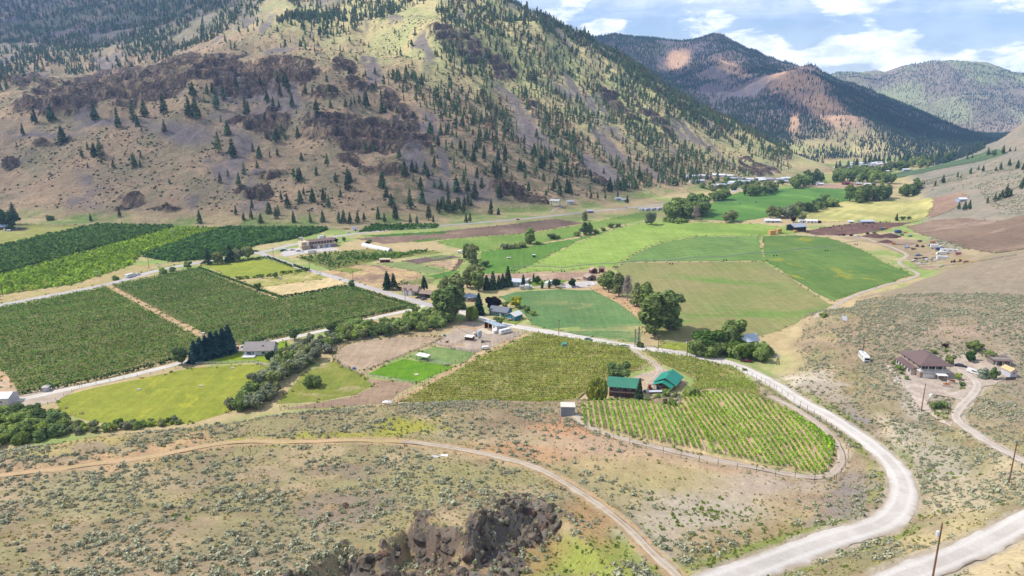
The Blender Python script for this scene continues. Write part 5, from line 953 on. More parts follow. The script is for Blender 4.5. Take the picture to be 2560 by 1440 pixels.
TL = [  # single trees: kind, u, v, height px, colour, width, label
 ('tall',1522,730,54,G_MID,1.0,'green cottonwood at the barn end of the tree line'),('tall',1547,742,60,G_OLIVE,1.0,'cottonwood next to the bare tree in the line'),('bare',1567,752,62,G_MID,1.0,'leafless grey tree standing in the cottonwood line'),
 ('tall',1592,765,58,G_OLIVE,1.05,'olive green cottonwood right of the bare tree'),('tall',1614,773,68,G_MID,1.05,'tall cottonwood just behind the biggest one'),('tall',1636,838,105,(.20,.26,.085),1.35,'biggest cottonwood of all beside the seeded field'),('tall',1668,824,96,(.17,.23,.08),1.35,'wide dark cottonwood casting shade on the seeded field'),
 ('tall',1508,722,40,G_OLIVE,1.1,'small cottonwood beside the wooden barns'),
 ('tall',1130,804,92,(.15,.21,.08),1.25,'great dark cottonwood over the creek beside the ranch yard'),('tall',1102,792,70,G_MID,1.2,'cottonwood left of the great creek cottonwood'),('tall',1140,748,66,G_OLIVE,1.3,'olive cottonwood behind the great creek tree'),('tall',1112,742,52,G_OLIVE,1.25,'cottonwood beside the brown roofed barn'),('tall',1180,664,55,G_OLIVE,1.15,'tall pale cottonwood at the head of the creek line'),('tall',1168,650,42,G_DARK,1.1,'dark cottonwood at the far end of the creek line'),('round',1192,700,40,G_OLIVE,1.1,'pale round tree in the creek line'),('tall',1196,728,52,G_MID,1.25,'cottonwood left of the row of dark spruces'),('tall',1168,720,50,G_OLIVE,1.2,'cottonwood in the middle of the creek line'),('round',1213,668,18,G_DARK,1.2,'small dark round tree in the deep green pasture'),('round',1182,684,24,G_GREY,1.2,'grey willow beside the pasture'),('bush',1150,772,22,G_MID,1.3,'creek bush by the bridge'),
 ('round',1093,778,34,G_MID,1.1,'round tree by the end of the valley road'),('round',1038,785,22,G_MID,1.2,'round bush at the corner of the vineyard'),
 ('spruce',1197,786,52,(.035,.075,.05),1.15,'dark blue green spruce beside the blue grey roof'),('round',1236,778,44,(.022,.018,.02),1.0,'dark purple leaved tree behind the teal house'),('round',1290,768,28,G_YEL,1.05,'bright yellow tree behind the teal garage'),('willow',1181,800,36,(.20,.26,.04),1.0,'light green weeping willow near the ranch yard'),('round',1262,772,20,G_LIGHT,1.1,'light green tree between the purple and the yellow tree'),('round',1249,815,26,G_MID,1.1,'round tree at the road edge behind the white shed'),('round',1318,782,20,G_MID,1,'small tree right of the teal garage'),('bush',1332,788,13,G_LIGHT,1.2,'light green shrub right of the teal garage'),('bush',1300,772,10,G_DARK,1.2,'dark shrub behind the teal garage'),
 ('round',455,912,44,G_DARK,.95,'dark round tree at the left end of the spruce row'),('round',676,906,30,(.05,.09,.03),.85,'small round tree on the lawn in front of the grey house'),('round',737,850,32,G_DARK,.95,'dark tree beside the lane right of the grey house'),('pine',716,872,17,G_DARK,1.3,'small dark conifer on the lawn'),
 ('pine',968,724,44,(.03,.06,.025),1.35,'left of two tall conifers beside the brown house'),('pine',984,726,42,(.045,.06,.03),1.35,'right of two tall conifers beside the brown house'),('pine',1060,728,38,(.03,.06,.03),1.5,'broad conifer behind the brown roofed house'),
 ('pine',520,662,42,PINE,1.4,'dark conifer at the corner of the mown lawn'),('round',543,660,34,G_OLIVE,1.0,'pale round tree next to the corner conifer'),('pine',574,655,40,PINE,1.4,'dark conifer between pale trees by the highway'),('round',596,652,30,G_GREY,1.0,'grey green tree by the highway junction'),('round',620,648,34,G_OLIVE,1.0,'pale round tree nearest the junction'),
 ('round',688,695,15,G_DARK,1.0,'small dark round tree in the hedge gap of the lawn'),('round',644,726,19,G_MID,1.0,'small round tree beside the lawn hedge'),('round',878,720,20,G_DARK,1.1,'round tree at the corner of the vineyard by the road'),('bush',407,684,16,G_LIGHT,1.2,'light bush on the highway edge'),('bush',430,678,12,G_MID,1.3,'low bush on the highway edge'),('round',470,672,18,G_MID,1.1,'small tree at the top of the vineyard'),('bush',288,700,12,G_MID,1.2,'bush beside the highway below the orchard'),
 ('round',1545,952,46,G_DARK,1.25,'dark round tree behind the green roofed barn'),('willow',1492,999,54,(.22,.25,.05),1.05,'yellow green weeping willow left of the green roofed barn'),('spruce',1598,999,50,(.04,.07,.035),.85,'slim spruce at the right corner of the green roofed barn'),
 ('bush',1668,992,22,G_MID,1.0,'green bush in front of the winery house'),('bush',1688,993,16,G_OLIVE,1.0,'olive bush in front of the winery house'),('bush',1724,988,26,G_MID,1.25,'broad bush right of the winery house'),('bush',1645,995,14,G_MID,1.0,'small bush left of the winery house bushes'),('bush',1618,1001,9,G_DARK,1.4,'low dark bush in the winery yard'),('bush',1680,1013,20,G_MID,.9,'green bush in the sage island above the vineyard'),('bush',1662,1008,13,(.16,.12,.09),1.2,'brown twiggy bush in the sage island'),
 ('bush',781,966,34,G_MID,1.1,'lone round bush in the grass paddock'),('bush',818,882,24,(.28,.30,.22),1.0,'whitish flowering shrub at the tip of the arena'),
 ('spruce',1216,724,36,PINE,1.2,'leftmost dark spruce of the row'),('spruce',1232,723,44,PINE,1.1,'second dark spruce from the left in the row'),('spruce',1247,721,32,PINE,1.2,'shortest middle spruce of the row'),('spruce',1257,719,34,PINE,1.2,'fourth dark spruce of the row'),('spruce',1270,717,50,PINE,1.05,'tallest spruce at the right end of the row'),
 ('column',1308,714,28,(.03,.075,.02),.95,'tall columnar cedar by the white house'),('column',1334,705,20,(.03,.075,.02),.95,'columnar cedar by the round tree'),('round',1343,710,22,(.05,.12,.03),1.1,'dense round green tree beside the cedars'),('column',1355,721,20,G_DARK,1.1,'columnar cedar left of the motorhome'),('column',1373,721,22,G_DARK,1.0,'columnar cedar right of the motorhome'),('round',1390,718,26,(.05,.09,.03),1.0,'round tree beside the gravel lot'),('round',1430,717,22,(.04,.085,.025),1.1,'dark spreading tree at the end of the gravel lot'),
 ('tall',1325,610,42,G_MID,1.25,'solitary cottonwood in the ditch line across the pasture'),('bush',1345,611,10,G_MID,1.5,'bush right of the solitary cottonwood'),('bush',1262,622,15,G_GREY,1.5,'grey bush at the pasture edge'),('bush',1290,620,16,G_OLIVE,1.4,'bush in the pasture ditch'),('bush',1275,622,15,G_OLIVE,1.4,'left bush of the pasture ditch pair'),('bush',1305,618,16,G_OLIVE,1.3,'third bush in the pasture ditch'),
 ('bush',1380,598,16,G_DARK,1.3,'dark bush on the ditch bank'),('bush',1395,596,10,G_MID,1.4,'low bush on the ditch bank'),('tall',1462,587,32,G_DARK,1.3,'dark tree halfway along the ditch'),('tall',1472,585,30,G_MID,1.3,'second tree halfway along the ditch'),('bush',1442,590,14,G_MID,1.3,'bush left of the ditch trees'),('bush',1490,583,12,G_MID,1.4,'bush right of the ditch trees'),('bush',1507,577,10,G_MID,1.4,'bush farther along the ditch'),('bush',1528,569,13,G_MID,1.4,'rounded bush at the ditch end'),('bush',1545,567,10,G_DARK,1.5,'dark bush at the ditch end'),
 ('round',1628,562,34,G_GREY,1.1,'grey green tree alone at the field corner'),('round',1815,556,28,G_OLIVE,1.2,'left one of two trees in the bright green field'),('round',1832,554,30,G_OLIVE,1.2,'right one of two trees in the bright green field'),('bare',1739,552,34,G_MID,1.3,'pale leafless tree in front of the dark grove'),('tall',1461,552,24,G_OLIVE,1.2,'small tree on the highway side'),
 ('round',2004,555,22,G_OLIVE,1.0,'thin olive tree between the white barns'),('round',1983,556,14,(.05,.02,.03),1.0,'dark red tree beside the white barn'),('bush',2046,557,7,(.05,.02,.025),1.6,'dark red bush at the barn end'),('round',2060,505,20,G_MID,1.0,'tree beside the block of cottonwoods'),('round',2256,550,9,G_DARK,1.5,'round bush beside the single pine'),('round',2271,549,8,G_DARK,1.3,'small bush beside the single pine'),
 ('round',15,572,42,PINE,1.0,'dark tree behind the barn at the left edge'),('pine',28,576,40,PINE,1.5,'dark conifer behind the barn at the left edge'),('pine',37,562,44,PINE,1.4,'taller conifer behind the barn at the left edge'),('bush',125,551,14,G_DARK,1.2,'bush at the mountain foot'),('pine',227,553,16,PINE,1.4,'small lone conifer at the mountain foot'),
 ('round',840,607,13,(.05,.02,.03),.9,'dark red garden tree right of the winery'),('round',861,604,12,G_DARK,1.0,'round green garden tree right of the winery'),('bush',918,611,10,(.06,.03,.03),1.2,'dark red shrub by the plots'),('bush',923,606,9,G_DARK,1.3,'green shrub by the plots'),
 ('dead',1587,868,44,G_MID,.75,'left bare dead poplar by the road junction'),('dead',1596,864,46,G_MID,.9,'right bare dead poplar by the road junction'),('bush',1600,868,16,G_DARK,1.0,'dark cedar bush at the foot of the dead poplars'),('bush',1861,927,8,G_MID,1.4,'small green bush on the road edge'),
 ('round',1828,858,64,G_MID,1.15,'largest round tree over the hidden house'),('column',1830,872,44,G_DARK,1.0,'dark cedar in front of the largest round tree'),('round',1762,880,62,(.09,.16,.035),1.35,'broad light green tree at the left of the grove'),('round',1905,904,32,G_MID,1.2,'round bush at the right end of the grove'),
 ('round',2440,878,22,G_MID,1.2,'bushy tree above the yard of the hillside house'),('round',2425,872,18,G_OLIVE,1.2,'olive tree above the yard of the hillside house'),('round',2422,905,26,(.05,.10,.03),1.0,'green tree beside the dark car'),('round',2373,912,22,G_OLIVE,.9,'tree beside the hipped roof'),('round',2480,902,18,G_OLIVE,1.0,'small tree before the outbuilding'),('bush',2458,945,24,(.26,.30,.22),1.0,'silvery shrub beside the white pickup'),('round',2483,950,26,G_DARK,.8,'dark sapling beside the silvery shrub'),('round',2395,950,16,G_LIGHT,.8,'pale young tree by the drive'),('bush',2404,965,10,G_DARK,1.3,'dark shrub on the drive corner'),('bush',2406,973,7,G_MID,1.4,'low shrub on the drive corner'),
 ('bush',2238,910,12,G_DARK,1.2,'dark bush left of the hillside house'),('bush',2248,925,13,G_MID,1.1,'green bush along the side wall of the house'),('bush',2254,935,10,G_MID,1.0,'young bush below the side wall'),('bush',2266,948,10,G_MID,.9,'small bush on the gravel before the house'),('bush',2312,888,12,G_OLIVE,1.2,'olive bush behind the house'),('bush',2334,884,10,G_MID,1.2,'green bush behind the house'),('bush',2363,878,8,G_MID,1.2,'light bush behind the house'),('bush',2362,868,9,(.06,.03,.03),1.2,'dark red bush behind the house'),
 ('bush',2332,1022,16,G_MID,.8,'fruit tree in the fenced garden'),('bush',2345,1022,18,G_DARK,.8,'dark fruit tree in the fenced garden'),('bush',2358,1020,17,G_MID,.8,'third fruit tree in the fenced garden'),('round',2468,895,18,G_MID,1.0,'tree at the back of the outbuilding'),('bush',2060,792,13,G_LIGHT,1.4,'bright green bush at the corner of the seeded field')]
for kd, u_, v_, h_, c_, w_, lb in TL: tree(kd, u_, v_, h_, c_, lb, 'shrub' if kd == 'bush' else 'tree', None, w_)
for i, t_ in enumerate(np.linspace(0, 1, 7)):
    tree('spruce', 489+t_*86, 906-t_*24, 46+14*t_+5*random.random(), (.035,.075,.075), 'blue spruce of the dense row beside the grey house', 'tree', 'row of blue spruces', 1.25)

E_ = np.concatenate(EDGE); E_ = E_[rng.random(len(E_)) < .8]; E_ = np.concatenate([E_+rng.normal(size=E_.shape)*1.1 for _ in range(5)]); eu, ev = project(E_[:, 0], E_[:, 1], height(E_[:, 0], E_[:, 1])); E_ = E_[(eu > -100) & (eu < 2660) & (E_[:, 1] < 1100)]
scatter('field_edge_weeds', np.stack([E_[:, 0], E_[:, 1], height(E_[:, 0], E_[:, 1])], 1), .7+1.3*rng.random(len(E_))**2, [(m_, (1,1,1)) for m_ in WEED+GRASS])
# ------------------------------------------------------------------ hedges, vine rows and orchard rows
def row_mesh(name, path, h0, h1, width, per_m, size, mat=M_LEAF, gaps=0.0, seed=0):
    r = np.random.default_rng(seed); P = np.asarray(path, float); d = np.concatenate([[0], np.cumsum(np.hypot(*np.diff(P[:, :2], axis=0).T))]); n_ = max(6, int(d[-1]*per_m))
    s_ = r.random(n_)*d[-1]
    if gaps: g = vnoise(s_/3.5, np.full(n_, seed*3.7), seed); s_ = s_[g > gaps] if (g > gaps).sum() > 8 else s_; n_ = len(s_)
    x_ = np.interp(s_, d, P[:, 0])+r.normal(size=n_)*width*.4; y_ = np.interp(s_, d, P[:, 1])+r.normal(size=n_)*width*.4
    lump = (.8+.4*vnoise(s_/1.4, np.full(n_, seed*1.3), seed+1)) if size > .8 or per_m > 12.5 else (.93+.14*r.random(n_))
    z_ = height(x_, y_)+h0+(h1-h0)*r.random(n_)**.8*lump
    c = np.stack([x_, y_, z_], 1); nrm = r.normal(size=(n_, 3))+np.array([0, 0, .6])
    o0 = np.array([P[0, 0], P[0, 1], float(height(P[0, 0], P[0, 1]))])
    me = leaf_mesh(name, quads_at(c-o0, nrm, size*(.6+.8*r.random(n_)), 1.1, r), mat, r); return me, o0
def rows_in(poly, ang, spacing, inset=1.0):
    """parallel lines across a field: list of (p, q)"""
    W_ = np.array(poly); c, s = math.cos(ang), math.sin(ang); Q_ = np.stack([W_[:, 0]*c+W_[:, 1]*s, -W_[:, 0]*s+W_[:, 1]*c], 1); out = []
    for t_ in np.arange(Q_[:, 1].min()+spacing*.6, Q_[:, 1].max(), spacing):
        xs = []
        for i in range(len(Q_)):
            a_, b_ = Q_[i], Q_[(i+1) % len(Q_)]
            if (a_[1] > t_) != (b_[1] > t_): xs.append(a_[0]+(b_[0]-a_[0])*(t_-a_[1])/(b_[1]-a_[1]))
        xs.sort()
        for i in range(0, len(xs)-1, 2):
            if xs[i+1]-xs[i] > 6:
                f = lambda q: np.array([q*c-t_*s, q*s+t_*c]); out.append((f(xs[i]+inset), f(xs[i+1]-inset)))
    return out
def line(p, q, step=3.0):
    n_ = max(2, int(np.hypot(*(q-p))/step)); t_ = np.linspace(0, 1, n_)[:, None]; return p*(1-t_)+q*t_
def wpoly(px): return [tuple(w_) for w_ in hits([p[0] for p in px], [p[1] for p in px])[:, :2]]
sd = 1000
def nth(i): return '%d%s' % (i, 'th' if 10 < i % 100 < 14 else {1: 'st', 2: 'nd', 3: 'rd'}.get(i % 10, 'th'))
def plant_rows(px, ang, spacing, h0, h1, width, per_m, size, cols, name, label, cat, group, gaps=0.0):
    global sd
    for ri, (p, q) in enumerate(rows_in(wpoly(px), ang, spacing)):
        sd += 1; me, o0 = row_mesh(name, line(p, q), h0, h1, width, per_m, size, gaps=gaps, seed=sd)
        o = link(name, me, None, o0); o.color = (*(np.array(cols[sd % len(cols)])*(.9+.2*random.random())), 1); tag(o, nth(ri+1)+' '+label, cat, group)
a_road = wdir((420,905),(830,818))
plant_rows(VA, a_road, 3.3, .5, 1.8, .22, 10.0, .42, [(.15,.29,.05),(.155,.285,.05)], 'vine_row', 'dark green vine row counting up from the farm lane, left vineyard block', 'vine row', 'vine rows of the left block')
plant_rows(VB, a_road, 3.3, .5, 1.8, .22, 10.0, .42, [(.135,.275,.055),(.14,.27,.06)], 'vine_row', 'dark green vine row counting up from the farm lane, block below the lawn', 'vine row', 'vine rows of the right block')
a_mid = wdir((1100,960),(1500,972))
plant_rows(MV, a_mid, 2.5, .4, 1.5, .20, 12.0, .34, [(.31,.39,.065),(.29,.37,.065)], 'vine_row', 'light green vine row counting back from the sage bank, vineyard behind the barn', 'vine row', 'vine rows behind the barn', gaps=.06)
plant_rows(UV, wdir((1640,905),(1860,965)), 2.5, .4, 1.5, .20, 12.0, .34, [(.28,.36,.075)], 'vine_row', 'vine row counting back, small vineyard between winery drive and gravel road', 'vine row', 'vine rows beside the gravel road', gaps=.1)
O1 = [(-60,622),(0,618),(120,590),(250,563),(440,568),(220,628),(0,688),(-60,705)]; O2 = [(-60,707),(0,690),(220,630),(442,569),(562,570),(480,592),(350,640),(330,662),(180,712),(0,738),(-60,750)]; O3 = [(352,642),(482,594),(566,571),(825,572),(775,590),(690,606),(650,612),(560,640),(500,650),(430,656)]
a_o = wdir((0,688),(440,568))
plant_rows(O1, a_o, 4.6, .4, 3.2, 1.3, 2.6, 1.7, [(.10,.185,.045),(.12,.20,.05)], 'orchard_row', 'dark orchard row counting away from the highway, upper orchard', 'orchard row', 'rows of the upper dark orchard')
plant_rows(O2, a_o, 4.6, .3, 2.2, 1.0, 2.2, 1.4, [(.27,.39,.045),(.24,.36,.045)], 'orchard_row', 'light green orchard row counting away from the highway, young strip', 'orchard row', 'rows of the light orchard strip', gaps=.2)
plant_rows(O3, a_o, 4.6, .4, 3.2, 1.3, 2.6, 1.7, [(.09,.185,.05),(.105,.195,.05)], 'orchard_row', 'dark orchard row counting away from the highway, opposite the winery', 'orchard row', 'rows of the orchard opposite the winery')
plant_rows([(742,645),(850,632),(960,640),(900,662),(832,674)], wdir((745,648),(832,676)), 5.0, .3, 3.0, 1.2, 1.6, 1.3, [(.11,.19,.05)], 'orchard_row', 'row of young fruit trees counting away, in front of the winery', 'orchard row', 'fruit tree rows before the winery', gaps=.3)
plant_rows([(880,648),(950,636),(1000,634),(1085,627),(1000,645),(950,652)], wdir((900,650),(1085,628)), 4.0, .3, 2.4, 1.0, 2.2, 1.3, [(.13,.23,.045)], 'orchard_row', 'leafy row counting away, beside the long white tunnel', 'orchard row', 'rows beside the tunnel')
plant_rows([(892,582),(930,562),(1100,564),(1092,570)], wdir((900,580),(1092,569)), 4.0, .3, 2.6, 1.1, 2.0, 1.5, [(.09,.18,.04)], 'orchard_row', 'orchard row counting away, between the highway and the mountain', 'orchard row', 'rows above the highway')
# the near vineyard: one object per row, with its trunks, leaves and end posts
M_WOOD = flat_mat('weathered_post', ph(112,86,68), .9, var=.25, scale=4); M_TUBE = flat_mat('white_vine_tube', ph(235,232,224), .6)
def box_v(cx, cy, cz, sx_, sy_, sz_):
    return [(cx+dx*sx_/2, cy+dy*sy_/2, cz+dz*sz_/2) for dz in (-1, 1) for dx, dy in ((-1,-1),(1,-1),(1,1),(-1,1))]
BOXQ = [(0,3,2,1),(4,5,6,7),(0,1,5,4),(1,2,6,5),(2,3,7,6),(3,0,4,7)]
def boxes_mesh(name, L, mat):
    V = []; Q_ = []
    for b in L: s0 = len(V); V += box_v(*b); Q_ += [tuple(s0+i for i in q) for q in BOXQ]
    return np_mesh(name, V, quads=Q_, mats=[mat])
POST = boxes_mesh('post', [(0,0,.8,.10,.10,2.0)], M_WOOD)
tops = [(1458+13.15*i, [1014,1006,1003,1003,1003,1003,1003,1003,1003,1004,1006,1008,1010,1011,1012,1013,1014,1015,1016,1017,1018][i]) for i in range(21)]
tops += [(1707+10.2*i, [994,991,989,987,986,985,984,984][i]) for i in range(8)]+[(1790,983),(1803,983),(1818,983),(1833,984),(1849,986),(1866,989),(1884,993),(1903,998),(1922,1005),(1942,1014),(1962,1024),(1983,1036),(2004,1049),(2026,1064),(2048,1080),(2070,1097)]
bott = [(1462+16.0*i, 1066+ (122/592)*16*i*(1.0 if i > 6 else 1.0)) for i in range(38)]+[(2064,1181),(2072,1168),(2078,1154),(2082,1141),(2084,1129),(2085,1119),(2085,1110)]
for i, (a_, b_) in enumerate(zip(tops, bott)):
    p, q = hits([a_[0], b_[0]], [a_[1], b_[1]])[:, :2]; path = line(p, q, 1.5); sd += 1; gp = .16
    t = link('vine_row', None); o0 = np.array([p[0], p[1], ground(*p)]); t.location = o0
    me, o1 = row_mesh('foliage', path, .5, 1.5, .30, 14, .36, gaps=gp, seed=sd); f = link('foliage', me, t); f.color = (.27*(.9+.2*random.random()), .44, .05, 1)
    L = [(w_[0]-o0[0]+random.uniform(-.05,.05), w_[1]-o0[1], ground(*w_)-o0[2]+.35, .07, .07, .9) for w_ in path[::1]]
    link('vine_trunks', boxes_mesh('vine_trunks', L, M_BARK), t)['kind'] = 'stuff'
    for w_ in (p, q): link('post', POST, t, (w_[0]-o0[0], w_[1]-o0[1], ground(*w_)-o0[2]), (0, 0, i))
    w_ = path[-2]; link('vine_tube', boxes_mesh('vine_tube', [(w_[0]-o0[0], w_[1]-o0[1], ground(*w_)-o0[2]+.35, .16, .16, .7)], M_TUBE), t)
    tag(t, nth(i+1)+' bright green vine row from the grey tool shed, sloping vineyard', 'vine row', 'vine rows inside the road bend')
def hedge(px, h, w, col, label, per_m=14, size=.6, group=None):
    global sd
    sd += 1; path = smooth_path(hits([p[0] for p in px], [p[1] for p in px]), 1.5) if len(px) > 2 else line(*hits([p[0] for p in px], [p[1] for p in px])[:, :2], 1.5)
    me, o0 = row_mesh('hedge', path, .1, h, w, per_m, size, seed=sd); o = link('hedge', me, None, o0); o.color = (*col, 1); tag(o, label, 'hedge', group)
HD = (.05,.10,.032)
for px, lb in [([(502,660),(590,655),(668,645)],'dark clipped hedge along the highway side of the mown lawn'),([(668,645),(700,656),(730,668)],'hedge along the valley road beside the lawn'),([(735,666),(772,678)],'short hedge beside the valley road'),([(591,699),(622,696)],'leftmost hedge segment across the lawn'),([(632,696),(660,692)],'second hedge segment across the lawn'),([(668,692),(686,690)],'third hedge segment left of the round tree'),([(702,686),(732,682)],'hedge segment right of the round tree'),([(738,682),(773,676)],'rightmost hedge segment across the lawn'),([(497,670),(600,708),(700,744)],'long low hedge between the lawn and the vineyard'),([(700,746),(780,733),(870,717)],'hedge between the straw ground and the vineyard'),([(990,722),(1012,729),(1048,742)],'clipped hedge in front of the brown house'),([(960,716),(1020,712)],'dark hedge behind the brown house')]:
    hedge(px, 2.0 if 'low' not in lb else 1.4, .9, HD if 'long' not in lb else (.085,.16,.04), lb)
hedge([(880,722),(950,742),(1040,770)], 2.2, 1.2, (.11,.18,.05), 'ragged hedge between the valley road and the vineyard')
hedge([(40,988),(150,970),(300,937),(420,907),(480,886)], 2.0, .9, (.05,.105,.03), 'dark hedge like vine row along the farm lane', 10)
hedge([(600,866),(700,843),(830,815),(930,789),(1020,770)], 2.0, .9, (.06,.12,.035), 'green hedge row between the lane and the right vineyard block', 10)

# ------------------------------------------------------------------ builders for houses, vehicles and the rest
def paint_mat(name, rough=.45, spec=.4, metal=0.0, var=.08):
    k = NB(name); oi = k.n.new('ShaderNodeObjectInfo'); nz = k.noise(k.pos(), 1.2, 5, .65); nz2 = k.noise(k.pos(), .25, 3, .5)
    f = k.math('MULTIPLY', k.range(nz, .25, .75, 1-var, 1+var), k.range(nz2, .3, .7, 1-var*.6, 1+var*.6))
    k.base(k.scale(oi.outputs['Color'], f)); k.b.inputs['Roughness'].default_value = rough; k.b.inputs['Specular IOR Level'].default_value = spec; k.b.inputs['Metallic'].default_value = metal; return k.m
M_PAINT = paint_mat('coated_paint'); M_WALL = paint_mat('painted_wall', .85, .2, 0, .07); M_ROOF = paint_mat('roof_cover', .6, .3, 0, .12); M_TIMBER = paint_mat('timber', .9, .1, 0, .22)
k = NB('window_glass'); k.base((.025, .035, .05)); k.b.inputs['Roughness'].default_value = .08; k.b.inputs['Specular IOR Level'].default_value = .6; M_GLASS = k.m
k = NB('rubber'); k.base((.02, .02, .022)); k.b.inputs['Roughness'].default_value = .85; M_TYRE = k.m
M_METAL = flat_mat('galvanised_metal', ph(180,184,190), .4, .6, .1)
WHITE = ph(240,238,234); CREAM = ph(226,210,176); GREY = ph(168,166,166); LGREY = ph(200,202,206); DGREY = ph(96,96,100); BROWN = ph(120,94,78); TEAL = ph(64,128,142); GREEN = ph(36,150,128); RUST = ph(132,78,58); RED = ph(176,44,40); BLUE = ph(52,92,158); ORANGE = ph(226,104,40); YELLOW = ph(226,176,40); TAN = ph(206,180,144); ROOFB = ph(128,104,98); BLACK = (.012,.012,.014); DRED = ph(120,20,36); SKYB = ph(176,200,226)
def P(parent, name, mat, boxes=None, col=None, me=None, loc=None, rot=None, label=None):
    o = link(name, me if me is not None else boxes_mesh(name, boxes, mat), parent, loc, rot)
    if col is not None: o.color = (*col, 1)
    if label: o['label'] = label
    return o
def root(name, u, v, rz, label, cat, group=None, at=None, dz=-.03):
    p = hit(u, v) if at is None else at; t = link(name, None, None, (p.x, p.y, p.z+dz), (0, 0, R(rz))); t.empty_display_size = .5
    return tag(t, label, cat, group)
def prism(name, pts, y0, y1, mat):
    n_ = len(pts); V = [(x_, y0, z_) for x_, z_ in pts]+[(x_, y1, z_) for x_, z_ in pts]; me = bpy.data.meshes.new(name)
    F = [tuple(range(n_)), tuple(range(2*n_-1, n_-1, -1))]+[((i+1) % n_, i, n_+i, n_+(i+1) % n_) for i in range(n_)]
    me.from_pydata(V, [], F); me.materials.append(mat); me.update(); return me
def roof_mesh(kind, w, d, h, axis='x', oh=.5, th=.18):
    """roof sitting on z = 0; 'gable', 'hip', 'lean' (high at the front) or 'flat'"""
    W2, D2 = w/2+oh, d/2+oh
    if kind == 'gable' and axis == 'x':
        s_ = h/(d/2); V = [(-D2, -oh*s_), (0, h), (D2, -oh*s_), (D2, -oh*s_+th), (0, h+th), (-D2, -oh*s_+th)]
        me = prism('roof', V, -W2, W2, M_ROOF); me.transform(Matrix.Rotation(R(90), 4, 'Z')); return me
    if kind == 'gable':
        s_ = h/(w/2); return prism('roof', [(-W2, -oh*s_), (0, h), (W2, -oh*s_), (W2, -oh*s_+th), (0, h+th), (-W2, -oh*s_+th)], -D2, D2, M_ROOF)
    me = bpy.data.meshes.new('roof')
    if kind == 'hip':
        L = max(0, W2-D2); L2 = max(0, D2-W2)
        if W2 >= D2: rp = [(-L, 0, h), (L, 0, h)]
        else: rp = [(0, -L2, h), (0, L2, h)]
        V = [(-W2,-D2,0),(W2,-D2,0),(W2,D2,0),(-W2,D2,0)]+rp+[(-W2,-D2,-th),(W2,-D2,-th),(W2,D2,-th),(-W2,D2,-th)]
        F = [(0,1,5,4),(1,2,5),(2,3,4,5),(3,0,4)] if W2 >= D2 else [(0,1,4),(1,2,5,4),(2,3,5),(3,0,4,5)]
        F += [(1,0,6,7),(2,1,7,8),(3,2,8,9),(0,3,9,6),(6,9,8,7)]
    else:
        zf, zb = (h, 0) if kind == 'lean' else (0, 0)
        V = [(-W2,-D2,zf),(W2,-D2,zf),(W2,D2,zb),(-W2,D2,zb),(-W2,-D2,zf+th),(W2,-D2,zf+th),(W2,D2,zb+th),(-W2,D2,zb+th)]; F = [(0,3,2,1),(4,5,6,7),(0,1,5,4),(1,2,6,5),(2,3,7,6),(3,0,4,7)]
    me.from_pydata(V, [], F); me.materials.append(M_ROOF); me.update(); return me
def seams(parent, w, d, h, kind, axis, oh, col, step=.9):
    """standing seams of a metal roof, one part of many thin ribs"""
    L = []
    if kind == 'gable' and axis == 'x' and w < 20:
        s_ = math.atan2(h, d/2); ln = math.hypot(h, d/2)+oh
        for x_ in np.arange(-w/2-oh+.1, w/2+oh, step): L.append(x_)
        V = []; Q_ = []
        for x_ in L:
            for sg in (-1, 1):
                b0 = len(V)
                for dx in (-.03, .03):
                    V += [(x_+dx, sg*(d/2+oh), -oh*h/(d/2)+.19), (x_+dx, 0, h+.19), (x_+dx, 0, h+.25), (x_+dx, sg*(d/2+oh), -oh*h/(d/2)+.25)]
                Q_ += [(b0, b0+1, b0+2, b0+3), (b0+4, b0+7, b0+6, b0+5), (b0+3, b0+2, b0+6, b0+7)]
        o = P(parent, 'roof_seams', M_ROOF, me=np_mesh('roof_seams', V, quads=Q_, mats=[M_ROOF]), col=col); o['kind'] = 'stuff'
def window(parent, face, w, d, x_, z_, ww, wh, frame=WHITE, name='window'):
    s_ = {'f': (x_, -d/2, 0), 'b': (x_, d/2, 180), 'l': (-w/2, x_, -90), 'r': (w/2, x_, 90)}[face]
    fr = P(parent, name, M_WALL, [(0, -.02, 0, ww+.2, .10, wh+.2)], frame, loc=(s_[0], s_[1], z_), rot=(0, 0, R(s_[2])))
    P(fr, 'pane', M_GLASS, [(0, -.06, 0, ww, .06, wh)])
    return fr
def door(parent, face, w, d, x_, ww, wh, col=WHITE, z0=0, name='door'):
    s_ = {'f': (x_, -d/2, 0), 'b': (x_, d/2, 180), 'l': (-w/2, x_, -90), 'r': (w/2, x_, 90)}[face]
    return P(parent, name, M_WALL, [(0, -.03, wh/2, ww, .10, wh)], col, loc=(s_[0], s_[1], z0), rot=(0, 0, R(s_[2])))
def walls(parent, w, d, h, col, gable=None, axis='x', z0=0, name='wall', mat=None):
    if gable:
        if axis == 'x':
            me = prism(name, [(-d/2, z0-.6), (d/2, z0-.6), (d/2, z0+h), (0, z0+h+gable), (-d/2, z0+h)], -w/2, w/2, mat or M_WALL); me.transform(Matrix.Rotation(R(90), 4, 'Z'))
        else: me = prism(name, [(-w/2, z0-.6), (w/2, z0-.6), (w/2, z0+h), (0, z0+h+gable), (-w/2, z0+h)], -d/2, d/2, mat or M_WALL)
        return P(parent, name, M_WALL, me=me, col=col)
    return P(parent, name, mat or M_WALL, [(0, 0, z0+h/2-.3, w, d, h+.6)], col)
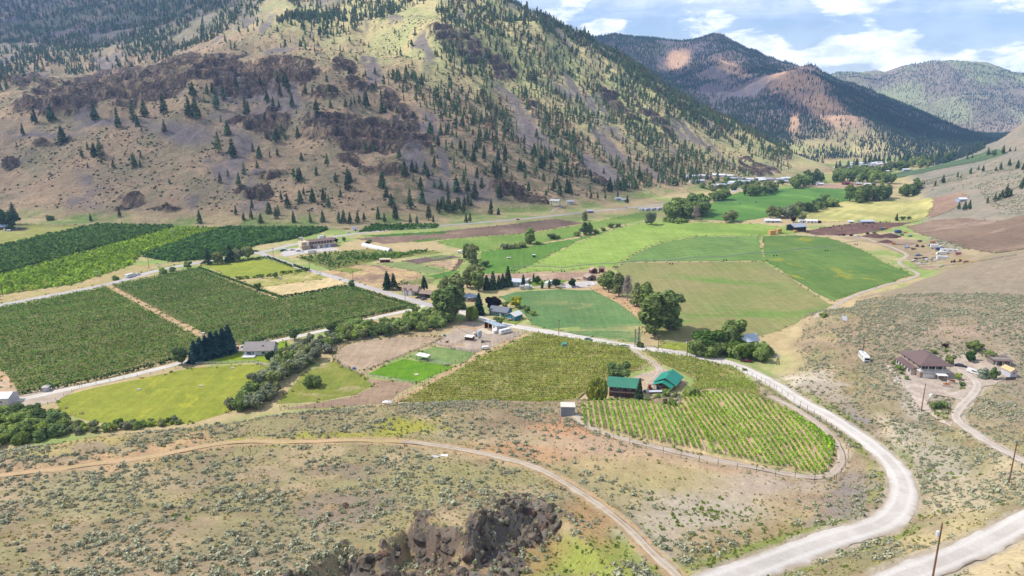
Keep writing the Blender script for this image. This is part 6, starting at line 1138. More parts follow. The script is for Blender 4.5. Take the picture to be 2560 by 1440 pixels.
def house(name, u, v, rz, w, d, h, wc, rc, label, cat='house', group=None, rk='gable', ax='x', rh=1.8, oh=.45, wins=(), doors=(), chim=None, at=None, seam=False):
    t = root(name, u, v, rz, label, cat, group, at)
    walls(t, w, d, h, wc, rh*.98 if rk == 'gable' else None, ax)
    rf = P(t, 'roof', M_ROOF, me=roof_mesh(rk, w, d, rh, ax, oh), col=rc, loc=(0, 0, h+.02))
    if seam: seams(rf, w, d, rh, rk, ax, oh, rc)
    for f_, x_, z_, ww, wh in wins: window(t, f_, w, d, x_, z_, ww, wh)
    for f_, x_, ww, wh, c_ in doors: door(t, f_, w, d, x_, ww, wh, c_)
    if chim: P(rf, 'chimney', M_WALL, [(chim[0], chim[1], rh*.75, .6, .6, 1.6)], ph(160,140,124))
    return t
# ---- the winery: barn with balcony, house with porch
t = house('green_roofed_barn', 1557, 984, -11, 11.6, 7.6, 5.2, ph(96,74,64), ph(62,142,112), 'two storey dark timber barn under a weathered green metal roof', 'barn', rh=2.3, oh=1.0, wins=[('f',-3.2,4.0,1.0,1.1),('f',2.6,4.0,1.0,1.1),('f',-1.0,4.0,1.4,1.6)], doors=[('f',-1.2,2.6,2.2,DGREY),('f',2.6,2.4,2.2,ph(90,70,60))], seam=True)
P(t, 'balcony', M_TIMBER, [(0,-4.8,2.75,11.6,1.9,.14),(0,-5.7,3.45,11.6,.07,.09),(0,-5.7,3.1,11.6,.05,.06)], ph(110,92,84))
for x_ in np.linspace(-5.6, 5.6, 6): P(t, 'post', M_TIMBER, [(x_,-5.65,1.7,.16,.16,3.6)], ph(104,84,74))
for i in range(9): P(t, 'baluster', M_TIMBER, [(-5+1.25*i,-5.7,3.1,.06,.06,.7)], ph(104,84,74))
t = root('bin_stack', 1551, 991, -11, 'row of pale bins and crates under the barn balcony', 'bins')
for i in range(5): P(t, 'bin', M_PAINT, [(-2.4+1.1*i,0,.45,.95,.9,.8)], random.choice([WHITE, LGREY, SKYB, TAN]))
t = house('winery_house', 1671, 962, -29, 8.6, 10.5, 3.0, ph(150,116,88), GREEN, 'winery house under a bright teal green gabled roof', 'house', ax='y', rh=2.3, oh=.9, wins=[('f',-2.2,1.6,1.3,1.2),('r',-2,1.6,1.2,1.1),('r',2,1.6,1.2,1.1)], doors=[('f',.6,1.2,2.1,ph(110,80,60)),('l',0,1.1,2.1,ph(110,80,60))], chim=(-.9, 2.2))
P(t, 'porch_roof', M_ROOF, me=roof_mesh('gable', 8.0, 3.6, 1.7, 'y', .5), col=GREEN, loc=(-.3,-7.2,2.55))
for x_ in (-4, -1.4, 1.2, 3.5): P(t, 'post', M_TIMBER, [(x_,-8.6,1.25,.18,.18,2.7)], ph(150,120,96))
P(t, 'porch_beam', M_TIMBER, [(-.3,-8.6,2.5,8.2,.16,.2)], ph(130,104,84)); P(t, 'porch_floor', M_WALL, [(-.3,-7.0,.1,8.2,3.8,.2)], ph(180,170,160))
house('tool_shed', 1419, 1034, -2, 5.0, 4.6, 3.3, ph(150,156,166), ph(226,216,200), 'grey metal tool shed with pale roof above the sage bank', 'shed', rk='lean', rh=.25, oh=.15, doors=[('f',-1.2,2.2,2.7,ph(140,146,156)),('f',1.2,2.2,2.7,ph(146,152,162))])
house('pump_hut', 1410, 868, 8, 2.3, 2.0, 2.0, ph(150,160,160), ph(80,160,140), 'tiny pump hut with green roof in the middle of the vineyard', 'hut', rh=.6, oh=.2, doors=[('f',0,.8,1.7,ph(110,120,120))])
# ---- hillside house
t = root('hillside_house', 2304, 924, -3, 'large two storey house with brown hipped roof and white balcony', 'house')
walls(t, 12, 14, 5.7, ph(176,152,134)); P(t, 'roof', M_ROOF, me=roof_mesh('hip', 12.6, 17.5, 3.1, 'x', .6), col=ph(120,96,92), loc=(0,-1.4,5.75))
P(t, 'side_roof', M_ROOF, me=roof_mesh('lean', 13.5, 2.6, .9, 'x', .25), col=ph(120,96,92), loc=(-7.0,0,2.6), rot=(0,0,R(90)))
P(t, 'side_room', M_WALL, [(-7.0,0,1.0,2.2,13,3.2)], ph(210,196,180))
for y_ in (-5,-2.4,.2,2.8,5.2): window(t, 'l', 16.2, 14, y_, 1.5, 1.3, 1.3)
for y_ in (-4,0,4): window(t, 'l', 12, 14, y_, 4.5, 1.4, .9)
P(t, 'balcony', M_WALL, [(0,-8.6,2.85,12.2,3.2,.25)], WHITE)
P(t, 'railing', M_WALL, [(0,-10.1,3.95,12.2,.08,.1),(0,-10.1,3.15,12.2,.06,.08),(-6.05,-8.6,3.95,.08,3.0,.1),(6.05,-8.6,3.95,.08,3.0,.1)], WHITE)
for i in range(25): P(t, 'baluster', M_WALL, [(-6+.5*i,-10.1,3.55,.07,.05,.8)], WHITE)
for x_ in (-6,-3,0,3,6): P(t, 'post', M_WALL, [(x_,-10.05,4.2,.2,.2,3.1)], WHITE)
for x_ in (-4,-1.3,1.3,4): window(t, 'f', 12, 14, x_, 4.3, 1.9, 2.0, BROWN)
P(t, 'garage_block', M_WALL, [(0,-8.4,1.1,12,3.0,3.2)], ph(176,152,134)); gd = door(t, 'f', 12, 19.8, -2.3, 4.8, 2.3, WHITE, name='garage_door')
for i in range(4): P(gd, 'pane', M_GLASS, [(-1.7+1.13*i,-.09,1.95,.8,.04,.3)])
for zz_ in (.55, 1.1, 1.65): P(gd, 'panel', M_WALL, [(0,-.09,zz_-.25,4.6,.03,.44)], WHITE)
P(t, 'trim', M_WALL, [(-2.3,-10.0,2.45,5.2,.12,.16)], WHITE); window(t, 'f', 12, 19.8, 3.5, 1.6, 1.6, 1.2)
P(t, 'vent', M_METAL, [(-1,2.5,8.5,.3,.3,.6)]); P(t, 'skylight', M_GLASS, [(1.5,3.0,8.05,.7,.7,.5)])
t = root('white_canopy', 2352, 950, -8, 'flat white canopy on posts beside the garage drive', 'canopy')
P(t, 'roof', M_ROOF, [(0,0,2.5,4.2,3.2,.12)], WHITE)
for x_, y_ in ((-1.9,-1.4),(1.9,-1.4),(-1.9,1.4),(1.9,1.4)): P(t, 'post', M_WALL, [(x_,y_,1.2,.14,.14,2.5)], WHITE)
for i, (u_, v_, w_) in enumerate([(2366,966,3.6),(2380,958,3.2)]):
    t = root('raised_planter', u_, v_, -20, ['pale block planter with orange flowers nearest the drive','pale block planter with orange flowers behind the first one'][i], 'planter', 'block planters')
    P(t, 'block_wall', M_WALL, [(0,0,.45,w_,1.6,1.0)], ph(206,192,176))
    b_ = P(t, 'flowers', M_LEAF, me=tuft('flowers', 60, 1.0, .5, .35, M_LEAF, 77+i), col=ph(206,120,44), loc=(0,0,.95)); b_.scale = (w_/2.4, .8, 1)
t = house('guest_cabin', 2497, 908, -4, 7.6, 4.6, 2.6, ph(150,140,130), ph(122,98,90), 'low cabin with brown roof and white porch posts', 'cabin', rk='lean', rh=-.5, oh=.5, wins=[('f',1.5,1.4,1.0,1.0)], doors=[('f',-.8,1.0,2.0,ph(90,80,70))])
for x_ in (-3.4, -.6, 2.6): P(t, 'post', M_WALL, [(x_,-3.5,1.1,.16,.16,2.4)], WHITE)
P(t, 'porch_roof', M_ROOF, [(0,-3.0,2.4,8.2,1.9,.12)], ph(122,98,90))
house('garden_shed', 2521, 938, 4, 3.0, 5.2, 2.7, ph(206,206,214), ph(226,184,128), 'narrow garden shed with bare plywood roof', 'shed', ax='y', rh=1.1, oh=.3, wins=[('f',0,2.0,.8,.6)], doors=[('f',0,.9,1.5,LGREY)])
t = root('board_screen', 2526, 950, 2, 'dark board screen in front of the garden shed', 'screen')
for i in range(9): P(t, 'board', M_TIMBER, [(-2+.5*i,0,.65,.42,.06,1.4)], ph(92,84,92))
t = root('boulder_wall', 2222, 930, 0, 'stepped wall of pale boulders left of the hillside house', 'boulder wall')
def rock_mesh(seed, sub=2, sq=.75, mat=None, jag=.32):
    bm = bmesh.new(); bmesh.ops.create_icosphere(bm, subdivisions=sub, radius=1.0); r = np.random.default_rng(seed)
    pl = unit(r.normal(size=(11, 3))); off = .42+.4*r.random(11)
    for v_ in bm.verts:
        c = np.array(v_.co)
        for n_, o_ in zip(pl, off):
            q = c@n_
            if q > o_: c = c-n_*(q-o_)
        c *= 1+(r.random()-.5)*jag*.5; v_.co = Vector((c[0], c[1]*.9, c[2]*sq))
    me = bpy.data.meshes.new('rock'); bm.to_mesh(me); bm.free(); me.materials.append(mat); return me
k = NB('pale_stone'); p = k.pos(); k.base(k.scale(k.mix(k.noise(p, .8, 5, .7), ph(206,190,172), ph(226,214,200)), k.range(k.noise(p, 3, 4, .7), .3, .7, .8, 1.15))); M_STONE = k.m
PALE = [rock_mesh(i, 1, .8, M_STONE) for i in range(4)]
w0, w1 = hit(2208, 912), hit(2252, 962)
for i in range(26):
    q = w0.lerp(w1, (i % 13)/12); q.x += random.uniform(-.9, .9)+(i//13)*1.1; q.y += random.uniform(-.9, .9); q.z = ground(q.x, q.y)
    l_ = q-t.location; o = link('boulder', PALE[i % 4], t, (l_.x, l_.y, l_.z+.2), (random.random(), random.random(), random.random()*6)); o.scale = (random.uniform(.5, .95),)*3
t = root('white_board', 2111, 802, 10, 'tilted white panel standing alone on the sage slope', 'panel')
P(t, 'panel', M_PAINT, [(0,0,0,3.2,.12,3.0)], WHITE, loc=(0,0,1.5), rot=(R(-38), R(12), 0)); P(t, 'leg', M_TIMBER, [(-1,.6,.6,.1,.1,1.4),], BROWN); P(t, 'leg', M_TIMBER, [(1,.6,.6,.1,.1,1.4)], BROWN)
# ---- ranch
t = root('pole_barn', 1239, 824, -52, 'white pole barn with sloping roof and two open dark bays', 'barn')
P(t, 'back_wall', M_WALL, [(0,3.3,1.3,12,.2,2.7)], LGREY); P(t, 'side_wall', M_WALL, me=prism('side_wall', [(-3.4,-.3),(3.4,-.3),(3.4,2.7),(-3.4,4.2)], -.1, .1, M_WALL), col=LGREY, loc=(5.95,0,0), rot=(0,0,R(90)))
P(t, 'side_wall', M_WALL, me=prism('side_wall', [(-3.4,-.3),(3.4,-.3),(3.4,2.7),(-3.4,4.2)], -.1, .1, M_WALL), col=ph(110,50,44), loc=(-5.95,0,0), rot=(0,0,R(90)))
fw = P(t, 'front_wall', M_WALL, [(3.6,-3.35,2.0,4.6,.2,4.4)], WHITE); P(t, 'window', M_GLASS, [(3.0,-3.47,3.0,1.3,.06,.8)]); P(t, 'partition', M_WALL, [(1.35,0,1.5,.15,6.4,3.2)], ph(110,50,44))
P(t, 'roof', M_ROOF, me=roof_mesh('lean', 12.2, 6.8, 1.5, 'x', .45), col=ph(176,192,206), loc=(0,0,2.75)); P(t, 'post', M_TIMBER, [(-2.3,-3.3,2.0,.3,.3,4.3)], YELLOW); P(t, 'lining', M_WALL, [(-2.3,3.1,1.5,7,.1,2.6)], ph(110,50,44)); window(t, 'r', 12.1, 6.8, 1.2, 1.6, 1.2, .6)
P(t, 'apron', M_WALL, [(-1,-6.0,.06,11,4.6,.12)], ph(216,200,172)); P(t, 'lean_to', M_WALL, [(5.0,-4.6,.9,1.6,2.0,1.8)], WHITE)
def shelter(u, v, rz, w, d, h, col, label, wall=True):
    t = root('animal_shelter', u, v, rz, label, 'shelter'); P(t, 'roof', M_ROOF, [(0,0,0,w+.6,d+.6,.14)], col, loc=(0,0,h), rot=(R(5),0,0))
    for x_, y_ in ((-w/2,-d/2),(w/2,-d/2),(-w/2,d/2),(w/2,d/2)): P(t, 'post', M_TIMBER, [(x_,y_,h/2-.1,.18,.18,h)], BROWN)
    if wall: P(t, 'back_wall', M_TIMBER, [(0,d/2-.1,h*.42,w,.1,h*.8)], RUST); P(t, 'side_wall', M_TIMBER, [(-w/2+.1,0,h*.42,.1,d,h*.8)], RUST)
    return t
shelter(1174, 850, -22, 4.2, 3.0, 2.3, ph(236,228,216), 'small brown stall with pale roof near the feed silo'); shelter(1058, 899, -30, 6.4, 3.0, 2.5, WHITE, 'open sided shelter with white roof between two pastures', False)
t = root('feed_silo', 1199, 853, 0, 'grey metal feed silo on legs in the ranch yard', 'silo')
def lathe(name, prof, mat, k_=14):
    V = []; Q_ = []
    for i, (r_, z_) in enumerate(prof):
        for j in range(k_): a_ = 6.28318*j/k_; V.append((r_*math.cos(a_), r_*math.sin(a_), z_))
    for i in range(len(prof)-1):
        for j in range(k_): Q_.append((i*k_+j, i*k_+(j+1) % k_, (i+1)*k_+(j+1) % k_, (i+1)*k_+j))
    return np_mesh(name, V, quads=Q_, mats=[mat], smooth_=False)
P(t, 'tank', M_PAINT, me=lathe('tank', [(.15,1.2),(1.25,3.0),(1.25,5.6),(.9,6.1),(.2,6.4),(.02,6.42)], M_PAINT), col=ph(170,186,204))
for a_ in range(4): P(t, 'leg', M_METAL, [(1.05*math.cos(a_*1.57+.8),1.05*math.sin(a_*1.57+.8),1.5,.1,.1,3.2)])
def water_tank(u, v, r_, h, col, label, cat='tank', name='water_tank'):
    t = root(name, u, v, 0, label, cat); P(t, 'shell', M_PAINT, me=lathe('shell', [(.02,0),(r_,0),(r_,h*.85),(r_*.7,h),(.25,h*1.02),(.02,h*1.02)], M_PAINT), col=col); P(t, 'lid', M_PAINT, me=lathe('lid', [(.25,h*1.02),(.25,h*1.1),(.02,h*1.12)], M_PAINT), col=col); return t
water_tank(1206, 857, .7, 1.5, DGREY, 'dark barrel tank beside the feed silo'); water_tank(1111, 840, .8, 1.0, ph(60,150,170), 'small turquoise tank at the arena corner'); water_tank(885, 923, .9, .9, BLUE, 'blue round water trough at the arena end', 'trough', 'water_trough'); water_tank(1186, 838, .8, 1.7, WHITE, 'white tank behind the silo'); water_tank(1192, 841, .8, 1.6, RUST, 'rust brown tank behind the silo')
t = root('white_tarp_bundle', 1214, 873, 12, 'white covered trailer by the paddock fence', 'covered trailer'); P(t, 'cover', M_PAINT, me=prism('cover', [(-2,.3),(2,.3),(2,1.2),(1.4,1.7),(-1.4,1.8),(-2,1.3)], -1, 1, M_PAINT), col=WHITE)
for sx_ in (-1.2, 1.2): P(t, 'wheel', M_TYRE, me=None, boxes=[(sx_,-1.0,.32,.62,.2,.62)])
t = root('horse', 1117, 857, 30, 'brown horse lying in the dirt pen', 'horse')
def skin_body(name, pts, edges, rad, mat, root_=0):
    me = bpy.data.meshes.new(name); me.from_pydata(pts, edges, []); o = bpy.data.objects.new(name, me); COL.objects.link(o)
    sk = o.modifiers.new('skin', 'SKIN'); ly = me.skin_vertices[0].data if me.skin_vertices else None
    if ly is None: 
        bm = bmesh.new(); bm.from_mesh(me); bm.verts.layers.skin.verify(); bm.to_mesh(me); bm.free(); ly = me.skin_vertices[0].data
    for i, r_ in enumerate(rad): ly[i].radius = (r_, r_)
    ly[root_].use_root = True; o.modifiers.new('sub', 'SUBSURF').levels = 1; o.modifiers['sub'].render_levels = 1
    dg = bpy.context.evaluated_depsgraph_get(); ev = bpy.data.meshes.new_from_object(o.evaluated_get(dg)); ev.materials.clear(); ev.materials.append(mat); bpy.data.objects.remove(o); return ev
BODY = ([(0,0,1.15),(.55,0,1.2),(-.6,0,1.2),(.95,0,1.55),(1.15,0,1.75),(1.5,0,1.6),(.55,.2,.6),(.55,.2,.05),(.55,-.2,.6),(.55,-.2,.05),(-.6,.2,.7),(-.65,.2,.05),(-.6,-.2,.7),(-.65,-.2,.05),(-.9,0,1.1),(-1.0,0,.7)], [(0,1),(0,2),(1,3),(3,4),(4,5),(1,6),(6,7),(1,8),(8,9),(2,10),(10,11),(2,12),(12,13),(2,14),(14,15)], [.36,.32,.33,.2,.16,.1,.11,.07,.11,.07,.13,.07,.13,.07,.07,.05])
M_HIDE = paint_mat('animal_hide', .8, .1, 0, .2); COW = skin_body('body', *BODY, M_HIDE)
P(t, 'body', M_HIDE, me=COW, col=ph(110,70,48), loc=(0,0,-.45))
COWS = [(2075,571),(2083,566),(2098,566),(2112,564),(2124,563),(2141,561),(2158,562),(2172,560),(2185,561),(2200,558),(2216,557),(2165,567),(2180,568),(2104,573)]
for i, (u_, v_) in enumerate(COWS):
    t = root('cow', u_, v_, random.random()*360, 'dark cow standing in the brown feedlot', 'cow', 'cattle in the feedlot'); P(t, 'body', M_HIDE, me=COW, col=random.choice([BLACK, ph(70,44,34), ph(90,56,42)]))
# ---- other houses
t = house('teal_house', 1252, 786, -24, 11.5, 8.0, 3.0, TEAL, ph(120,124,136), 'teal house with grey shingle roof and white framed windows', 'house', rh=2.0, oh=.6, wins=[('f',-3.5,1.6,1.6,1.2),('f',-.8,1.6,1.4,1.3),('f',3.8,1.6,1.2,1.2),('r',0,1.6,1.4,1.2)], doors=[('f',1.5,1.0,2.1,WHITE)], chim=(1, .6))
house('teal_garage', 1286, 797, -38, 6.4, 7.6, 2.9, TEAL, ph(226,222,218), 'teal garage with white metal roof', 'garage', ax='y', rh=1.5, oh=.4, wins=[('f',1.9,1.5,.9,.9)], doors=[('f',-1.0,2.6,2.2,ph(90,150,166))])
t = house('grey_lawn_house', 653, 882, 3, 14.5, 8.8, 3.0, ph(196,198,210), ph(150,140,136), 'grey house with broad shingle roof and white deck on a bright lawn', 'house', rh=3.0, oh=.6, wins=[('f',-5,1.6,1.6,1.3),('f',-2.6,1.6,1.0,1.3),('f',2.5,1.6,1.6,1.2),('r',-1.5,1.7,1.0,1.4),('r',1.5,1.7,1.0,1.4),('r',0,3.9,1.4,1.2)], doors=[('f',-4.0,.9,2.1,ph(70,100,130))])
P(t, 'deck', M_TIMBER, [(-4.2,-6.2,.5,6.2,3.6,.15)], WHITE); P(t, 'patio', M_WALL, [(-5,-8.6,.07,8,3.4,.12)], ph(226,220,212)); P(t, 'skylight', M_GLASS, [(2.0,-2.2,4.72,.9,.9,.3)])
P(t, 'railing', M_WALL, [(-4.2,-8.0,1.2,6.2,.06,.08),(-7.2,-6.2,1.2,.06,3.6,.08),(-1.2,-6.2,1.2,.06,3.6,.08)], WHITE)
for i in range(6): P(t, 'baluster', M_WALL, [(-7.1+1.16*i,-8.0,.85,.07,.06,.7)], WHITE)
P(t, 'front_gable', M_ROOF, me=roof_mesh('gable', 5, 5, 1.9, 'y', .3), col=ph(150,140,136), loc=(1.5,3.2,3.4))
house('white_farm_shed', -4, 1006, 4, 13, 7.0, 3.2, ph(206,204,206), ph(244,244,246), 'long white shed cut by the left edge of the view', 'shed', rh=1.4, oh=.3, wins=[('f',3.6,1.6,.8,.8)], doors=[('r',0,2.4,2.4,LGREY)])
house('pump_house', 116, 978, 12, 2.4, 2.2, 2.2, ph(196,190,196), ph(196,188,186), 'little square pump house at the end of the vineyard', 'hut', rk='hip', rh=.7, oh=.25, doors=[('f',0,.9,1.8,LGREY)])
t = house('brown_cottage', 1029, 734, -12, 10.5, 8, 3.1, ph(206,196,184), ph(166,132,116), 'cottage with faded brown roof and two front gables', 'house', rh=2.8, oh=.4, wins=[('f',-3,1.6,1.2,1.2),('f',.5,1.6,1.2,1.2),('r',0,1.6,1.2,1.2)], doors=[('f',-1.3,.9,2.1,WHITE)])
for x_ in (-3, .8):
    P(t, 'front_gable', M_ROOF, me=roof_mesh('gable', 2.8, 3.5, 1.5, 'y', .25), col=ph(166,132,116), loc=(x_,-3.6,3.0)); P(t, 'gable_wall', M_WALL, me=prism('gable_wall', [(-1.4,-.1),(1.4,-.1),(1.4,3.0),(0,4.45),(-1.4,3.0)], -.9, .9, M_WALL), col=WHITE, loc=(x_,-4.2,0))
house('brown_barn', 1068, 742, -20, 8.5, 5.2, 2.9, ph(110,90,80), ph(156,128,112), 'low barn with brown roof and white gable end', 'barn', rh=1.3, oh=.6, wins=[('l',0,1.5,1.0,1.0)], doors=[('f',1.5,3.0,2.2,BLACK)])
house('blue_roofed_house', 1175, 750, -30, 8, 7.2, 2.9, ph(140,110,90), ph(168,182,198), 'small house with pale blue hipped roof among trees', 'house', rk='hip', rh=1.9, oh=.7, wins=[('f',-2,1.5,1.2,1.1),('f',2,1.5,1.2,1.1)], doors=[('f',0,.9,2.0,WHITE)])
house('hidden_house', 1867, 862, 20, 9, 7, 3.4, ph(176,176,172), ph(196,210,226), 'house almost hidden by trees with pale blue metal roof', 'house', rh=2.6, oh=.6, wins=[('f',-2,1.7,1.2,1.2),('f',2,1.7,1.2,1.2)], doors=[('f',0,1,2.1,WHITE)])
t = root('winery_building', 800, 616, 33, 'long two storey winery with brown roof and cream front', 'winery'); walls(t, 24, 9, 6.0, ph(180,160,140), 1.2)
P(t, 'roof', M_ROOF, me=roof_mesh('gable', 24, 9, 1.3, 'x', .9), col=ph(136,106,98), loc=(0,0,6.02)); P(t, 'cellar_wing', M_WALL, [(2,-6.5,1.4,22,4.4,3.4)], ph(150,136,136))
for i in range(10): P(t, 'parapet_block', M_WALL, [(-8+2.2*i,-8.4,3.4,1.0,.5,.7)], CREAM)
for i in range(8): window(t, 'f', 24, 9, -10+2.7*i, 4.7, 1.4, 1.7, BROWN)
for i in range(3): P(t, 'cellar_door', M_WALL, [(-4+5*i,-8.75,1.3,2.4,.1,2.3)], [WHITE, LGREY, SKYB][i])
P(t, 'front_block', M_WALL, [(-15,-1.5,3.2,7,10,7.2)], ph(236,216,176)); P(t, 'banner', M_WALL, [(-13,-6.56,4.5,2.0,.1,4.0)], WHITE); P(t, 'porch_roof', M_ROOF, [(-16,-8.0,2.9,9,3.4,.2)], ph(150,118,100))
for x_ in (-20,-17,-14,-12): P(t, 'post', M_WALL, [(x_,-9.4,1.4,.3,.3,2.9)], CREAM)
for x_ in (-17.3,-16,-14.8): P(t, 'window', M_GLASS, [(x_,-6.55,5.0,.8,.08,1.0)])
P(t, 'tower_roof', M_ROOF, [(-17,1.5,8.6,3.2,3.2,.25)], RUST)
for x_, y_ in ((-18.3,.2),(-15.7,.2),(-18.3,2.8),(-15.7,2.8)): P(t, 'tower_post', M_TIMBER, [(x_,y_,7.6,.25,.25,2.0)], BROWN)
t = root('grow_tunnel', 941, 621, 0, 'long white plastic grow tunnel beside the plots', 'grow tunnel'); a0, a1 = hit(908, 614), hit(976, 628); dv = a1-a0; t.rotation_euler = (0,0,math.atan2(dv.y, dv.x)); t.location = (a0+a1)/2
ln = dv.length; arc = [(2.4*math.cos(a_), 2.6*math.sin(a_)) for a_ in np.linspace(0, math.pi, 11)]; me = prism('cover', arc, -ln/2, ln/2, M_PAINT); me.transform(Matrix.Rotation(R(90), 4, 'Z')); P(t, 'cover', M_PAINT, me=me, col=ph(236,240,246))
for i in range(9):
    me = prism('hoop', [(2.48*math.cos(a_), 2.68*math.sin(a_)) for a_ in np.linspace(0, math.pi, 11)], -.08, .08, M_METAL); me.transform(Matrix.Rotation(R(90), 4, 'Z')); P(t, 'hoop', M_METAL, me=me, loc=(-ln/2+ln*i/8,0,0))
house('fruit_stand', 963, 655, 4, 8, 3.6, 2.6, ph(150,70,60), CREAM, 'red walled fruit stand with cream awning roof', 'fruit stand', rk='lean', rh=-.3, oh=.6, doors=[('f',-1.5,2.4,1.9,BLACK),('f',2,2.2,1.9,BLACK)])
house('blue_door_shed', 888, 577, 8, 5, 4, 2.7, WHITE, ph(150,150,170), 'white shed with blue door beside the highway', 'shed', rh=1.2, oh=.3, doors=[('f',.5,1.4,1.9,BLUE)]); house('white_kiosk', 872, 583, 5, 2.4, 2.0, 1.9, WHITE, LGREY, 'small white kiosk on the dry bank by the highway', 'kiosk', rk='flat', rh=0, oh=.15, doors=[('f',0,.8,1.6,LGREY)])
house('white_hut', 1149, 633, 0, 2.6, 2.4, 2.0, SKYB, WHITE, 'white hut beside the tall creek trees', 'hut', rh=.5, oh=.2, doors=[('f',0,.9,1.6,LGREY)]); house('field_hut', 1335, 643, 10, 2.0, 2.0, 2.1, ph(70,74,84), WHITE, 'dark hut with white roof at the field corner', 'hut', rk='flat', rh=0, oh=.25, doors=[('f',0,.8,1.7,BLACK)])
house('white_bungalow', 1288, 711, -8, 9, 7, 2.7, ph(220,226,232), ph(206,214,222), 'white bungalow half hidden by dark spruces', 'house', rh=1.6, oh=.4, wins=[('f',-2.5,1.5,1.3,1.0),('f',2.8,1.5,1.3,1.0)], doors=[('f',0,.9,2,SKYB)])
for i, (u_, v_, w_, h_, wc, rc, lb) in enumerate([(1305,723,2.8,2.2,TAN,ph(176,176,186),'tan shed of the three by the lane'),(1317,723,2.2,3.0,WHITE,WHITE,'tall narrow white shed of the three by the lane'),(1325,722,2.4,1.8,ph(200,176,150),LGREY,'low shed right of the tall white one')]): house('lane_shed', u_, v_, 10, w_, 2.4, h_, wc, rc, lb, 'shed', rh=.8, oh=.2, doors=[('f',0,.9,1.6,LGREY)])
house('log_barn', 1483, 682, 15, 5, 4.5, 2.8, ph(110,74,60), ph(190,150,136), 'small brown log barn nearest the big hay field', 'barn', ax='y', rh=1.6, oh=.5, doors=[('f',0,2.2,2.2,BLACK)]); house('plank_barn', 1504, 680, -5, 4, 4, 3.2, ph(130,76,60), ph(150,120,110), 'upright reddish plank barn beside the trees', 'barn', rh=1.2, oh=.3, doors=[('f',0,1.2,2.0,BLACK)]); house('old_stable', 1474, 699, 24, 7.5, 6, 2.6, ph(130,110,96), ph(176,152,134), 'old stable with brown shake roof by the bare strip', 'stable', ax='y', rh=1.7, oh=.5, doors=[('f',0,2.0,2.0,BLACK)])
t = root('hay_barn', 1990, 577, 18, 'open hay barn with grey metal gable roof', 'barn'); P(t, 'back_wall', M_WALL, [(0,5.8,2.6,15,.2,5.4)], DGREY); P(t, 'side_wall', M_WALL, [(7.4,0,2.6,.2,11.6,5.4)], ph(90,90,96)); P(t, 'roof', M_ROOF, me=roof_mesh('gable', 15, 12, 2.4, 'x', .8), col=ph(168,174,190), loc=(0,0,5.3))
for x_ in (-7.3,-3.6,0,3.6,7.3): P(t, 'post', M_TIMBER, [(x_,-5.7,2.6,.35,.35,5.4)], BROWN)
BALE = boxes_mesh('bale', [(0,0,0,1.16,2.3,1.12)], flat_mat('straw', ph(214,166,92), .95, var=.2, scale=6))
for nm_, u_, v_, rz_, nx, ny, nz_, lb in [('hay_stack',1929,587,14,5,2,4,'front stack of square straw bales near the hay barn'),('hay_stack',1944,583,40,6,2,4,'rear stack of square straw bales near the hay barn'),('hay_stack',1987,581,18,3,1,2,'few straw bales under the barn eave')]:
    t = root(nm_, u_, v_, rz_, lb, 'hay stack')
    for i in range(nx):
        for j in range(ny):
            for l_ in range(nz_): P(t, 'bale', None, me=BALE, loc=((i-nx/2+.5)*1.2+random.uniform(-.05,.05), (j-ny/2+.5)*2.35, .56+l_*1.15))
for nm_, u_, v_, rz_, w_, d_, h_, wc, rc, lb in [('long_barn',1930,556,-4,17,7,2.6,ph(206,200,206),WHITE,'leftmost long white roofed barn beyond the hay field'),('long_barn',2007,556,-6,9,6,2.8,WHITE,WHITE,'short white house left end of the second barn pair'),('long_barn',2028,557,-6,12,6,2.6,WHITE,WHITE,'right long white roofed barn beside the feedlot'),('low_barn',2126,557,4,6,4,1.8,LGREY,WHITE,'small white roofed feeder above the feedlot'),('low_barn',2165,557,6,15,6,1.9,ph(150,150,160),ph(196,202,214),'low grey roofed barn above the feedlot'),('slope_barn',2403,504,6,10,8,3.4,ph(176,180,206),ph(226,232,240),'barn with white gable on the brown slope'),('red_barn',2114,462,10,10,8,4,ph(130,60,60),ph(120,80,80),'dark red gabled barn of the far farmstead'),('red_shed',2128,463,0,6,5,2.4,ph(206,60,50),ph(150,80,76),'bright red shed of the far farmstead'),('grey_shed',2146,462,-10,9,6,2.5,ph(150,120,120),ph(200,206,214),'grey roofed shed of the far farmstead'),('white_cottage',2050,463,8,10,7,2.6,WHITE,ph(226,226,230),'white cottage left of the far farmstead'),('white_cottage',2168,463,-6,9,6,2.6,WHITE,ph(214,218,226),'white cottage right of the far farmstead'),('valley_shed',2264,427,5,14,8,3,SKYB,ph(226,230,236),'pale shed at the edge of the bench orchard'),('valley_shed',2215,431,-5,12,7,3,ph(220,190,180),ph(226,210,206),'pinkish shed behind the bench orchard'),('left_barn',8,573,8,15,9,3.2,ph(110,80,80),SKYB,'barn with pale blue roof at the left edge')]:
    house(nm_, u_, v_, rz_, w_, d_, h_, wc, rc, lb, 'barn' if 'barn' in nm_ else 'house', rh=d_*.2, oh=.4, wins=[('f',-w_*.3,1.4,w_*.1,.9),('f',w_*.3,1.4,w_*.1,.9)], doors=[('f',0,1.6,1.9,DGREY)])
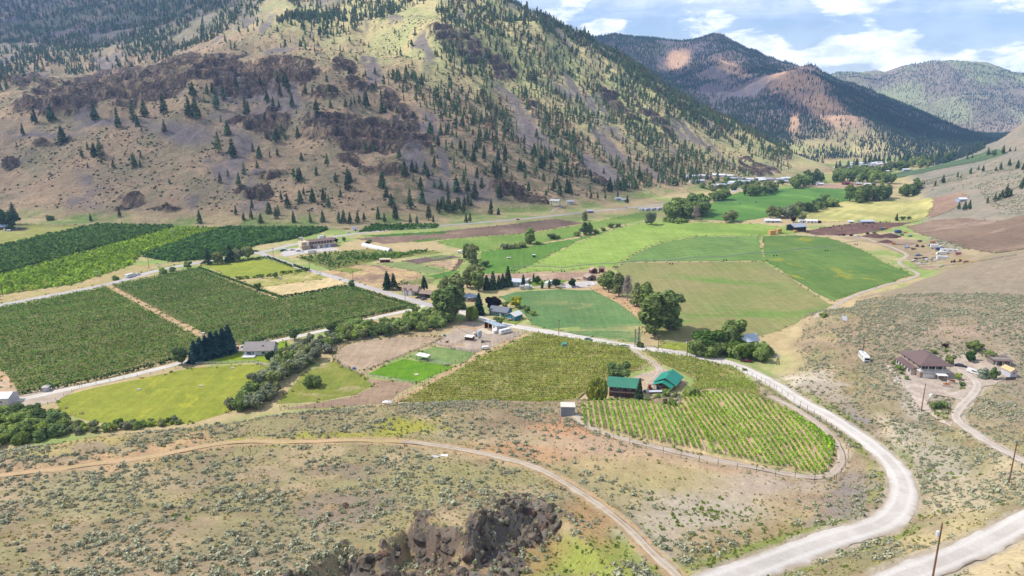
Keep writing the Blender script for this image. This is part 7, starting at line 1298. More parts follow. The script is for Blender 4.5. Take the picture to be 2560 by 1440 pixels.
house('yellow_house', 1388, 512, -24, 12, 8, 5.4, ph(236,226,180), ph(216,214,210), 'pale yellow two storey house at the mountain foot', 'house', rh=1.8, oh=.5, wins=[('f',-3.5,3.9,1.4,1.2),('f',0,3.9,1.4,1.2),('f',3.5,3.9,1.4,1.2),('f',-3.5,1.4,1.4,1.2),('r',0,3.9,1.2,1.2)], doors=[('f',1,1.2,2.1,WHITE)]); house('roadside_cabin', 1474, 532, 10, 8, 6, 2.6, ph(150,130,116), ph(190,200,214), 'cabin with pale roof just below the highway', 'cabin', rh=1.3, oh=.5, doors=[('f',0,1,2,BROWN)])
# ---- villages far down the valley: every home its own object
def home(u, v, i, group, where, wm=1.0):
    wc = [WHITE, LGREY, ph(220,214,206), SKYB, ph(226,206,190), ph(196,176,160)][i % 6]; rc = [ph(236,238,242), ph(206,212,220), ph(150,140,140), ph(176,186,206), ph(226,226,226), ph(160,130,120)][(i*5+2) % 6]
    lb = {WHITE: 'white', LGREY: 'light grey', SKYB: 'pale blue'}.get(wc, 'beige')+' home with '+('dark' if rc[0] < .4 else 'light')+' roof '+where
    house('village_home', u, v, [-8, 12, 24, -20, 4][i % 5], (10+5*((i*7) % 3))*wm, 7, 2.9+1.2*((i % 4) == 0), wc, rc, lb, 'home', group, rh=1.3+.3*(i % 3), oh=.4, wins=[('f',-2.6,1.5,1.6,1.1),('f',2.6,1.5,1.6,1.1)], doors=[('f',0,1.1,2,BROWN)])
i = 0
for a_, b_, n_ in [((1713,444),(1763,445),5),((1730,457),(1750,456),2),((1796,443),(1820,443),3),((1832,450),(1868,452),4),((1778,470),(1842,460),7),((1846,458),(1900,454),5),((1885,451),(1962,451),6),((1925,460),(1968,457),3),((2040,462),(2056,458),1)]:
    for j in range(n_): i += 1; q = j/max(1, n_-1); home(a_[0]+(b_[0]-a_[0])*q, a_[1]+(b_[1]-a_[1])*q+random.uniform(-.5, .5), i, 'trailer park homes', 'in the trailer park under the mountain')
for a_, b_, n_ in [((2092,424),(2128,414),7),((2104,427),(2150,418),8),((2128,412),(2165,412),6),((2170,420),(2208,410),7),((2160,416),(2196,408),6)]:
    for j in range(n_): i += 1; q = j/max(1, n_-1); home(a_[0]+(b_[0]-a_[0])*q+random.uniform(-2, 2), a_[1]+(b_[1]-a_[1])*q+random.uniform(-.8, .8), i, 'village homes', 'in the village at the valley mouth')
for u_, v_, lb in [(1425,508,'cottage under trees by the highway'),(1545,500,'white cottage above the highway'),(1560,503,'second cottage above the highway')]: house('roadside_cottage', u_, v_, 8, 9, 6, 2.5, LGREY, ph(190,190,196), lb, 'house', rh=1.3, oh=.4, wins=[('f',2,1.4,1.2,1)], doors=[('f',0,1,2,BROWN)])

# ------------------------------------------------------------------ vehicles (length along x, nose at +x)
WHEEL = lathe('wheel', [(.02,-.11),(.2,-.11),(.33,-.09),(.34,0),(.33,.09),(.2,.11),(.02,.11)], M_TYRE, 12); WHEEL.transform(Matrix.Rotation(R(90), 4, 'X')); M_RIM = flat_mat('wheel_rim', ph(190,190,194), .4, .5)
RIM = lathe('rim', [(.02,-.125),(.19,-.125),(.19,.125),(.02,.125)], M_RIM, 10); RIM.transform(Matrix.Rotation(R(90), 4, 'X'))
def hull(name, prof, w, mat, top_in=.12, zmax=None):
    """side profile swept across the width, the upper part drawn in"""
    zs = [p_[1] for p_ in prof]; z0, z1 = min(zs), max(zs); V = []; n_ = len(prof)
    for y_ in (-w/2, w/2):
        for x_, z_ in prof: V.append((x_, y_*(1-top_in*max(0, (z_-z0)/(z1-z0)-.35)/.65), z_))
    me = bpy.data.meshes.new(name); F = [tuple(range(n_)), tuple(range(2*n_-1, n_-1, -1))]+[((i+1) % n_, i, n_+i, n_+(i+1) % n_) for i in range(n_)]
    me.from_pydata(V, [], F); me.materials.append(mat); me.update(); bm = bmesh.new(); bm.from_mesh(me); bmesh.ops.recalc_face_normals(bm, faces=bm.faces); bm.to_mesh(me); bm.free(); return me
k = NB('lamp_glass'); k.base(ph(236,232,220)); k.b.inputs['Roughness'].default_value = .15; M_LAMP = k.m
VEH = {
 'car': dict(L=4.5, w=1.78, body=[(-2.2,.35),(2.2,.35),(2.25,.7),(1.15,.9),(-1.9,.95),(-2.25,.75)], cab=[(-1.75,.93),(1.05,.9),(.35,1.4),(-1.2,1.42)], wx=(-1.35,1.4)),
 'pickup': dict(L=5.6, w=1.95, body=[(-2.8,.5),(2.75,.5),(2.8,.95),(1.5,1.15),(.9,1.15),(-.5,1.15),(-.5,1.1),(-2.8,1.1)], cab=[(-.6,1.12),(1.45,1.12),(.85,1.78),(-.4,1.8)], wx=(-1.7,1.8), bed=True),
 'van': dict(L=5.2, w=1.95, body=[(-2.6,.4),(2.5,.4),(2.6,.95),(1.6,1.2),(-2.6,1.2)], cab=[(-2.58,1.18),(1.65,1.18),(1.0,2.1),(-2.5,2.1)], wx=(-1.6,1.6)),
 'truck': dict(L=8.0, w=2.3, body=[(-4,.6),(4,.6),(4.05,1.4),(3.3,1.6),(2.2,1.6),(2.2,.9),(-4,.9)], cab=[(2.2,1.55),(3.95,1.4),(3.5,2.6),(2.2,2.65)], wx=(-2.6,2.9), box=(-1.0,0,2.1,5.9,2.4,2.5)),
}
_vm = {}
def vehicle(kind, u, v, rz, col, label, cat, group=None, name=None, box=None, s=1.0, at=None):
    q = VEH[kind]; t = root(name or kind, u, v, rz, label, cat, group, at)
    t.scale = (s, s, s)
    if kind not in _vm: _vm[kind] = (hull('body', q['body'], q['w'], M_PAINT, .05), hull('cabin', q['cab'], q['w']*.94, M_PAINT, .18), hull('windows', [(x_*.985+.0, z_-.07 if z_ > 1.3 else z_+.06) for x_, z_ in q['cab']], q['w']*.965, M_GLASS, .18))
    P(t, 'body', M_PAINT, me=_vm[kind][0], col=col); P(t, 'cabin', M_PAINT, me=_vm[kind][1], col=col); P(t, 'windows', M_GLASS, me=_vm[kind][2])
    for x_ in q['wx']:
        for y_ in (-q['w']/2+.08, q['w']/2-.08): wh = P(t, 'wheel', M_TYRE, me=WHEEL, loc=(x_, y_, .34)); P(wh, 'rim', M_RIM, me=RIM)
    for y_ in (-.6, .6): P(t, 'headlight', M_LAMP, [(q['L']/2+.0, y_, q['body'][2][1]-.12, .08, .3, .16)])
    P(t, 'bumper', M_METAL, [(q['L']/2+.04, 0, q['body'][0][1]+.1, .12, q['w']*.95, .16)])
    if q.get('bed'): P(t, 'bed', M_TYRE, [(-1.65, 0, 1.08, 2.1, 1.6, .08)])
    if q.get('box'): P(t, 'cargo_box', M_PAINT, [q['box']], box or WHITE)
    return t
def trailer(u, v, rz, L, w, h, col, label, cat='trailer', group=None, name='trailer', stripe=None, round_=True):
    t = root(name, u, v, rz, label, cat, group); pr = [(-L/2,.45),(L/2-.3,.45),(L/2,1.0),(L/2-.1,h-.35),(L/2-.5,h),(-L/2+.2,h),(-L/2,h-.3)] if round_ else [(-L/2,.45),(L/2,.45),(L/2,h),(-L/2,h)]
    P(t, 'shell', M_PAINT, me=hull('shell', pr, w, M_PAINT, .04), col=col)
    if stripe is not None: P(t, 'stripe', M_PAINT, [(0,0,1.15,L*.97,w*1.005,.22)], stripe)
    for x_ in (-L*.28, L*.05, L*.3): P(t, 'window', M_GLASS, [(x_, 0, h*.68, L*.13, w*1.01, h*.16)])
    P(t, 'hitch', M_METAL, [(L/2+.6,0,.5,1.4,.12,.12)])
    for x_ in (-.5, .5):
        for y_ in (-w/2+.06, w/2-.06): P(t, 'wheel', M_TYRE, me=WHEEL, loc=(x_, y_, .34))
    return t
road_rz = lambda p_, q_: math.degrees(wdir(p_, q_))
vehicle('pickup', 1559, 868, road_rz((1450,845),(1600,870))+180, WHITE, 'white pickup on the gravel road at the drive entrance', 'pickup', name='white_pickup'); vehicle('car', 1471, 851, road_rz((1450,845),(1600,870)), ph(70,110,110), 'dark teal car on the gravel road beside the vineyard', 'car', name='parked_car')
vehicle('pickup', 1865, 905, -14, DRED, 'dark red pickup parked on bare ground by the grove', 'pickup', name='red_pickup'); vehicle('car', 2402, 917, -38, ph(40,50,66), 'dark blue car parked above the hillside house drive', 'car', name='parked_car'); tt = vehicle('pickup', 2434, 934, -62, WHITE, 'white pickup with canopy parked near the silvery shrub', 'pickup', name='white_pickup'); P(tt, 'canopy', M_PAINT, [(-1.65,0,1.5,2.2,1.7,.75)], WHITE)
t = root('motorhome', 2159, 900, -100, 'white motorhome parked alone on the sage slope', 'motorhome')
P(t, 'body', M_PAINT, me=hull('body', [(-4.5,.5),(4.5,.5),(4.7,1.3),(4.45,2.9),(3.9,3.15),(-4.4,3.15),(-4.5,2.8)], 2.5, M_PAINT, .05), col=WHITE); P(t, 'windscreen', M_GLASS, [(4.62,0,2.05,.12,2.1,.85)]); P(t, 'roof_unit', M_PAINT, [(1.2,0,3.3,1.0,.8,.3)], LGREY); P(t, 'roof_unit', M_PAINT, [(-2.2,0,3.3,1.0,.8,.3)], LGREY); P(t, 'grille', M_GLASS, [(4.72,0,1.0,.06,1.2,.3)])
for x_ in (-3,-.8,1.4): P(t, 'window', M_GLASS, [(x_,0,2.15,1.1,2.47,.6)])
P(t, 'stripe', M_PAINT, [(0,0,1.35,8.6,2.515,.14)], ph(120,130,150))
for x_ in (-2.6, 3.0):
    for y_ in (-1.1, 1.1): P(t, 'wheel', M_TYRE, me=WHEEL, loc=(x_,y_,.36))
trailer(1263, 833, 38, 7.5, 2.2, 2.6, WHITE, 'white horse trailer beside the pole barn', 'horse trailer', name='horse_trailer')
hz = road_rz((270,712),(400,674)); trailer(325, 693.5, hz, 7.2, 2.4, 2.9, WHITE, 'white travel trailer towed along the highway', 'travel trailer', name='travel_trailer', stripe=ph(150,160,180)); vehicle('pickup', 343, 688.5, hz, WHITE, 'white pickup towing the travel trailer on the highway', 'pickup', name='towing_pickup')
for u_, v_, c_, kd, lb in [(706,628,ph(60,70,90),'car','dark car leftmost in the winery lot'),(712,627,WHITE,'van','white van in the winery lot'),(731,626,LGREY,'car','silver car in the winery lot'),(746,629,ph(40,90,130),'car','blue car at the winery porch'),(754,630,WHITE,'car','white car at the winery porch'),(612,869,LGREY,'car','silver car behind the grey house'),(1047,746,BLACK,'car','black car beside the brown cottage'),(1060,749,DGREY,'car','dark grey car in front of the brown barn'),(1080,743,ph(50,100,150),'car','blue car at the brown barn'),(1022,571,DGREY,'car','dark car on the highway above the dark field'),(1066,571,WHITE,'car','white car on the highway'),(1295,550,DGREY,'car','dark car far along the highway'),(1565,520,WHITE,'car','white car on the highway by the parked trailers'),(640,629,ph(40,50,90),'car','dark blue car at the highway junction'),(1402,713,LGREY,'pickup','pickup on the gravel lot by the motorhome')]: vehicle(kd, u_, v_, random.choice([20, 160, 35]), c_, lb, kd, name='parked_'+kd)
vehicle('truck', 780, 634, 33, WHITE, 'white box truck at the winery cellar doors', 'truck', name='box_truck'); vehicle('truck', 805, 597, road_rz((740,609),(880,584)), LGREY, 'grey truck driving on the highway above the winery', 'truck', name='box_truck')
trailer(1319, 707, 70, 7, 2.4, 2.9, ph(206,208,214), 'silver trailer between the cedars', 'travel trailer', name='travel_trailer'); trailer(1372, 713, 60, 9, 2.5, 3.1, WHITE, 'white motorhome at the gravel lot', 'motorhome', name='motorhome'); trailer(1277, 801, 12, 4, 1.8, 1.2, ph(190,170,150), 'low flat trailer beside the teal garage', 'trailer', round_=False); trailer(1272, 646, 15, 3.6, 1.6, 1.0, WHITE, 'white low trailer in the deep green pasture', 'trailer', round_=False)
for j in range(12): trailer(1604+5.0*j, 526-.28*j+(j % 3), [20,35,70][j % 3], 8, 2.5, 3.0, [WHITE, LGREY, ph(226,226,232)][j % 3], 'white trailer in the dealer lot beside the highway', 'trailer', 'trailers parked by the highway', name='parked_trailer')
def tractor(u, v, rz, col, label, cat='tractor', group=None):
    t = root('tractor', u, v, rz, label, cat, group); P(t, 'hood', M_PAINT, [(.9,0,1.15,1.7,.8,.7)], col); P(t, 'chassis', M_TYRE, [(0,0,.75,3.2,.6,.3)]); P(t, 'cab', M_GLASS, [(-.5,0,1.8,1.1,1.2,1.1)]); P(t, 'cab_roof', M_PAINT, [(-.5,0,2.42,1.3,1.4,.14)], col); P(t, 'fender', M_PAINT, [(-.8,0,1.35,1.2,1.7,.12)], col)
    for y_ in (-.8, .8): 
        o = P(t, 'wheel', M_TYRE, me=WHEEL, loc=(-.8,y_,.75)); o.scale = (2.2,1.6,2.2); o = P(t, 'wheel', M_TYRE, me=WHEEL, loc=(1.3,y_*.85,.42)); o.scale = (1.25,1.1,1.25)
    return t
tractor(589, 874, 20, RED, 'red tractor at the end of the blue spruce row'); tractor(1624, 974, 80, RED, 'red tractor in the winery yard')
t = root('flat_wagon', 1640, 982, 4, 'long pale flat wagon in front of the winery house', 'wagon'); P(t, 'deck', M_TIMBER, [(0,0,.8,6,2.0,.2)], ph(206,210,220)); P(t, 'drawbar', M_METAL, [(3.6,0,.7,1.4,.1,.1)])
for x_ in (-2,2):
    for y_ in (-.9,.9): P(t, 'wheel', M_TYRE, me=WHEEL, loc=(x_,y_,.34))
for u_, v_, c_, lb in [(1650,972,WHITE,'white bin on the winery yard'),(1645,974,ph(40,50,120),'dark blue barrel on the winery yard'),(1613,981,ph(60,60,110),'blue barrels beside the barn corner'),(1618,983,LGREY,'pale crate beside the barn corner'),(1655,976,YELLOW,'yellow crate on the winery yard'),(1698,957,RED,'red and white bins at the side of the winery house')]: t = root('storage_bin', u_, v_, 10, lb, 'bin'); P(t, 'box', M_PAINT, [(0,0,.5,1.2,1.1,1.0)], c_); P(t, 'lid', M_PAINT, [(0,0,1.04,1.26,1.16,.1)], c_)
# ---- machinery yard
def implement(u, v, rz, col, label, cat='implement', L=4.5):
    t = root('implement', u, v, rz, label, cat); P(t, 'frame', M_METAL, [(0,0,.7,L,.3,.25),(L*.3,0,.7,.25,2.2,.25),(-L*.3,0,.7,.25,2.2,.25)]); P(t, 'hopper', M_PAINT, me=hull('hopper', [(-L*.35,.8),(L*.35,.8),(L*.45,1.9),(-L*.45,1.9)], 1.9, M_PAINT, -.15), col=col)
    for y_ in (-1.0, 1.0): o = P(t, 'wheel', M_TYRE, me=WHEEL, loc=(-.4,y_,.45)); o.scale = (1.35,1.2,1.35)
    return t
tractor(2169, 586, 15, DRED, 'dark red tractor at the left of the soil heap'); tractor(2128, 590, 10, RED, 'red tractor on the edge of the clover field'); tractor(2109, 589, 25, ph(180,60,70), 'faded red tractor left of the other on the field edge'); tractor(2293, 617, 30, RUST, 'brown tractor with teal cab in the machinery yard'); tractor(2307, 618, 20, YELLOW, 'yellow loader tractor in the machinery yard'); tractor(2398, 655, 200, YELLOW, 'yellow backhoe at the right of the yard'); tractor(2383, 657, 150, ph(70,50,44), 'dark digger with raised arm at the yard edge')
for u_, v_, rz_, c_, lb in [(2185,583,5,ph(50,140,60),'green seeder behind the soil heap'),(2205,574,0,ph(40,140,160),'turquoise spreader beyond the soil heap'),(2213,573,20,ORANGE,'orange spreader beyond the soil heap'),(2254,589,30,ph(50,150,110),'green harvester right of the soil heap'),(2275,592,20,ph(90,170,130),'pale green harvester farther right'),(2262,583,10,YELLOW,'yellow implement behind the green harvester'),(2233,611,60,ORANGE,'bright orange bin in front of the soil heap'),(2299,605,10,ph(140,110,90),'brown implement row in the yard'),(2331,608,20,ORANGE,'orange implement behind the white truck'),(2346,631,12,YELLOW,'yellow implement near the blue lorry'),(2098,589,10,ph(150,70,60),'rusty implement on the field edge'),(2282,624,-15,ph(176,130,110),'pale brown wagon in the yard')]: implement(u_, v_, rz_, c_, lb)
for kd, u_, v_, rz_, c_, lb in [('truck',2245,583,20,BLUE,'blue truck behind the soil heap'),('pickup',2267,620,10,SKYB,'pale blue pickup near the yard track'),('car',2324,614,15,GREY,'grey car in the machinery yard'),('truck',2338,620,-15,WHITE,'white truck in the middle of the yard'),('car',2354,618,-10,WHITE,'white car right of the white truck'),('pickup',2296,640,170,ph(60,120,160),'blue pickup in front of the scrap heap'),('pickup',2286,654,170,ph(226,220,206),'cream pickup at the left of the scrap'),('car',2415,656,160,RED,'red car at the right end of the yard'),('pickup',2143,592,170,WHITE,'white pickup on the edge of the clover field'),('van',2397,637,-20,ph(190,90,80),'faded red van behind the lorry trailer'),('truck',2353,638,175,WHITE,'white truck with blue base beside the container')]: vehicle(kd, u_, v_, rz_, c_, lb, kd, name='yard_'+kd, box=c_)
t = trailer(2372, 633, -14, 13, 2.5, 3.6, WHITE, 'long white lorry trailer in the machinery yard', 'lorry trailer', name='lorry_trailer', round_=False); vehicle('truck', 2352, 629, -14, ph(40,80,150), 'blue lorry in front of the long trailer', 'lorry', name='blue_lorry', box=ph(40,80,150))
t = root('shipping_container', 2355, 648, -12, 'white shipping container in the machinery yard', 'container'); P(t, 'shell', M_PAINT, [(0,0,1.4,8,2.5,2.7)], WHITE)
for j in range(14): P(t, 'rib', M_PAINT, [(-3.8+.58*j,-1.27,1.4,.2,.06,2.5)], ph(226,226,230))
P(t, 'door', M_PAINT, [(4.03,0,1.4,.06,2.3,2.5)], LGREY)
for j in range(34):
    u_ = 2290+random.random()*50; v_ = 644+random.random()*14; t = root('scrap_piece', u_, v_, random.random()*360, 'piece of scrap lying in the junk heap of the yard', 'scrap', 'scrap pieces of the yard'); c_ = random.choice([WHITE, RUST, DGREY, ph(110,140,130), BROWN, SKYB]); L_ = random.uniform(.8, 2.8)
    P(t, 'plate', M_PAINT, [(0,0,.3,L_,random.uniform(.5,1.4),.5)], c_); P(t, 'strut', M_METAL, [(0,.2,.6,L_*1.2,.12,.12)])
for u_, v_, rz_, lb in [(2305,662,-22,'pale planks lying below the scrap heap'),(2318,660,-18,'second stack of pale planks'),(2360,664,8,'long pale boards at the yard bottom')]:
    t = root('plank_stack', u_, v_, rz_, lb, 'plank stack')
    for j in range(5): P(t, 'plank', M_TIMBER, [(random.uniform(-.4,.4),-.7+.36*j,.25,9,.32,.4)], ph(206,200,192))
for u_, v_, lb in [(2314,645,'dark logs behind the scrap heap'),(2294,647,'short dark logs left of the scrap heap')]:
    t = root('log_pile', u_, v_, 8, lb, 'log pile')
    for j in range(5): P(t, 'log', M_TIMBER, [(0,-.8+.4*j,.3+.3*(j % 2),6,.38,.38)], ph(80,54,50))
def mound(u, v, rx, ry, h, col, label, name='soil_heap'):
    p = hit(u, v); V = []; T = []; n_ = 22; m_ = 9; r = np.random.default_rng(int(u))
    for i in range(m_+1):
        q = i/m_
        for j in range(n_):
            a_ = 6.2832*j/n_; w_ = 1+.14*math.sin(a_*3+u)+.10*(r.random()-.5); V.append((rx*q*w_*math.cos(a_), ry*q*w_*math.sin(a_), h*(1-q**1.3)*(1+.15*(r.random()-.5))-.1*(i == m_)))
    Q_ = [(i*n_+j, i*n_+(j+1) % n_, (i+1)*n_+(j+1) % n_, (i+1)*n_+j) for i in range(m_) for j in range(n_)]
    o = link(name, np_mesh(name, V, quads=Q_, mats=[field_mat(name, col, tuple(np.array(col)*.8), 2)], smooth_=True), None, p); return tag(o, label, 'heap')
mound(2186, 592, 11, 8, 3.4, ph(112,84,76), 'dark brown soil heap left of the pair'); mound(2225, 592, 11, 8, 3.6, ph(106,78,72), 'dark brown soil heap right of the pair'); mound(2216, 606, 9, 6, 2.6, ph(116,86,78), 'smaller dark soil heap in front of the pair'); mound(2275, 610, 12, 7, 1.4, ph(160,136,124), 'flat grey brown gravel heap in the yard')
mound(866, 573, 5, 2, 1.0, ph(120,90,84), 'heap of dark brush beside the highway', 'brush_heap'); mound(60, 573, 7, 3, 1.6, ph(110,84,90), 'heap of dark pipes beside the left barn', 'brush_heap')
for j, (u_, v_) in enumerate([(22,578),(30,576),(38,573),(48,571),(14,576)]): trailer(u_, v_, 20*j, 3.2, 2.0, 1.8, [WHITE, LGREY][j % 2], ['white machine in front of the left barn','grey crate wagon beside the left barn','white wagon right of the left barn','grey wagon nearest the dark heap','white bin wagon under the left barn eave'][j], 'wagon', round_=False, name='farm_wagon')

# ------------------------------------------------------------------ poles, wires, fences, small things
M_POLE = flat_mat('pole_wood', ph(132,92,66), .9, var=.2, scale=2)
def pole(u, v, hm, label, trans=False, arm=True, guard=False):
    t = root('utility_pole', u, v, 0, label, 'utility pole', None); P(t, 'shaft', M_POLE, me=lathe('shaft', [(.19,-.5),(.16,hm*.5),(.12,hm),(.01,hm)], M_POLE, 8))
    if arm:
        ar = P(t, 'crossarm', M_TIMBER, [(0,0,hm-.6,2.4,.12,.14)], ph(120,96,80))
        for x_ in (-1.0,-.35,.35,1.0): P(ar, 'insulator', M_PAINT, [(x_,0,hm-.42,.1,.1,.22)], LGREY)
    if trans: P(t, 'transformer', M_PAINT, me=lathe('transformer', [(.02,0),(.3,0),(.3,.9),(.2,1.0),(.02,1.0)], M_PAINT, 10), col=ph(214,220,230), loc=(-.5,-.05,hm-2.6))
    if guard: P(t, 'guard', M_PAINT, [(.22,0,3.5,.1,.1,7.0)], LGREY)
    return t
PL = {}
for key, u_, v_, h_, lb, kw in [('a',1717,891,9.6,'utility pole with white transformer on the road bank before the grove',dict(trans=True, guard=True)),('b',1645,878,9.0,'utility pole at the corner of the roadside lawn',{}),('c',2155,893,9.5,'thin utility pole behind the motorhome',dict(arm=False, guard=True)),('d',2303,1028,11.0,'bare brown pole at the edge of the hillside drive',dict(arm=False)),('e',2522,1207,12.0,'leaning brown pole at the right edge beside the drive',dict(arm=False)),('f',2329,1458,12.5,'nearest pole with white box beside the lower gravel road',dict(arm=False, trans=True)),('g',1137,812,10,'utility pole beside the creek trees',{}),('h',1013,752,9,'utility pole in front of the brown cottage hedge',{}),('i',774,676,9,'utility pole beside the valley road hedge',{}),('j',883,706,9,'utility pole beside the straw plots',{}),('k',747,592,9,'utility pole on the bank above the winery',{}),('l',373,672,10,'utility pole by the highway turnout',{}),('m',8,742,9,'utility pole below the light orchard strip',{}),('n',684,646,9,'utility pole at the winery lot corner',{}),('o',1397,838,9,'utility pole on the edge of the teal field',{})]: PL[key] = (pole(u_, v_, h_, lb, **kw), h_)
def cable(a_, b_, sag, label, r_=.02):
    p0 = PL[a_][0].location+Vector((0,0,PL[a_][1]-.4)) if isinstance(a_, str) else a_; p1 = PL[b_][0].location+Vector((0,0,PL[b_][1]-.4)) if isinstance(b_, str) else b_; V = []; Q_ = []; n_ = 16
    for i in range(n_+1):
        q = i/n_; c = p0.lerp(p1, q)-p0; c.z -= sag*4*q*(1-q)
        for dx, dz in ((0,-r_),(r_,r_),(-r_,r_)): V.append((c.x+dx*.3, c.y+dx, c.z+dz))
    for i in range(n_):
        for j in range(3): Q_.append((i*3+j, i*3+(j+1) % 3, i*3+3+(j+1) % 3, i*3+3+j))
    o = link('power_line', np_mesh('power_line', V, quads=Q_, mats=[M_METAL]), None, p0); return tag(o, label, 'power line')
cable('b', 'a', 1.2, 'power line between the two poles beside the lawn'); cable('a', 'c', 2.5, 'power line crossing in front of the grove'); cable('c', 'd', 2.0, 'power line from the motorhome pole to the drive pole'); cable('d', 'e', 1.5, 'power line along the hillside drive'); cable('o', 'b', 2.0, 'power line over the gravel road')
FP = {h_: boxes_mesh('fence_post', [(0,0,h_/2-.1,.11,.11,h_+.2)], M_WOOD) for h_ in (1.3, 2.2)}; FPM = boxes_mesh('fence_post', [(0,0,1.0,.12,.12,2.4)], flat_mat('steel_post', ph(104,92,88), .7, .2))
def fence(px, gap, h, label, rails=0, col=None, cat='fence', post=None):
    path = smooth_path(hits([p_[0] for p_ in px], [p_[1] for p_ in px]), gap) if len(px) > 2 else line(*hits([p_[0] for p_ in px], [p_[1] for p_ in px])[:, :2], gap)
    z = height(path[:, 0], path[:, 1]); t = link('fence', None, None, (path[0, 0], path[0, 1], z[0])); tag(t, label, cat); L = []
    for i in range(len(path)):
        P(t, 'post', None, me=post or FP[2.2 if h > 1.6 else 1.3], loc=(path[i, 0]-path[0, 0], path[i, 1]-path[0, 1], z[i]-z[0]), col=col)
    V = []; Q_ = []; n_ = max(rails, 3); th_ = .05 if rails else .012
    for l_ in range(n_):
        zz_ = h*(.3+.68*l_/(n_-1)); b0 = len(V)
        for i in range(len(path)):
            c = (path[i, 0]-path[0, 0], path[i, 1]-path[0, 1], z[i]-z[0]+zz_)
            V += [(c[0], c[1]-.03, c[2]-th_), (c[0], c[1]+.03, c[2]-th_), (c[0], c[1]+.03, c[2]+th_), (c[0], c[1]-.03, c[2]+th_)]
        for i in range(len(path)-1):
            for j in range(4): Q_.append((b0+i*4+j, b0+i*4+(j+1) % 4, b0+i*4+4+(j+1) % 4, b0+i*4+4+j))
    o = P(t, 'rails' if rails else 'wires', None, me=np_mesh('rails', V, quads=Q_, mats=[M_TIMBER]), col=col or ph(150,140,132)); o['kind'] = 'stuff'
    return t
for px, gap, h, lb, ra, c_ in [
  ([(1440,1066),(1487,1085),(1536,1100),(1599,1118),(1665,1135),(1737,1153),(1812,1169),(1886,1183),(1966,1194),(2040,1203),(2085,1203)],5.5,2.2,'tall wire deer fence below the sloping vineyard',0,None),
  ([(2090,1200),(2122,1160),(2118,1120),(2095,1085),(2050,1048),(1990,1008),(1940,975)],5.0,2.2,'tall wire deer fence between vineyard and gravel road',0,None),
  ([(1655,878),(1720,893),(1800,910),(1850,926),(1900,952),(1935,973)],4.5,2.2,'deer fence beside the gravel road above the upper vineyard',0,None),
  ([(830,1024),(900,1020),(985,1014),(1050,1012),(1120,1021),(1200,1027),(1260,1024),(1330,1034),(1362,1046),(1398,1060),(1436,1066)],5.0,2.2,'wire fence running over the brow of the sage bank',0,None),
  ([(985,1006),(1110,926),(1190,879),(1260,850),(1316,830)],3.4,2.2,'long deer fence between ranch and vineyard',0,None),
  ([(905,936),(1000,893),(1085,860),(1112,842)],3.0,1.3,'rail fence along the near side of the arena',3,ph(150,132,124)),
  ([(832,895),(838,876),(860,861),(918,847),(1000,840),(1080,837),(1110,830),(1140,818),(1165,802)],4.0,1.3,'rail fence curving round the far side of the arena',3,ph(160,148,140)),
  ([(832,897),(858,918),(905,938)],3.0,1.3,'rail fence at the rounded end of the arena',3,ph(170,160,152)),
  ([(1088,862),(1140,873),(1190,883),(1212,870)],3.0,1.3,'rail fence in front of the dirt pens',3,ph(150,136,128)),
  ([(1122,868),(1150,857),(1176,848)],3.0,1.3,'rail fence between the two dirt pens',3,ph(150,136,128)),
  ([(1165,803),(1200,806),(1212,812)],3.5,1.3,'rail fence behind the ranch yard',3,ph(160,146,138)),
  ([(1140,820),(1170,836),(1186,846)],3.5,1.3,'rail fence across the ranch yard',3,ph(176,166,160)),
  ([(918,940),(980,951),(1040,960)],3.2,1.3,'pale rail fence below the lush pasture',3,ph(196,206,190)),
  ([(1070,904),(1095,908),(1122,915)],3.2,1.3,'pale rail fence between the two pastures',3,ph(196,200,190)),
  ([(700,1024),(760,1022),(830,1020)],3.4,2.2,'wire fence along the foot of the brown paddock',0,None),
  ([(488,912),(560,909),(640,906),(655,916),(720,915)],3.0,1.3,'white rail fence below the bright lawn',3,ph(220,226,222)),
  ([(205,968),(300,950),(400,931),(470,915)],5.0,1.3,'pale green post fence along the farm lane',0,ph(150,180,160)),
  ([(120,1012),(160,990),(200,970)],4.0,1.3,'dark post fence at the corner of the meadow',0,None),
  ([(640,905),(700,950),(705,1018)],6.0,1.3,'wire fence inside the creek thicket',0,None),
  ([(2318,1012),(2330,1008),(2365,1010),(2380,1025),(2365,1042),(2335,1035),(2318,1012)],2.6,1.3,'wire fence round the fruit tree garden',0,None),
  ([(2262,672),(2320,668),(2400,662),(2480,650),(2540,640)],9.0,1.3,'dark fence line behind the sage crest',2,ph(90,84,84))]:
    fence(px, gap, h, lb, ra, c_)
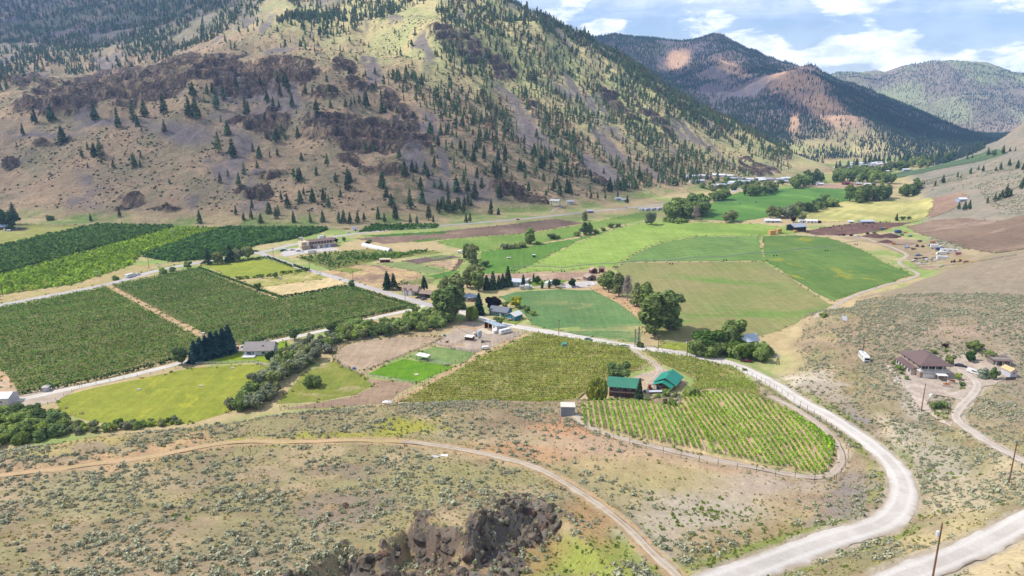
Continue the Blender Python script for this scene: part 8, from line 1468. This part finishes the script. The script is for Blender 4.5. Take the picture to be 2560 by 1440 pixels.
def pivot(pts, label):
    """a linear sprinkler: pipe on wheeled A frames"""
    Wp = hits([p_[0] for p_ in pts], [p_[1] for p_ in pts]); t = link('irrigation_pivot', None, None, Wp[0]); tag(t, label, 'irrigation machine')
    for i, w_ in enumerate(Wp):
        l_ = w_-Wp[0]; tw = P(t, 'tower', M_METAL, [(l_[0]-.9,l_[1],l_[2]+1.7,.12,.12,3.6),(l_[0]+.9,l_[1],l_[2]+1.7,.12,.12,3.6),(l_[0],l_[1],l_[2]+3.4,1.9,.12,.12),(l_[0],l_[1],l_[2]+.6,2.4,.14,.14)])
        for x_ in (-1.1, 1.1): o = P(tw, 'wheel', M_TYRE, me=WHEEL, loc=(l_[0]+x_,l_[1],l_[2]+.55)); o.scale = (1.6,1,1.6)
        if i:
            a_ = Vector(Wp[i-1]-Wp[0])+Vector((0,0,3.5)); b_ = Vector(l_)+Vector((0,0,3.5)); V = []; Q_ = []; n_ = 10
            for j in range(n_+1):
                c = a_.lerp(b_, j/n_); c.z += .9*math.sin(math.pi*j/n_)
                for dx, dz in ((-.2,-.2),(.2,-.2),(.2,.2),(-.2,.2)): V.append((c.x, c.y+dx, c.z+dz))
            for j in range(n_):
                for q in range(4): Q_.append((j*4+q, j*4+(q+1) % 4, j*4+4+(q+1) % 4, j*4+4+q))
            P(t, 'pipe_span', M_METAL, me=np_mesh('pipe_span', V, quads=Q_, mats=[M_METAL]))
pivot([(1540,668),(1678,661),(1813,652),(1938,640),(2066,628),(2140,612)], 'long irrigation boom crossing the seeded and clover fields'); pivot([(1283,678),(1408,680),(1536,670)], 'irrigation boom along the bottom of the tall hay field'); pivot([(1768,510),(1800,511),(1850,509),(1890,507)], 'far irrigation boom in the bright green field')
t = root('windmill', 1944, 912, 0, 'small garden windmill with dark lattice tower on the sage slope', 'windmill'); h_ = 4.6
for sx_, sy_ in ((-1,-1),(1,-1),(1,1),(-1,1)): P(t, 'leg', M_TIMBER, me=np_mesh('leg', [(sx_*.75-.08,sy_*.75,0),(sx_*.75+.08,sy_*.75,0),(sx_*.2+.06,sy_*.2,h_),(sx_*.2-.06,sy_*.2,h_),(sx_*.75-.08,sy_*.75+.12,0),(sx_*.75+.08,sy_*.75+.12,0),(sx_*.2+.06,sy_*.2+.1,h_),(sx_*.2-.06,sy_*.2+.1,h_)], quads=BOXQ, mats=[M_TIMBER]), col=ph(60,60,72))
for zz_, s_ in ((.7,1.35),(1.8,1.05),(2.9,.8)): P(t, 'brace', M_TIMBER, [(0,-s_*.5,zz_,s_,.08,.12),(0,s_*.5,zz_,s_,.08,.12),(-s_*.5,0,zz_,.08,s_,.12),(s_*.5,0,zz_,.08,s_,.12)], ph(60,60,72))
hb = P(t, 'hub', M_PAINT, [(0,-.5,h_+.2,.2,.6,.2)], WHITE)
for j in range(10): P(t, 'blade', M_PAINT, [(0,0,.62,.26,.03,.75)], WHITE, loc=(0,-.85,h_+.2), rot=(0,R(36*j),0))
P(t, 'tail', M_PAINT, [(.0,.9,h_+.25,.05,1.1,.5)], ph(120,160,200))
t = root('sign_post', 1590, 1434, 12, 'small dark sign with white marks beside the dirt track', 'sign'); P(t, 'panel', M_PAINT, [(0,0,1.0,.55,.05,.85)], ph(40,40,44)); P(t, 'post', M_TIMBER, [(-.2,.05,.5,.07,.07,1.1)], BROWN); P(t, 'post', M_TIMBER, [(.2,.05,.5,.07,.07,1.1)], BROWN)
for zz_ in (1.28, 1.02, .78): P(t, 'mark', M_PAINT, [(0,-.035,zz_,.36,.02,.12)], WHITE)
t = root('wind_machine', 433, 600, 0, 'white orchard wind machine with raised blade', 'wind machine'); P(t, 'mast', M_METAL, me=lathe('mast', [(.3,0),(.22,9.5),(.02,9.6)], M_METAL, 8)); P(t, 'blade', M_PAINT, [(0,-.3,9.5,5.6,.12,.3)], WHITE); P(t, 'engine', M_PAINT, [(.8,0,.7,1.6,1.0,1.2)], LGREY)
t = root('wind_machine', 243, 695, 0, 'small white wind machine in the light orchard strip', 'wind machine'); P(t, 'mast', M_METAL, me=lathe('mast', [(.2,0),(.15,5.0),(.02,5.1)], M_METAL, 8)); P(t, 'blade', M_PAINT, [(0,-.3,5.0,2.6,.12,.25)], WHITE)
def cabin(u, v, col, label):
    t = root('portable_toilet', u, v, 10, label, 'portable toilet'); P(t, 'cabin', M_PAINT, [(0,0,1.15,1.2,1.2,2.3)], col); P(t, 'door', M_PAINT, [(0,-.62,1.1,.85,.05,1.9)], WHITE); P(t, 'roof', M_PAINT, [(0,0,2.36,1.3,1.3,.12)], WHITE)
cabin(178, 637, ph(40,160,200), 'turquoise portable toilet at the orchard edge'); cabin(701, 700, ph(120,130,140), 'grey booth beside the round tree on the lawn'); cabin(509, 842, ph(176,170,166), 'grey cabinet on the dirt strip between the vineyards'); cabin(719, 592, WHITE, 'white booth in the orchard opposite the winery')
t = root('billboard', 793, 600, 0, 'white roadside sign board behind the winery tower', 'sign'); t.location = hit(743+10, 604); P(t, 'panel', M_PAINT, [(0,0,3.2,4.2,.15,2.6)], WHITE); P(t, 'post', M_TIMBER, [(-1.5,.1,1.2,.2,.2,2.6)], BROWN); P(t, 'post', M_TIMBER, [(1.5,.1,1.2,.2,.2,2.6)], BROWN)
t = root('road_sign', 400, 667, 10, 'white board sign beside the highway turnout', 'sign'); P(t, 'panel', M_PAINT, [(0,0,1.6,1.6,.1,1.8)], WHITE); P(t, 'post', M_TIMBER, [(0,.1,.5,.15,.15,1.2)], BROWN)
for u_, v_, lb in [(348,975,'white rectangular trough in the middle of the meadow'),(503,966,'white trough right of the middle in the meadow'),(583,921,'white trough near the top of the meadow')]: t = root('white_trough', u_, v_, 10, lb, 'trough'); P(t, 'basin', M_PAINT, [(0,0,.25,1.5,.6,.5)], WHITE); P(t, 'rim', M_PAINT, [(0,0,.52,1.6,.7,.06)], LGREY)
t = root('white_pallet', 1041, 936, 20, 'pale pallet lying in the lush pasture', 'pallet'); 
for j in range(5): P(t, 'slat', M_TIMBER, [(0,-.8+.4*j,.12,2.0,.3,.1)], ph(226,206,196))
t = root('white_canopy_tarp', 967, 1013, -8, 'white tarp roof behind the brow of the sage bank', 'tarp'); P(t, 'sheet', M_PAINT, me=prism('sheet', [(-2,1.2),(-1,1.7),(1.2,1.75),(2,1.3),(2,1.2),(1.2,1.65),(-1,1.6),(-2,1.1)], -1.2, 1.2, M_PAINT), col=WHITE)
for x_ in (-1.8, 1.8): P(t, 'pole', M_METAL, [(x_,-1.1,.6,.06,.06,1.3)])
for j, (u_, v_) in enumerate([(1088,1142),(1111,1139)]): t = root('pale_board', u_, v_, -10, ['pale grey board lying on the edge of the dirt track','white board lying tilted beside the dirt track'][j], 'board'); P(t, 'sheet', M_PAINT, [(0,0,.15,2.6-.4*j,.9,.12)], [LGREY, WHITE][j], rot=(R(8),0,0))
t = root('fallen_tree', 388, 278, 0, 'pale fallen dead tree on the scree', 'dead tree'); p = hit(388, 278); P(t, 'trunk', M_TWIG, me=stem('trunk', 17, .3, 6, 3, .3, M_TWIG), rot=(R(60), 0, R(200)))
t = root('orange_marker', 2543, 1222, 0, 'thin orange marker stake beside the right hand pole', 'stake'); P(t, 'rod', M_PAINT, [(0,0,.8,.06,.06,1.6)], ORANGE); P(t, 'cap', M_PAINT, [(0,0,1.62,.1,.1,.08)], WHITE)
t = root('wooden_cross_post', 2553, 1170, 0, 'dark wooden T shaped post beside the drive', 'post'); P(t, 'post', M_TIMBER, [(0,0,.7,.12,.12,1.5)], DGREY); P(t, 'arm', M_TIMBER, [(0,0,1.2,.9,.1,.12)], DGREY)
t = root('white_cistern', 2327, 992, 0, 'white round cistern by the fenced garden', 'tank'); P(t, 'shell', M_PAINT, me=lathe('shell', [(.02,0),(.6,0),(.6,1.0),(.3,1.2),(.02,1.2)], M_PAINT), col=WHITE); P(t, 'lid', M_PAINT, [(0,0,1.22,.4,.4,.08)], LGREY)
t = root('white_tub', 2343, 1031, 10, 'white upturned boat in the fenced garden', 'boat'); P(t, 'shell', M_PAINT, me=hull('shell', [(-1.3,0),(1.2,0),(1.7,.3),(1.0,.55),(-1.2,.55)], 1.1, M_PAINT, .5), col=WHITE); P(t, 'keel', M_PAINT, [(0,0,.57,2.2,.08,.06)], LGREY)

# ------------------------------------------------------------------ the rock outcrop in front
k = NB('dark_lava_rock'); p = k.pos(); n1_ = k.noise(p, .5, 6, .65); n2_ = k.noise(p, 2.2, 6, .7)
c_ = k.mix(k.step(n1_, .4, .62), ph(90,80,70), ph(130,116,100)); c_ = k.mix(k.math('MULTIPLY', k.step(k.noise(p, .22, 4, .6), .54, .66), .7), c_, ph(128,86,66)); c_ = k.mix(k.math('MULTIPLY', k.step(n2_, .56, .7), .55), c_, ph(166,166,140))
k.base(k.scale(c_, k.range(n2_, .25, .75, .5, 1.4))); k.bump(n2_, .25, 1.0); M_LAVA = k.m
ROCKS = [rock_mesh(200+i, 2, [.8,1.2,.6,.95,1.5,.7][i], M_LAVA, .35) for i in range(6)]
x, y = spread(26000, 88, 190, -30, 14); z = height(x, y); w_ = lut_rock(x, y); s_ = (rng.random(len(x)) < w_**1.5*.24) & (w_ > .22)
rx_, ry_, rz_ = x[s_], y[s_], z[s_]; rs_ = .3+1.7*rng.random(len(rx_))**2.6; o_ = np.argsort(-rs_)
scatter('rock_outcrop', np.stack([rx_, ry_, rz_-.1], 1)[o_[150:]], rs_[o_[150:]], [(m_, (1,1,1)) for m_ in ROCKS], tilt=.8)
for i in o_[:150]:
    o = link('lava_boulder', ROCKS[int(rng.integers(0, 6))], None, (rx_[i], ry_[i], rz_[i]-.15*rs_[i]), (rng.normal()*.35, rng.normal()*.35, rng.random()*6.28)); o.scale = tuple(rs_[i]*(.8+.5*rng.random(3))); tag(o, 'jagged dark lava boulder in the outcrop at the bottom of the view', 'boulder', 'lava boulders of the outcrop')

sx_, sy_, sz_ = STONE_PTS; q_ = rng.random(len(sx_)) < .05+.12*smooth(.5, .62, fbm(sx_, sy_, 22, 4, 401)*.5+.5)
scatter('loose_stones', np.stack([sx_, sy_, sz_], 1)[q_], .08+.30*rng.random(q_.sum())**3, [(m_, (1,1,1)) for m_ in ROCKS[:3]+PALE[:1]], tilt=.8)

CLIFF = [rock_mesh(260+i, 1, [1.2,1.6,.9,1.9][i], flat_mat('cliff_rock', ph(122,104,92), .95, var=.45, scale=.35), .3) for i in range(4)]
x, y = spread(60000, 720, 1750, -43, 20); z = height(x, y); w_ = lut_cliff(x, y); s_ = (rng.random(len(x)) < smooth(.25, .8, w_)*.5*smooth(.42, .58, fbm(x, y, 16, 3, 411)*.5+.5))
scatter('cliff_rocks', np.stack([x[s_], y[s_], z[s_]-.6], 1), .8+3.0*rng.random(s_.sum())**2.4, [(m_, (1,1,1)) for m_ in CLIFF], tilt=.45)

# ------------------------------------------------------------------ the air between: pale even haze round everything
bx0, bx1, by0, by1, bz0, bz1 = -5400.0, 5400.0, -300.0, 6700.0, -1.2, float(H.max())+25
hv = [(bx0,by0,bz0),(bx1,by0,bz0),(bx1,by1,bz0),(bx0,by1,bz0),(bx0,by0,bz1),(bx1,by0,bz1),(bx1,by1,bz1),(bx0,by1,bz1)]
hm = bpy.data.materials.new('pale_air'); hm.use_nodes = True; ht = hm.node_tree; ht.nodes.clear()
ho = ht.nodes.new('ShaderNodeOutputMaterial'); hp = ht.nodes.new('ShaderNodeVolumePrincipled'); ht.links.new(hp.outputs[0], ho.inputs['Volume'])
hp.inputs['Color'].default_value = (0.32, 0.57, 1.0, 1); hp.inputs['Density'].default_value = 0.8e-4; hp.inputs['Anisotropy'].default_value = 0.1
structure('haze', np_mesh('haze', hv, quads=BOXQ, mats=[hm]))['kind'] = 'stuff'

# ------------------------------------------------------------------ the cumulus overhead, whose shade lies on the mountains as in the photograph
ck = NB('cloud_vapour'); cd = ck.n.new('ShaderNodeBsdfDiffuse'); cd.inputs['Color'].default_value = (.9, .9, .92, 1); ctr = ck.n.new('ShaderNodeBsdfTransparent'); cm = ck.n.new('ShaderNodeMixShader')
lw = ck.n.new('ShaderNodeLayerWeight'); lw.inputs['Blend'].default_value = .5
ck.setin(cm.inputs[0], ck.math('MULTIPLY', ck.math('SUBTRACT', 1.0, lw.outputs['Facing']), ck.math('MULTIPLY', ck.range(ck.noise(ck.pos(), 1/140, 5, .6), .3, .6, .25, 1.0), ck.n.new('ShaderNodeObjectInfo').outputs['Alpha']), True))
ck.l.new(ctr.outputs[0], cm.inputs[1]); ck.l.new(cd.outputs[0], cm.inputs[2]); ck.l.new(cm.outputs[0], ck.out.inputs['Surface'])
for i, (tx, ty, tz, ra, rb_) in enumerate([(-380, 930, 80, 560, 230), (1480, 2380, 60, 520, 300), (700, 2850, 200, 420, 260), (-1000, 2250, 350, 620, 300), (1650, 3400, 250, 420, 260)]):
    zc = bz1+260; t_ = (zc-tz)/sdir.z; bm = bmesh.new(); bmesh.ops.create_icosphere(bm, subdivisions=5, radius=1.0); co = np.array([v.co[:] for v in bm.verts])
    ang = np.arctan2(co[:, 1], co[:, 0]); w_ = 1+.35*fbm(co[:, 0]*200+i*900, co[:, 1]*200, 110, 4, 301+i)+.18*fbm(co[:, 0]*200, co[:, 2]*200+co[:, 1]*200, 40, 4, 331+i)
    co = co*w_[:, None]*np.array([ra, rb_, 110]); co[:, 2] = np.where(co[:, 2] < 0, co[:, 2]*.35, co[:, 2])
    for v, c in zip(bm.verts, co): v.co = c
    me = bpy.data.meshes.new('cloud'); bm.to_mesh(me); bm.free(); me.materials.append(ck.m); me.polygons.foreach_set('use_smooth', np.ones(len(me.polygons), bool))
    o = structure('cloud', me); o.color = (1, 1, 1, [.48, .95, .8, .45, .6][i]); o.location = (tx+sdir.x*t_, ty+sdir.y*t_, zc)
